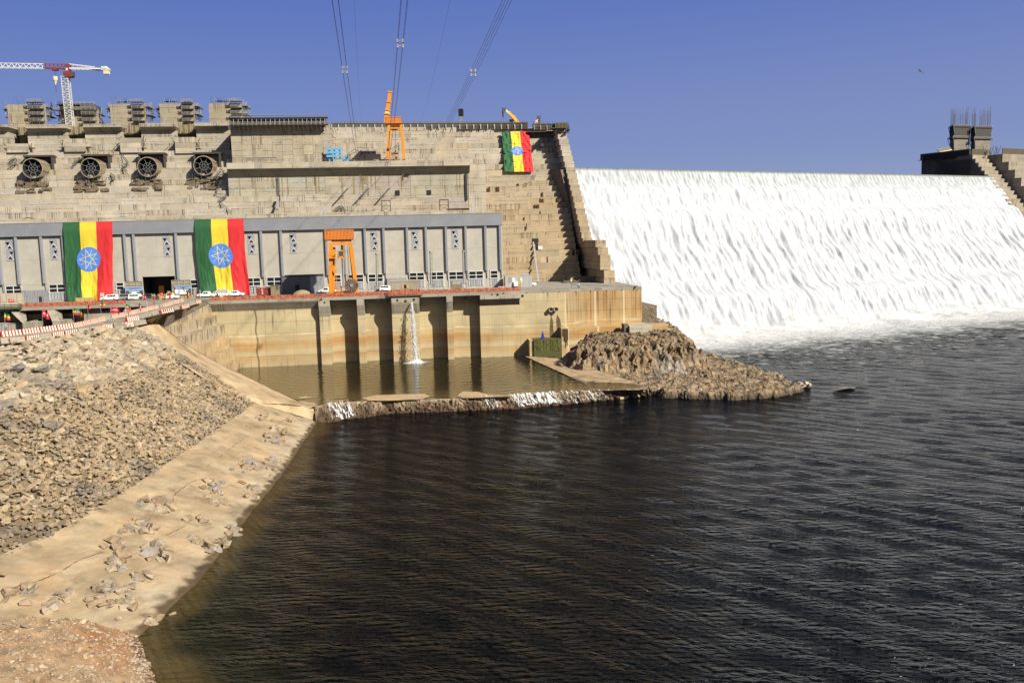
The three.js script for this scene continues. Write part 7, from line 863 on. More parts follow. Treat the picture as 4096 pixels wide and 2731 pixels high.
{ const FL = farEdge.slice(1, 7), gF = 'striped barriers along the far side of the ramp road', gN = 'barriers along the near side of the ramp road';
  const NTH = ['first', 'second', 'third', 'fourth', 'fifth', 'sixth', 'seventh', 'eighth', 'ninth', 'tenth', 'eleventh', 'twelfth', 'thirteenth', 'fourteenth', 'fifteenth', 'sixteenth', 'seventeenth', 'eighteenth', 'nineteenth', 'twentieth', 'twenty-first', 'twenty-second', 'twenty-third', 'twenty-fourth']; walk(FL, 0, .98, 24, (a, b, i) => { const bare = i === 8 || i === 17; barrier(bare ? `${i === 8 ? 'nearer' : 'further'} of two faded bare barriers on the far side of the ramp road` : `striped barrier, ${NTH[i]} from the left in the far row along the ramp road`, a, b, bare ? 'bare' : 'striped', bare ? null : gF); });
  const NB = [[[0, 1278], [95, 1268], 'bare', 'bare concrete barrier cut by the left edge of the picture'], [[85, 1272], [228, 1256], 'bare', 'bare weathered barrier left of the first striped one'], [[232, 1257], [358, 1240], 'striped', 'striped barrier nearest the left edge on the rubble side'], [[362, 1240], [470, 1222], 'bare', 'bare barrier with faded stripes between striped ones'], [[472, 1222], [585, 1208], 'striped', 'faded striped barrier third along the rubble side'], [[588, 1207], [706, 1190], 'striped', 'bold striped barrier beside the twin bare ones'], [[712, 1186], [815, 1172], 'bare', 'left of twin bare barriers above the rubble'], [[820, 1172], [928, 1152], 'bare', 'right of twin bare barriers above the rubble'], [[932, 1150], [1030, 1140], 'striped', 'short striped barrier after the twin bare ones'], [[1042, 1136], [1135, 1126], 'striped', 'striped barrier left of the last bare one by the spine'], [[1138, 1125], [1225, 1117], 'striped', 'striped barrier beside the sandy spine top'], [[1228, 1116], [1335, 1092], 'bare', 'bare barrier at the top of the sandy spine']];
  NB.forEach(([a, b, s, l]) => barrier(l, G(c4(...a), DECK - .05), G(c4(...b), DECK - .05), s, null));
  const NB2 = [[[1155, 1072], [1268, 1056], 'striped'], [[1285, 1050], [1380, 1020], 'bare'], [[1385, 1018], [1465, 998], 'bare'], [[1468, 1002], [1585, 980], 'striped'], [[1590, 968], [1655, 955], 'bare'], [[1660, 958], [1728, 940], 'striped'], [[1732, 930], [1790, 910], 'bare'], [[1792, 910], [1840, 898], 'striped']];
  NB2.forEach(([a, b, s], i) => barrier(['small striped barrier behind the sandy spine top', 'bare barrier at the corner of the rebar mesh', 'second bare barrier along the rebar mesh', 'striped barrier halfway along the rebar mesh', 'third bare barrier along the rebar mesh', 'short striped barrier far along the rebar mesh', 'bare barrier near the deck end of the ramp', 'last striped barrier before the deck'][i], G(c4(...a), DECK), G(c4(...b), DECK), s, null)); }
// ---------- flags on poles ----------
const tri3 = canvasTex(128, 96, (x) => { x.fillStyle = '#1f7a34'; x.fillRect(0, 0, 128, 32); x.fillStyle = '#f0d018'; x.fillRect(0, 32, 128, 32); x.fillStyle = '#d0202a'; x.fillRect(0, 64, 128, 32); x.fillStyle = '#2a55b8'; x.beginPath(); x.arc(64, 48, 22, 0, 7); x.fill(); x.strokeStyle = '#f0d018'; x.lineWidth = 2.5; x.beginPath(); for (let k = 0; k < 6; k++) { const t = -Math.PI / 2 + k * 4 * Math.PI / 5; x.lineTo(64 + 15 * Math.cos(t), 48 + 15 * Math.sin(t)); } x.stroke(); });
const redF = canvasTex(256, 160, (x) => { x.fillStyle = '#d31f2b'; x.fillRect(0, 0, 256, 160); x.fillStyle = '#fff'; x.font = 'bold 46px sans-serif'; x.fillText('webuild', 24, 96); x.fillRect(206, 62, 8, 34); x.fillRect(220, 62, 8, 34); x.fillRect(204, 54, 26, 6); });
const whiteF = canvasTex(256, 160, (x) => { x.fillStyle = '#eef1f5'; x.fillRect(0, 0, 256, 160); x.strokeStyle = '#6fa7d8'; x.lineWidth = 14; x.beginPath(); x.arc(120, 80, 44, .5, 4.4); x.stroke(); x.fillStyle = '#d03a3a'; x.beginPath(); x.arc(122, 80, 18, 0, 7); x.fill(); x.fillStyle = '#3f9a4d'; x.fillRect(20, 120, 90, 12); });
const fm = { t: mat([.9, .9, .9], { map: tri3 }), r: mat([.9, .9, .9], { map: redF }), w: mat([.9, .9, .9], { map: whiteF }) };
function poleFlag(label, base, ptop, kind, len, hgt, ang, droop, ph, group) { // base/top in world; cloth blows at angle
  const g = thing('flag_pole', label, 'flag', base.clone(), group); new MB().tube(base, ptop, .045, .035, 7).build('pole', M.steel, g);
  const dir = V(Math.cos(ang), 0, Math.sin(ang)); const q = gridGeo(16, 8, (s, t) => { const p = ptop.clone().addScaledVector(dir, s * len).add(V(0, -t * hgt - droop * s * s * len * .8 + .12 * Math.sin(s * 7 + ph) * s, 0)); p.z += .22 * Math.sin(s * 9 + ph + t) * (.2 + s); p.x += .1 * Math.sin(s * 8 + ph) * s; return { p, uv: [s, 1 - t] }; }, true); addMesh('cloth', q, fm[kind], g); return g; }
const F = (c, bx, by, tx, ty, kind, w, h, label, droop = .35, ang = .1) => { const b = G(c(bx, by), DECK), D = Math.hypot(b.x, b.z), t = U(c(tx, ty), b.z), s = D / 3500; poleFlag(label, b, V(lerp(b.x, t.x, 1), t.y, b.z), kind, w * s, h * s, ang, droop, rr(0, 6), null); };
F(q7, 105, 760, 68, 335, 't', 17, 22, 'tricolour flag hanging on the pole nearest the left edge', .75); F(q7, 792, 605, 785, 272, 'r', 19, 26, 'drooping red flag over the left barriers, first red one from the left', .75); F(q7, 1385, 520, 1358, 250, 't', 33, 24, 'tricolour flag flying out, largest over the barriers', .25); F(q7, 1662, 455, 1632, 185, 'r', 19, 15, 'red flag hanging limp in front of the deck edge', .5, .4); F(q7, 1905, 400, 1865, 140, 't', 20, 16, 'tricolour flag flying before the deck, right of the limp red one', .25); F(q7, 2075, 525, 2070, 225, 'r', 33, 20, 'red flag with white lettering stretched out over the road', .2); F(q8, 22, 640, 5, 360, 't', 17, 19, 'tricolour flag above the two people on the road', .5); F(q8, 245, 600, 262, 330, 'r', 6, 30, 'furled red flag on the road, left of the white one', .9, .9); F(q8, 425, 540, 390, 275, 'w', 9, 40, 'furled white flag hanging straight on the road', .9, 1); F(q8, 555, 495, 545, 235, 'r', -9, 26, 'furled red flag right of the furled white one', .7, .6); F(q8, 868, 395, 850, 160, 'r', -10, 20, 'red flag hanging over the white cars', .6, .4); F(q8, 1020, 370, 1018, 170, 't', 6, 14, 'small tricolour flag before the white pickup by the great door', .8); F(q8, 1170, 330, 1150, 105, 'r', 9, 26, 'red flag hanging near the worker in the yellow vest', .9, .7); F(q8, 1298, 300, 1290, 85, 't', -9, 22, 'tricolour flag furled left of the guarded pickup', .85, .5); F(q8, 1085, 250, 1062, 45, 't', 11, 16, 'tricolour flag on a tall pole before the right hoarding', .5); F(q8, 728, 440, 740, 185, 't', 5, 13, 'narrow tricolour flag beside the left barrier row', .9, 1);
F(q8, 1000, 260, 935, 85, 'w', 30, 15, 'large white flag with round emblem flying over the parked pickups', .2); F(q8, 1400, 270, 1395, 85, 'w', 4, 26, 'narrow white flag hanging beside the guarded pickup', .9, 1); F(q8, 500, 300, 495, 160, 't', 17, 14, 'tricolour flag flying over the black pickup', .2); F(q8, 310, 300, 320, 195, 'r', 12, 12, 'small red flag over the white station wagon', .3); F(q8, 640, 290, 650, 140, 'r', 14, 11, 'red flag flying before the dark doorway', .3); F(q8, 790, 280, 788, 108, 't', 19, 11, 'tricolour flag flying in front of the dark doorway', .2); F(q8, 1565, 210, 1545, 20, 't', 5, 12, 'small tricolour flag before the green stripe of the right giant flag', .8);
// ---------- vehicles ----------
function vehicle(kind, m) { const g = proto(); const pk = kind === 'pickup', L = pk ? 5.3 : 4.9, W = 1.85; const sh2 = new THREE.Shape(); const pts = pk ? [[0, .5], [0, .95], [.08, 1.05], [1.75, 1.1], [1.75, 1.05], [1.8, 1.68], [2.1, 1.78], [3.25, 1.76], [4.0, 1.14], [5.1, .98], [5.3, .8], [5.3, .45]] : [[0, .5], [.02, 1.1], [.12, 1.2], [.28, 1.74], [.6, 1.82], [2.9, 1.8], [3.75, 1.16], [4.7, 1.0], [4.9, .8], [4.9, .45]]; pts.forEach(([x, y], i) => i ? sh2.lineTo(x - L / 2, y) : sh2.moveTo(x - L / 2, y)); const e = new THREE.ExtrudeGeometry(sh2, { depth: W - .12, bevelEnabled: true, bevelSize: .06, bevelThickness: .06, bevelSegments: 2 }); e.translate(0, 0, -(W - .12) / 2); addMesh('body', e, m, g);
  const win = pk ? [[1.92, 1.14, 2.52, 1.66], [2.6, 1.14, 3.25, 1.66]] : [[.4, 1.2, 1.15, 1.7], [1.22, 1.2, 2.0, 1.7], [2.07, 1.2, 2.85, 1.7]]; for (const s of [-1, 1]) for (const [a, b, c, d] of win) { new MB().hexa([V(a - L / 2, b, s * W / 2 - .02), V(c - L / 2 + .12, b, s * W / 2 - .02), V(c - L / 2 + .12, b, s * W / 2 + .02), V(a - L / 2, b, s * W / 2 + .02), V(a - L / 2 + .04, d, s * W / 2 - .02), V(c - L / 2 - .05, d, s * W / 2 - .02), V(c - L / 2 - .05, d, s * W / 2 + .02), V(a - L / 2 + .04, d, s * W / 2 + .02)]).build('side_window', M.glass, g); }
  const wx = pk ? [3.3, 1.73, 3.98, 1.18] : [2.95, 1.77, 3.73, 1.2]; new MB().quad(V(wx[0] - L / 2 + .07, wx[1], -.78), V(wx[0] - L / 2 + .07, wx[1], .78), V(wx[2] - L / 2 + .07, wx[3], .82), V(wx[2] - L / 2 + .07, wx[3], -.82)).build('windscreen', M.glass, g);
  for (const x of [.95, L - 1.0]) for (const s of [-1, 1]) { const w = new MB().tube(V(x - L / 2, .38, s * .74), V(x - L / 2, .38, s * .97), .38, .38, 18).build('wheel', M.tyre, g); new MB().tube(V(x - L / 2, .38, s * .95), V(x - L / 2, .38, s * .985), .21, .21, 12).build('rim', M.galv, w); }
  for (const s of [-1, 1]) { new MB().box(L / 2 - .12, L / 2 + .07, .75, .92, s * .75 - .17, s * .75 + .17).build('headlight', M.lampGlass, g); new MB().box(-L / 2 - .07, -L / 2 + .05, .8, 1.05, s * .8 - .1, s * .8 + .1).build('tail_light', M.tail, g); } new MB().box(L / 2 - .1, L / 2 + .12, .4, .62, -.88, .88).build('bumper', M.dark, g);
  if (pk) { new MB().box(-L / 2 + .12, -L / 2 + 1.68, 1.06, 1.07, -.78, .78).build('load_bed', M.dark, g); const b = new MB(); for (const s of [-1, 1]) b.bar(V(-L / 2 + 1.6, 1.05, s * .7), V(-L / 2 + 1.75, 1.85, s * .62), .06); b.bar(V(-L / 2 + 1.75, 1.85, -.62), V(-L / 2 + 1.75, 1.85, .62), .06); b.build('roll_bar', M.dark, g); } else { const b = new MB(); for (const s of [-.6, .6]) b.bar(V(-L / 2 + .6, 1.9, s), V(-L / 2 + 2.7, 1.9, s), .05); for (const x of [.7, 1.6, 2.6]) b.bar(V(-L / 2 + x, 1.9, -.6), V(-L / 2 + x, 1.9, .6), .05); b.build('roof_rack', M.dark, g); } return g; }
const protoV = { pw: vehicle('pickup', M.carWhite), pd: vehicle('pickup', M.carDark), sw: vehicle('suv', M.carWhite), sg: vehicle('suv', M.carGrey) }; const usedV = new Set();
const car = (k, c, x, y, turn, label, name) => { const g = usedV.has(k) ? (() => { const q = protoV[k].clone(); return q; })() : protoV[k]; usedV.add(k); const p = G(c(x, y), DECK); p.z = clamp(p.z, ZP + 2.2, -100); place(g, name, label, 'car', p, turn); };
car('sw', p2, 165, 1492, Math.PI, 'white station wagon with roof rack parked at the foot of the left giant flag', 'parked_car'); car('sg', p2, 385, 1482, Math.PI + .05, 'grey station wagon parked beside the white one left of the hoarding', 'parked_car'); car('sw', p2, 650, 1478, Math.PI, 'white station wagon parked in front of the left hoarding', 'parked_car'); car('pd', p2, 855, 1472, .1, 'black pickup parked before the dark doorway', 'pickup'); car('pw', p2, 1215, 1466, Math.PI - .1, 'white pickup under the large white flag', 'pickup'); car('pw', q8, 1535, 232, Math.PI + .1, 'white double-cab pickup at the deck end of the ramp', 'pickup'); car('sw', p3, 545, 1395, Math.PI, 'white station wagon half hidden behind the front pickup', 'parked_car'); car('pw', p3, 615, 1418, Math.PI, 'clean white pickup by the fence below the right giant flag', 'pickup'); car('sw', p4, 1520, 1325, Math.PI, 'white van by the bare concrete cabin', 'parked_car'); car('pw', p4, 480, 1355, .4, 'white pickup tucked behind the left leg of the deck gantry', 'pickup'); car('pd', t6, 545, 640, -.25, 'dark blue pickup parked at the end of the orange fence', 'pickup'); car('pw', t6, 680, 632, -.15, 'white pickup at the right end of the parked cars', 'pickup'); car('sw', t6, 415, 628, 1.3, 'white lorry cab facing out beside the corrugated container', 'parked_car');
// ---------- containers, cabins and odds and ends on the deck ----------
const onDeck = (name, label, cat, c, x0, y0, x1, y1, z, d, m, extra) => { const r = rect(c, x0, y0, x1, y1, z); r.y0 = DECK; const g = thing(name, label, cat, V(r.x0, DECK, z)); new MB().off().R(r, d).build('body', m, g); extra?.(g, r, z); return [g, r]; };
const csT = canvasTex(64, 128, (x) => { x.clearRect(0, 0, 64, 128); x.fillStyle = '#8a2f27'; x.fillRect(0, 0, 64, 128); x.fillStyle = '#eee'; x.font = 'bold 54px sans-serif'; x.fillText('C', 12, 56); x.fillText('S', 14, 112); });
onDeck('shipping_container', 'rust red corrugated container in front of the grey sheeted bay', 'container', p3, 980, 1270, 1230, 1395, -268, 2.4, M.corrRed, (g, r, z) => { for (const x of [r.x0, r.x1 - .12]) new MB().box(x, x + .12, r.y0, r.y1 + .05, z - .1, z + .06).build('corner_post', M.craneRed, g); const w = 1.0, pg = new THREE.PlaneGeometry(w, 2); pg.translate(lerp(r.x0, r.x1, .42), lerp(r.y0, r.y1, .62), z + .04); addMesh('lettering', pg, mat([1, 1, 1], { map: csT }), g); });
onDeck('site_cabin', 'dark brown timber cabin standing against the red container', 'cabin', p3, 1228, 1232, 1362, 1388, -267, 2.6, M.concBrown, (g, r, z) => { new MB().R({ ...rect(p3, 1325, 1240, 1358, 1300, z + .03) }, .05).build('vent', M.dark, g); new MB().box(r.x0 - .1, r.x1 + .1, r.y1, r.y1 + .12, z - 2.7, z + .12).build('roof', M.wood, g); });
onDeck('corrugated_container', 'white corrugated container at the foot of the stained dam face', 'container', t6, 307, 450, 780, 575, -276, 3, M.corrWhite, (g, r, z) => { for (const [x0, x1, m] of [[362, 420, M.concGrey], [428, 478, M.white], [568, 605, M.cream]]) new MB().R(rect(t6, x0, 480, x1, 560, z + .06), .05).build('hatch', m, g); const a = rect(t6, 600, 415, 720, 445, z - 1); new MB().tube(V(a.x0, (a.y0 + a.y1) / 2, z - 1), V(a.x1, (a.y0 + a.y1) / 2, z - 1), .5, .5, 12).build('tank', M.galv, g); });
onDeck('concrete_cabin', 'bare grey concrete cabin with a shuttered window above the water jet', 'cabin', c5, 1480, 680, 1742, 775, -259.5, 4, M.concGrey, (g, r, z) => { const w = rect(c5, 1582, 710, 1645, 750, z + .08); new MB().box(w.x0, lerp(w.x0, w.x1, .3), w.y0, w.y1, z + .01, z + .1).build('shutter', M.ply, g); new MB().box(lerp(w.x0, w.x1, .7), w.x1, w.y0, w.y1, z + .01, z + .1).build('shutter', M.ply, g); new MB().box(lerp(w.x0, w.x1, .31), lerp(w.x0, w.x1, .69), w.y0 + .1, w.y1 - .1, z + .01, z + .04).build('window', M.hole, g); new MB().box(r.x0 - .1, r.x1 + .1, r.y1, r.y1 + .15, z - 4.1, z + .1).build('roof_slab', M.concPale, g); });
const sg = canvasTex(256, 128, (x) => { x.fillStyle = '#c0202a'; x.fillRect(0, 0, 256, 128); x.fillStyle = '#fff'; x.font = 'bold 50px sans-serif'; x.fillText('webuild', 18, 84); x.fillRect(212, 30, 9, 30); x.fillRect(226, 30, 9, 30); });
{ const z = -259.5, r = rect(p1, -120, 1292, 245, 1520, z); r.y0 = DECK - .5; const g = thing('concrete_cabin', 'bare concrete cabin with a red sign at the left edge of the deck', 'cabin', V(r.x0, DECK, z)); new MB().off().R(r, 6).build('wall', M.concPale, g); const s = rect(p1, 136, 1376, 235, 1424, z + .1), pg = new THREE.PlaneGeometry(s.x1 - s.x0, s.y1 - s.y0); pg.translate((s.x0 + s.x1) / 2, (s.y0 + s.y1) / 2, z + .12); addMesh('sign', pg, mat([1, 1, 1], { map: sg }), g); new MB().R(s, .09).build('sign_backing', M.red, g); const k = rect(q7, -60, 180, 360, 262, ZE + 1.6), m = new MB(), w = new MB(); for (let i = 0; i < 3; i++) w.box(k.x0, k.x1, lerp(k.y0, k.y1, i / 2.6), lerp(k.y0, k.y1, i / 2.6) + .22, ZE, ZE + 1.6); for (let x = k.x0; x < k.x1; x += 1.8) m.bar(V(x, k.y0, ZE + 1.6), V(x, k.y1 + .6, ZE + 1.6), .09).bar(V(x, k.y0, ZE + 1.6), V(x, k.y0 - 1.6, ZE), .12); const h = thing('bracket_scaffold', 'green timber bracket scaffold under the concrete cabin at the left edge', 'scaffold', V(k.x0, k.y0, ZE)); w.build('planks', mat([.13, .14, .08], { map: fadeTex }), h); m.build('brackets', M.dark, h); }
onDeck('plywood_sheet', 'plywood sheets stacked upright before the left giant flag', 'plywood', p1, 1310, 1352, 1622, 1420, -262, .5, M.ply, (g, r, z) => { for (let i = 1; i < 4; i++) new MB().box(lerp(r.x0, r.x1, i / 4) - .03, lerp(r.x0, r.x1, i / 4) + .03, r.y0, r.y1, z, z + .03).build('batten', M.wood, g); });
onDeck('plywood_board', 'upright plywood panel between the dark and white pickups', 'plywood', t6, 528, 528, 584, 640, -262.5, .12, M.ply, (g, r, z) => { new MB().box(r.x0, r.x1, lerp(r.y0, r.y1, .5) - .04, lerp(r.y0, r.y1, .5) + .04, z, z + .04).build('batten', M.wood, g); });
onDeck('cardboard_crate', 'brown crate standing behind the white pickup by the great door', 'crate', p2, 1022, 1382, 1145, 1445, -272, 2, M.ply, (g, r, z) => { new MB().box(r.x0 - .05, r.x1 + .05, r.y1, r.y1 + .1, z - 2.05, z + .05).build('lid', M.wood, g); });
onDeck('kerb_block', 'pale concrete block stored right of the deck gantry, under the tall cylinder', 'concrete block', p5, 890, 1232, 1085, 1375, -268, 2, M.concBrown, (g, r, z) => { new MB().R(rect(p5, 905, 1238, 1080, 1298, z + .1), .08).build('plastic_cover', M.foil, g); });
{ // open shelter with a sheet roof
  const z = -261, r = rect(q8, 1652, 95, 1895, 152, z), g = thing('guard_shelter', 'small open shelter with sheet roof at the deck end of the ramp', 'shelter', V(r.x0, DECK, z)); new MB().hexa([V(r.x0 - .2, r.y0, z + .6), V(r.x1, r.y0, z + .6), V(r.x1, r.y1, z - 2.6), V(r.x0 + .8, r.y1, z - 2.6), V(r.x0 - .2, r.y0 + .1, z + .6), V(r.x1, r.y0 + .1, z + .6), V(r.x1, r.y1 + .1, z - 2.6), V(r.x0 + .8, r.y1 + .1, z - 2.6)]).build('roof', M.corrWhite, g); for (const [x, zz] of [[r.x0 + .3, z + .3], [r.x1 - .3, z + .3], [r.x0 + .8, z - 2.2], [r.x1 - .3, z - 2.2]]) new MB().bar(V(x, DECK, zz), V(x, r.y0 + .2, zz), .14).build('post', M.yellow, g); const k = rect(q8, 1775, 165, 1835, 222, z + .4); new MB().box(k.x0, k.x1, DECK, k.y1, z - .4, z + .4).build('counter', M.cream, g); }
{ const p = U(c5(685, 780), -262), g = thing('satellite_dish', 'upturned pale dish lying on the deck before the dark sheeted bay', 'dish', V(p.x, DECK, -262)), pts = []; for (let i = 0; i <= 10; i++) pts.push(new THREE.Vector2(i / 10 * 2.4, .9 * (1 - (i / 10) ** 2) + .1)); const l = new THREE.LatheGeometry(pts, 32); l.rotateX(.35); l.translate(p.x, DECK + .9, -262); addMesh('bowl', l, M.woodPale, g); const q = new MB(); for (let i = 0; i < 3; i++) q.bar(V(p.x + Math.cos(i * 2.1) * 1.4, DECK, -262 + Math.sin(i * 2.1)), V(p.x, DECK + 1.4, -262), .1); q.build('stand', M.dark, g); }
{ const g = thing('standing_barrier', 'red and white striped barrier board by the end of the orange fence', 'barrier board', U(t6(185, 660), ZE - 1)); const r = rect(t6, 180, 628, 340, 662, ZE - .8), pg = new THREE.BoxGeometry(r.x1 - r.x0, 1, .12); pg.translate((r.x0 + r.x1) / 2, DECK + .95, ZE - .8); addMesh('board', pg, barM, g); const q = new MB(); for (const x of [r.x0 + .3, r.x1 - .3]) q.bar(V(x, DECK, ZE - .8), V(x, DECK + 1.4, ZE - .8), .1); q.build('legs', M.dark, g); }
// hydraulic cylinders on stands
[[p4, 1330, 690, 1325, -262.5, 'hydraulic cylinder on a steel stand right of the deck gantry'], [p4, 742, 765, 1240, -266, 'hydraulic cylinder seen between the legs of the deck gantry'], [p5, 528, 745, 1380, -262, 'hydraulic cylinder left of two near the right end of the hall'], [p5, 1100, 730, 1372, -262, 'hydraulic cylinder rightmost before the hall']].forEach(([c, x, y0, y1, z, l]) => { const t = U(c(x, y0), z), b = U(c(x + 14, y1), z), g = thing('hydraulic_cylinder', l, 'hydraulic cylinder', V(b.x, DECK, z)); const fy = DECK + 2.6; new MB().tube(V(b.x, fy, z), V(t.x, t.y, z), .3, .24, 12).build('barrel', M.galv, g); new MB().tube(V(t.x, t.y, z), V(t.x, t.y + .5, z), .42, .42, 12).box(t.x, t.x + .9, t.y + .05, t.y + .2, z - .1, z + .1).build('head', M.galv, g); new MB().box(b.x - 1, b.x + 1, fy - .3, fy, z - .9, z + .9).build('flange', M.steel, g); for (const [dx, dz] of [[-.8, -.7], [.8, -.7], [.8, .7], [-.8, .7]]) new MB().bar(V(b.x + dx, DECK, z + dz), V(b.x + dx * .8, fy - .3, z + dz * .8), .18).build('leg', M.steel, g); const p = new MB(); for (let y = fy + 1; y < t.y; y += 1.6) p.bar(V(b.x + .35, y, z + .2), V(b.x + .6, y, z + .2), .08); p.bar(V(b.x + .5, fy, z + .2), V(t.x + .45, t.y - .4, z + .2), .07); p.build('pipework', M.dark, g); });
{ const g = thing('traffic_sign', 'square green sign on a post by the white station wagon', 'sign', G(p2(40, 1500), DECK)); const b = g.position, t = U(p2(38, 1360), b.z), x = b.x; new MB().bar(V(x, DECK, b.z), V(x, t.y, b.z), .07).build('post', M.galv, g); new MB().box(x - .5, x + .5, t.y - 1, t.y, b.z + .04, b.z + .08).build('plate', M.white, g); new MB().box(x - .4, x + .4, t.y - .85, t.y - .1, b.z + .081, b.z + .1).build('symbol', mat([.25, .45, .3]), g); }
{ const g = thing('lamp_post', 'thin post with a yellow and white plate on the right deck', 'post', G(t6(1465, 668), DECK)); const b = g.position, t = U(t6(1465, 498), b.z); new MB().bar(V(b.x, DECK, b.z), V(b.x, t.y, b.z), .09).build('post', M.dark, g); new MB().box(b.x - .25, b.x + .25, t.y - .9, t.y, b.z + .05, b.z + .1).build('plate', M.cream, g); }
{ const z = -296, r = rect(t7, 218, 105, 545, 172, z), g = thing('low_block', 'long low concrete block in front of the training wall foot', 'concrete block', V(r.x0, DECK, z)); new MB().off().box(r.x0 - 2, r.x1, DECK, r.y1, z - 5, z).build('block', M.concBrown, g); const m = new MB(); for (let i = 0; i < 30; i++) { const x = rr(r.x0 - 6, r.x1 - 3), w = rr(.4, 1.5); m.off().box(x, x + w, DECK, DECK + rr(.3, 1), z + rr(.5, 3), z + rr(3, 4)); } m.build('stacked_offcuts', M.concDark, g, 'stuff'); }
// ---------- people ----------
function body(pose) { // one continuous surface from tapered capsules; y up, 1.75 m
  const N = pose.n, P = pose.p, lo = V(-.55, -.06, -.55), size = 1.95; const mc = new MarchingCubes(N, new THREE.MeshBasicMaterial(), false, false, 60000); const f = mc.field; const bones = pose.bones; for (let k = 0; k < N; k++) for (let j = 0; j < N; j++) for (let i = 0; i < N; i++) { const p = V(((i - N / 2) / (N / 2) + 1) / 2 * size * .62 - .6, ((j - N / 2) / (N / 2) + 1) / 2 * size - .08, ((k - N / 2) / (N / 2) + 1) / 2 * size * .62 - .6); let s = 0; for (const [a, b, ra, rb] of bones) { const A = P[a], B = P[b], d = B.clone().sub(A), t = clamp(p.clone().sub(A).dot(d) / Math.max(1e-6, d.lengthSq())), q = A.clone().addScaledVector(d, t).distanceTo(p) - lerp(ra, rb, t); s += Math.exp(-q * 55); } f[i + j * N + k * N * N] = Math.log(s + 1e-9) / 55; } void lo;
  mc.isolation = 0; mc.update(); const n = mc.count; const pos = [], nor = [], col = []; for (let i = 0; i < n; i++) { const x = (mc.positionArray[i * 3] + 1) / 2 * size * .62 - .6, y = (mc.positionArray[i * 3 + 1] + 1) / 2 * size - .08, z = (mc.positionArray[i * 3 + 2] + 1) / 2 * size * .62 - .6; pos.push(x, y, z); const c = y > 1.5 ? pose.skin : y < .07 ? [.03, .025, .02] : y < .9 ? pose.legs : y > 1.44 && Math.abs(x) < .06 ? pose.skin : Math.abs(x) > .26 && y < 1.0 ? pose.skin : pose.top; col.push(...c); } const g = new THREE.BufferGeometry(); g.setAttribute('position', new THREE.Float32BufferAttribute(pos, 3)); g.setAttribute('color', new THREE.Float32BufferAttribute(col, 3)); g.computeVertexNormals(); return g; }
const person = (label, q, c, turn, top, legs, hat, stride = 0) => { const s = stride, P = { head: V(0, 1.62, .01), crown: V(0, 1.68, -.01), nose: V(0, 1.61, .11), neck: V(0, 1.45, 0), chest: V(0, 1.28, 0), hip: V(0, .95, 0), sl: V(-.19, 1.39, 0), sr: V(.19, 1.39, 0), el: V(-.27, 1.1, -.06 + s * .2), er: V(.27, 1.1, -.06 - s * .2), wl: V(-.27, .86, .1 + s * .25), wr: V(.27, .86, .1 - s * .2), hl: V(-.09, .92, 0), hr: V(.09, .92, 0), kl: V(-.11, .5, .06 + s * .3), kr: V(.11, .5, .06 - s * .12), fl: V(-.12, .08, s * .28), fr: V(.12, .08, -s * .42), tl: V(-.13, .03, .15 + s * .28), tr: V(.13, .03, .15 - s * .42) };
  const g = proto(); addMesh('body', body({ n: 46, p: P, skin: [.09, .05, .03], top, legs, bones: [['head', 'crown', .1, .09], ['head', 'nose', .06, .015], ['neck', 'head', .05, .06], ['chest', 'neck', .13, .06], ['hip', 'chest', .125, .14], ['sl', 'sr', .075, .075], ['sl', 'el', .055, .042], ['el', 'wl', .042, .03], ['sr', 'er', .055, .042], ['er', 'wr', .042, .03], ['hl', 'kl', .085, .058], ['kl', 'fl', .056, .04], ['hr', 'kr', .085, .058], ['kr', 'fr', .056, .04], ['fl', 'tl', .045, .035], ['fr', 'tr', .045, .035], ['hl', 'hr', .1, .1]] }), M.vcol, g); if (hat) { const h = new THREE.SphereGeometry(.125, 16, 8, 0, Math.PI * 2, 0, Math.PI / 2); h.translate(0, 1.67, 0); addMesh('helmet', h, mat(hat, { roughness: .4 }), g); new MB().box(-.1, .1, 1.665, 1.685, .08, .19).build('brim', mat(hat), g); } else { const h = new THREE.SphereGeometry(.112, 14, 8, 0, Math.PI * 2, 0, Math.PI * .55); h.translate(0, 1.66, -.02); addMesh('hair', h, M.black, g); }
  place(g, 'person', label, 'person', G(c(...q), DECK), turn); };
person('person in a white shirt walking on the ramp road, left of the pair', [12, 575], q8, 2.6, [.6, .62, .68], [.03, .04, .09], [.7, .7, .7], 1); person('person in an orange vest walking on the ramp road, right of the pair', [60, 572], q8, -2.2, [.62, .15, .03], [.03, .05, .12], null, .8); person('worker in an orange vest crouched at the deck end of the ramp road', [1385, 285], q8, 2, [.6, .14, .03], [.05, .05, .08], [.75, .75, .75]); person('worker in a yellow vest and helmet standing by the white pickup', [1192, 245], q8, .3, [.6, .62, .05], [.1, .12, .14], [.75, .75, .75]); person('worker in an orange vest standing by the dark doorway', [625, 262], q8, .2, [.65, .13, .03], [.4, .1, .03], null);
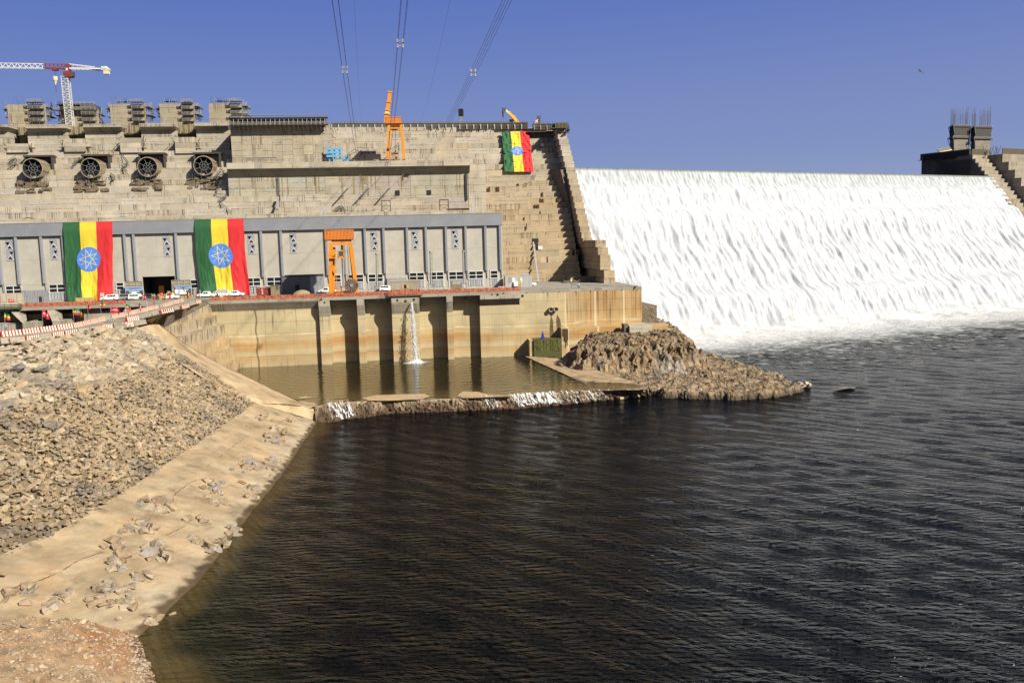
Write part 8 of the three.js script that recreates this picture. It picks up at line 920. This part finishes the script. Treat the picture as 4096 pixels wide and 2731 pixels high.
person('dark-trousered person left of the two standing on the right deck', [1572, 665], t6, .3, [.35, .36, .38], [.01, .01, .012], null); person('white-shirted person right of the two standing on the right deck', [1594, 668], t6, -.3, [.7, .7, .7], [.015, .015, .02], null); person('dark figure left of the two beside the red container', [1195, 1385], p3, .2, [.02, .02, .025], [.02, .02, .025], null); person('dark figure right of the two beside the red container', [1222, 1385], p3, -.4, [.025, .025, .03], [.02, .02, .025], null); person('person in dark clothes walking before the sheeted bay', [550, 795], c5, -1.2, [.03, .03, .035], [.02, .02, .025], null, 1); person('person in a striped shirt standing behind the barrier near the left edge', [102, 690], q7, .6, [.3, .34, .42], [.05, .05, .07], null);
// ---------- bird ----------
{ const p = skyAt(3685, 284, 205), g = thing('bird', 'dark bird of prey gliding over the spillway', 'bird', p.clone()), S = 1; const b = new THREE.BufferGeometry(); const prof = [[-.3, .03], [-.2, .07], [0, .1], [.18, .075], [.27, .05], [.36, .01]]; const l = new THREE.LatheGeometry(prof.map(([x, r]) => new THREE.Vector2(r, x)), 10); l.rotateZ(-1.1); l.translate(p.x, p.y, p.z); addMesh('body', l, M.black, g); void b; void S;
  for (const s of [-1, 1]) { const m = new MB(), W = (x, y, z) => p.clone().add(V(x, y, z)); const dir = s > 0 ? V(.62, -.3, .1) : V(-.5, .36, .1); const A = W(.08, .03, 0), B = W(-.1, -.1, 0), mid = p.clone().addScaledVector(dir, .55).add(V(.06, .1, 0)), mb = p.clone().addScaledVector(dir, .55).add(V(-.12, -.13, 0)), tip = p.clone().addScaledVector(dir, 1.15), tb = p.clone().addScaledVector(dir, 1.0).add(V(-.1, -.12, 0)); const th = V(0, 0, .03); for (const [a, c, d] of [[A, mid, B], [B, mid, mb], [mid, tip, mb], [mb, tip, tb]]) { m.tri(a, c, d).tri(a.clone().sub(th), d.clone().sub(th), c.clone().sub(th)); } m.build('wing', M.black, g); } new MB().hexa([[-.3, -.14], [-.55, -.2], [-.5, -.36], [-.27, -.17]].map(([x, y]) => p.clone().add(V(x, y, -.02))).concat([[-.3, -.14], [-.55, -.2], [-.5, -.36], [-.27, -.17]].map(([x, y]) => p.clone().add(V(x, y, .02))))).build('tail', M.black, g); }

renderer.render(scene, camera);
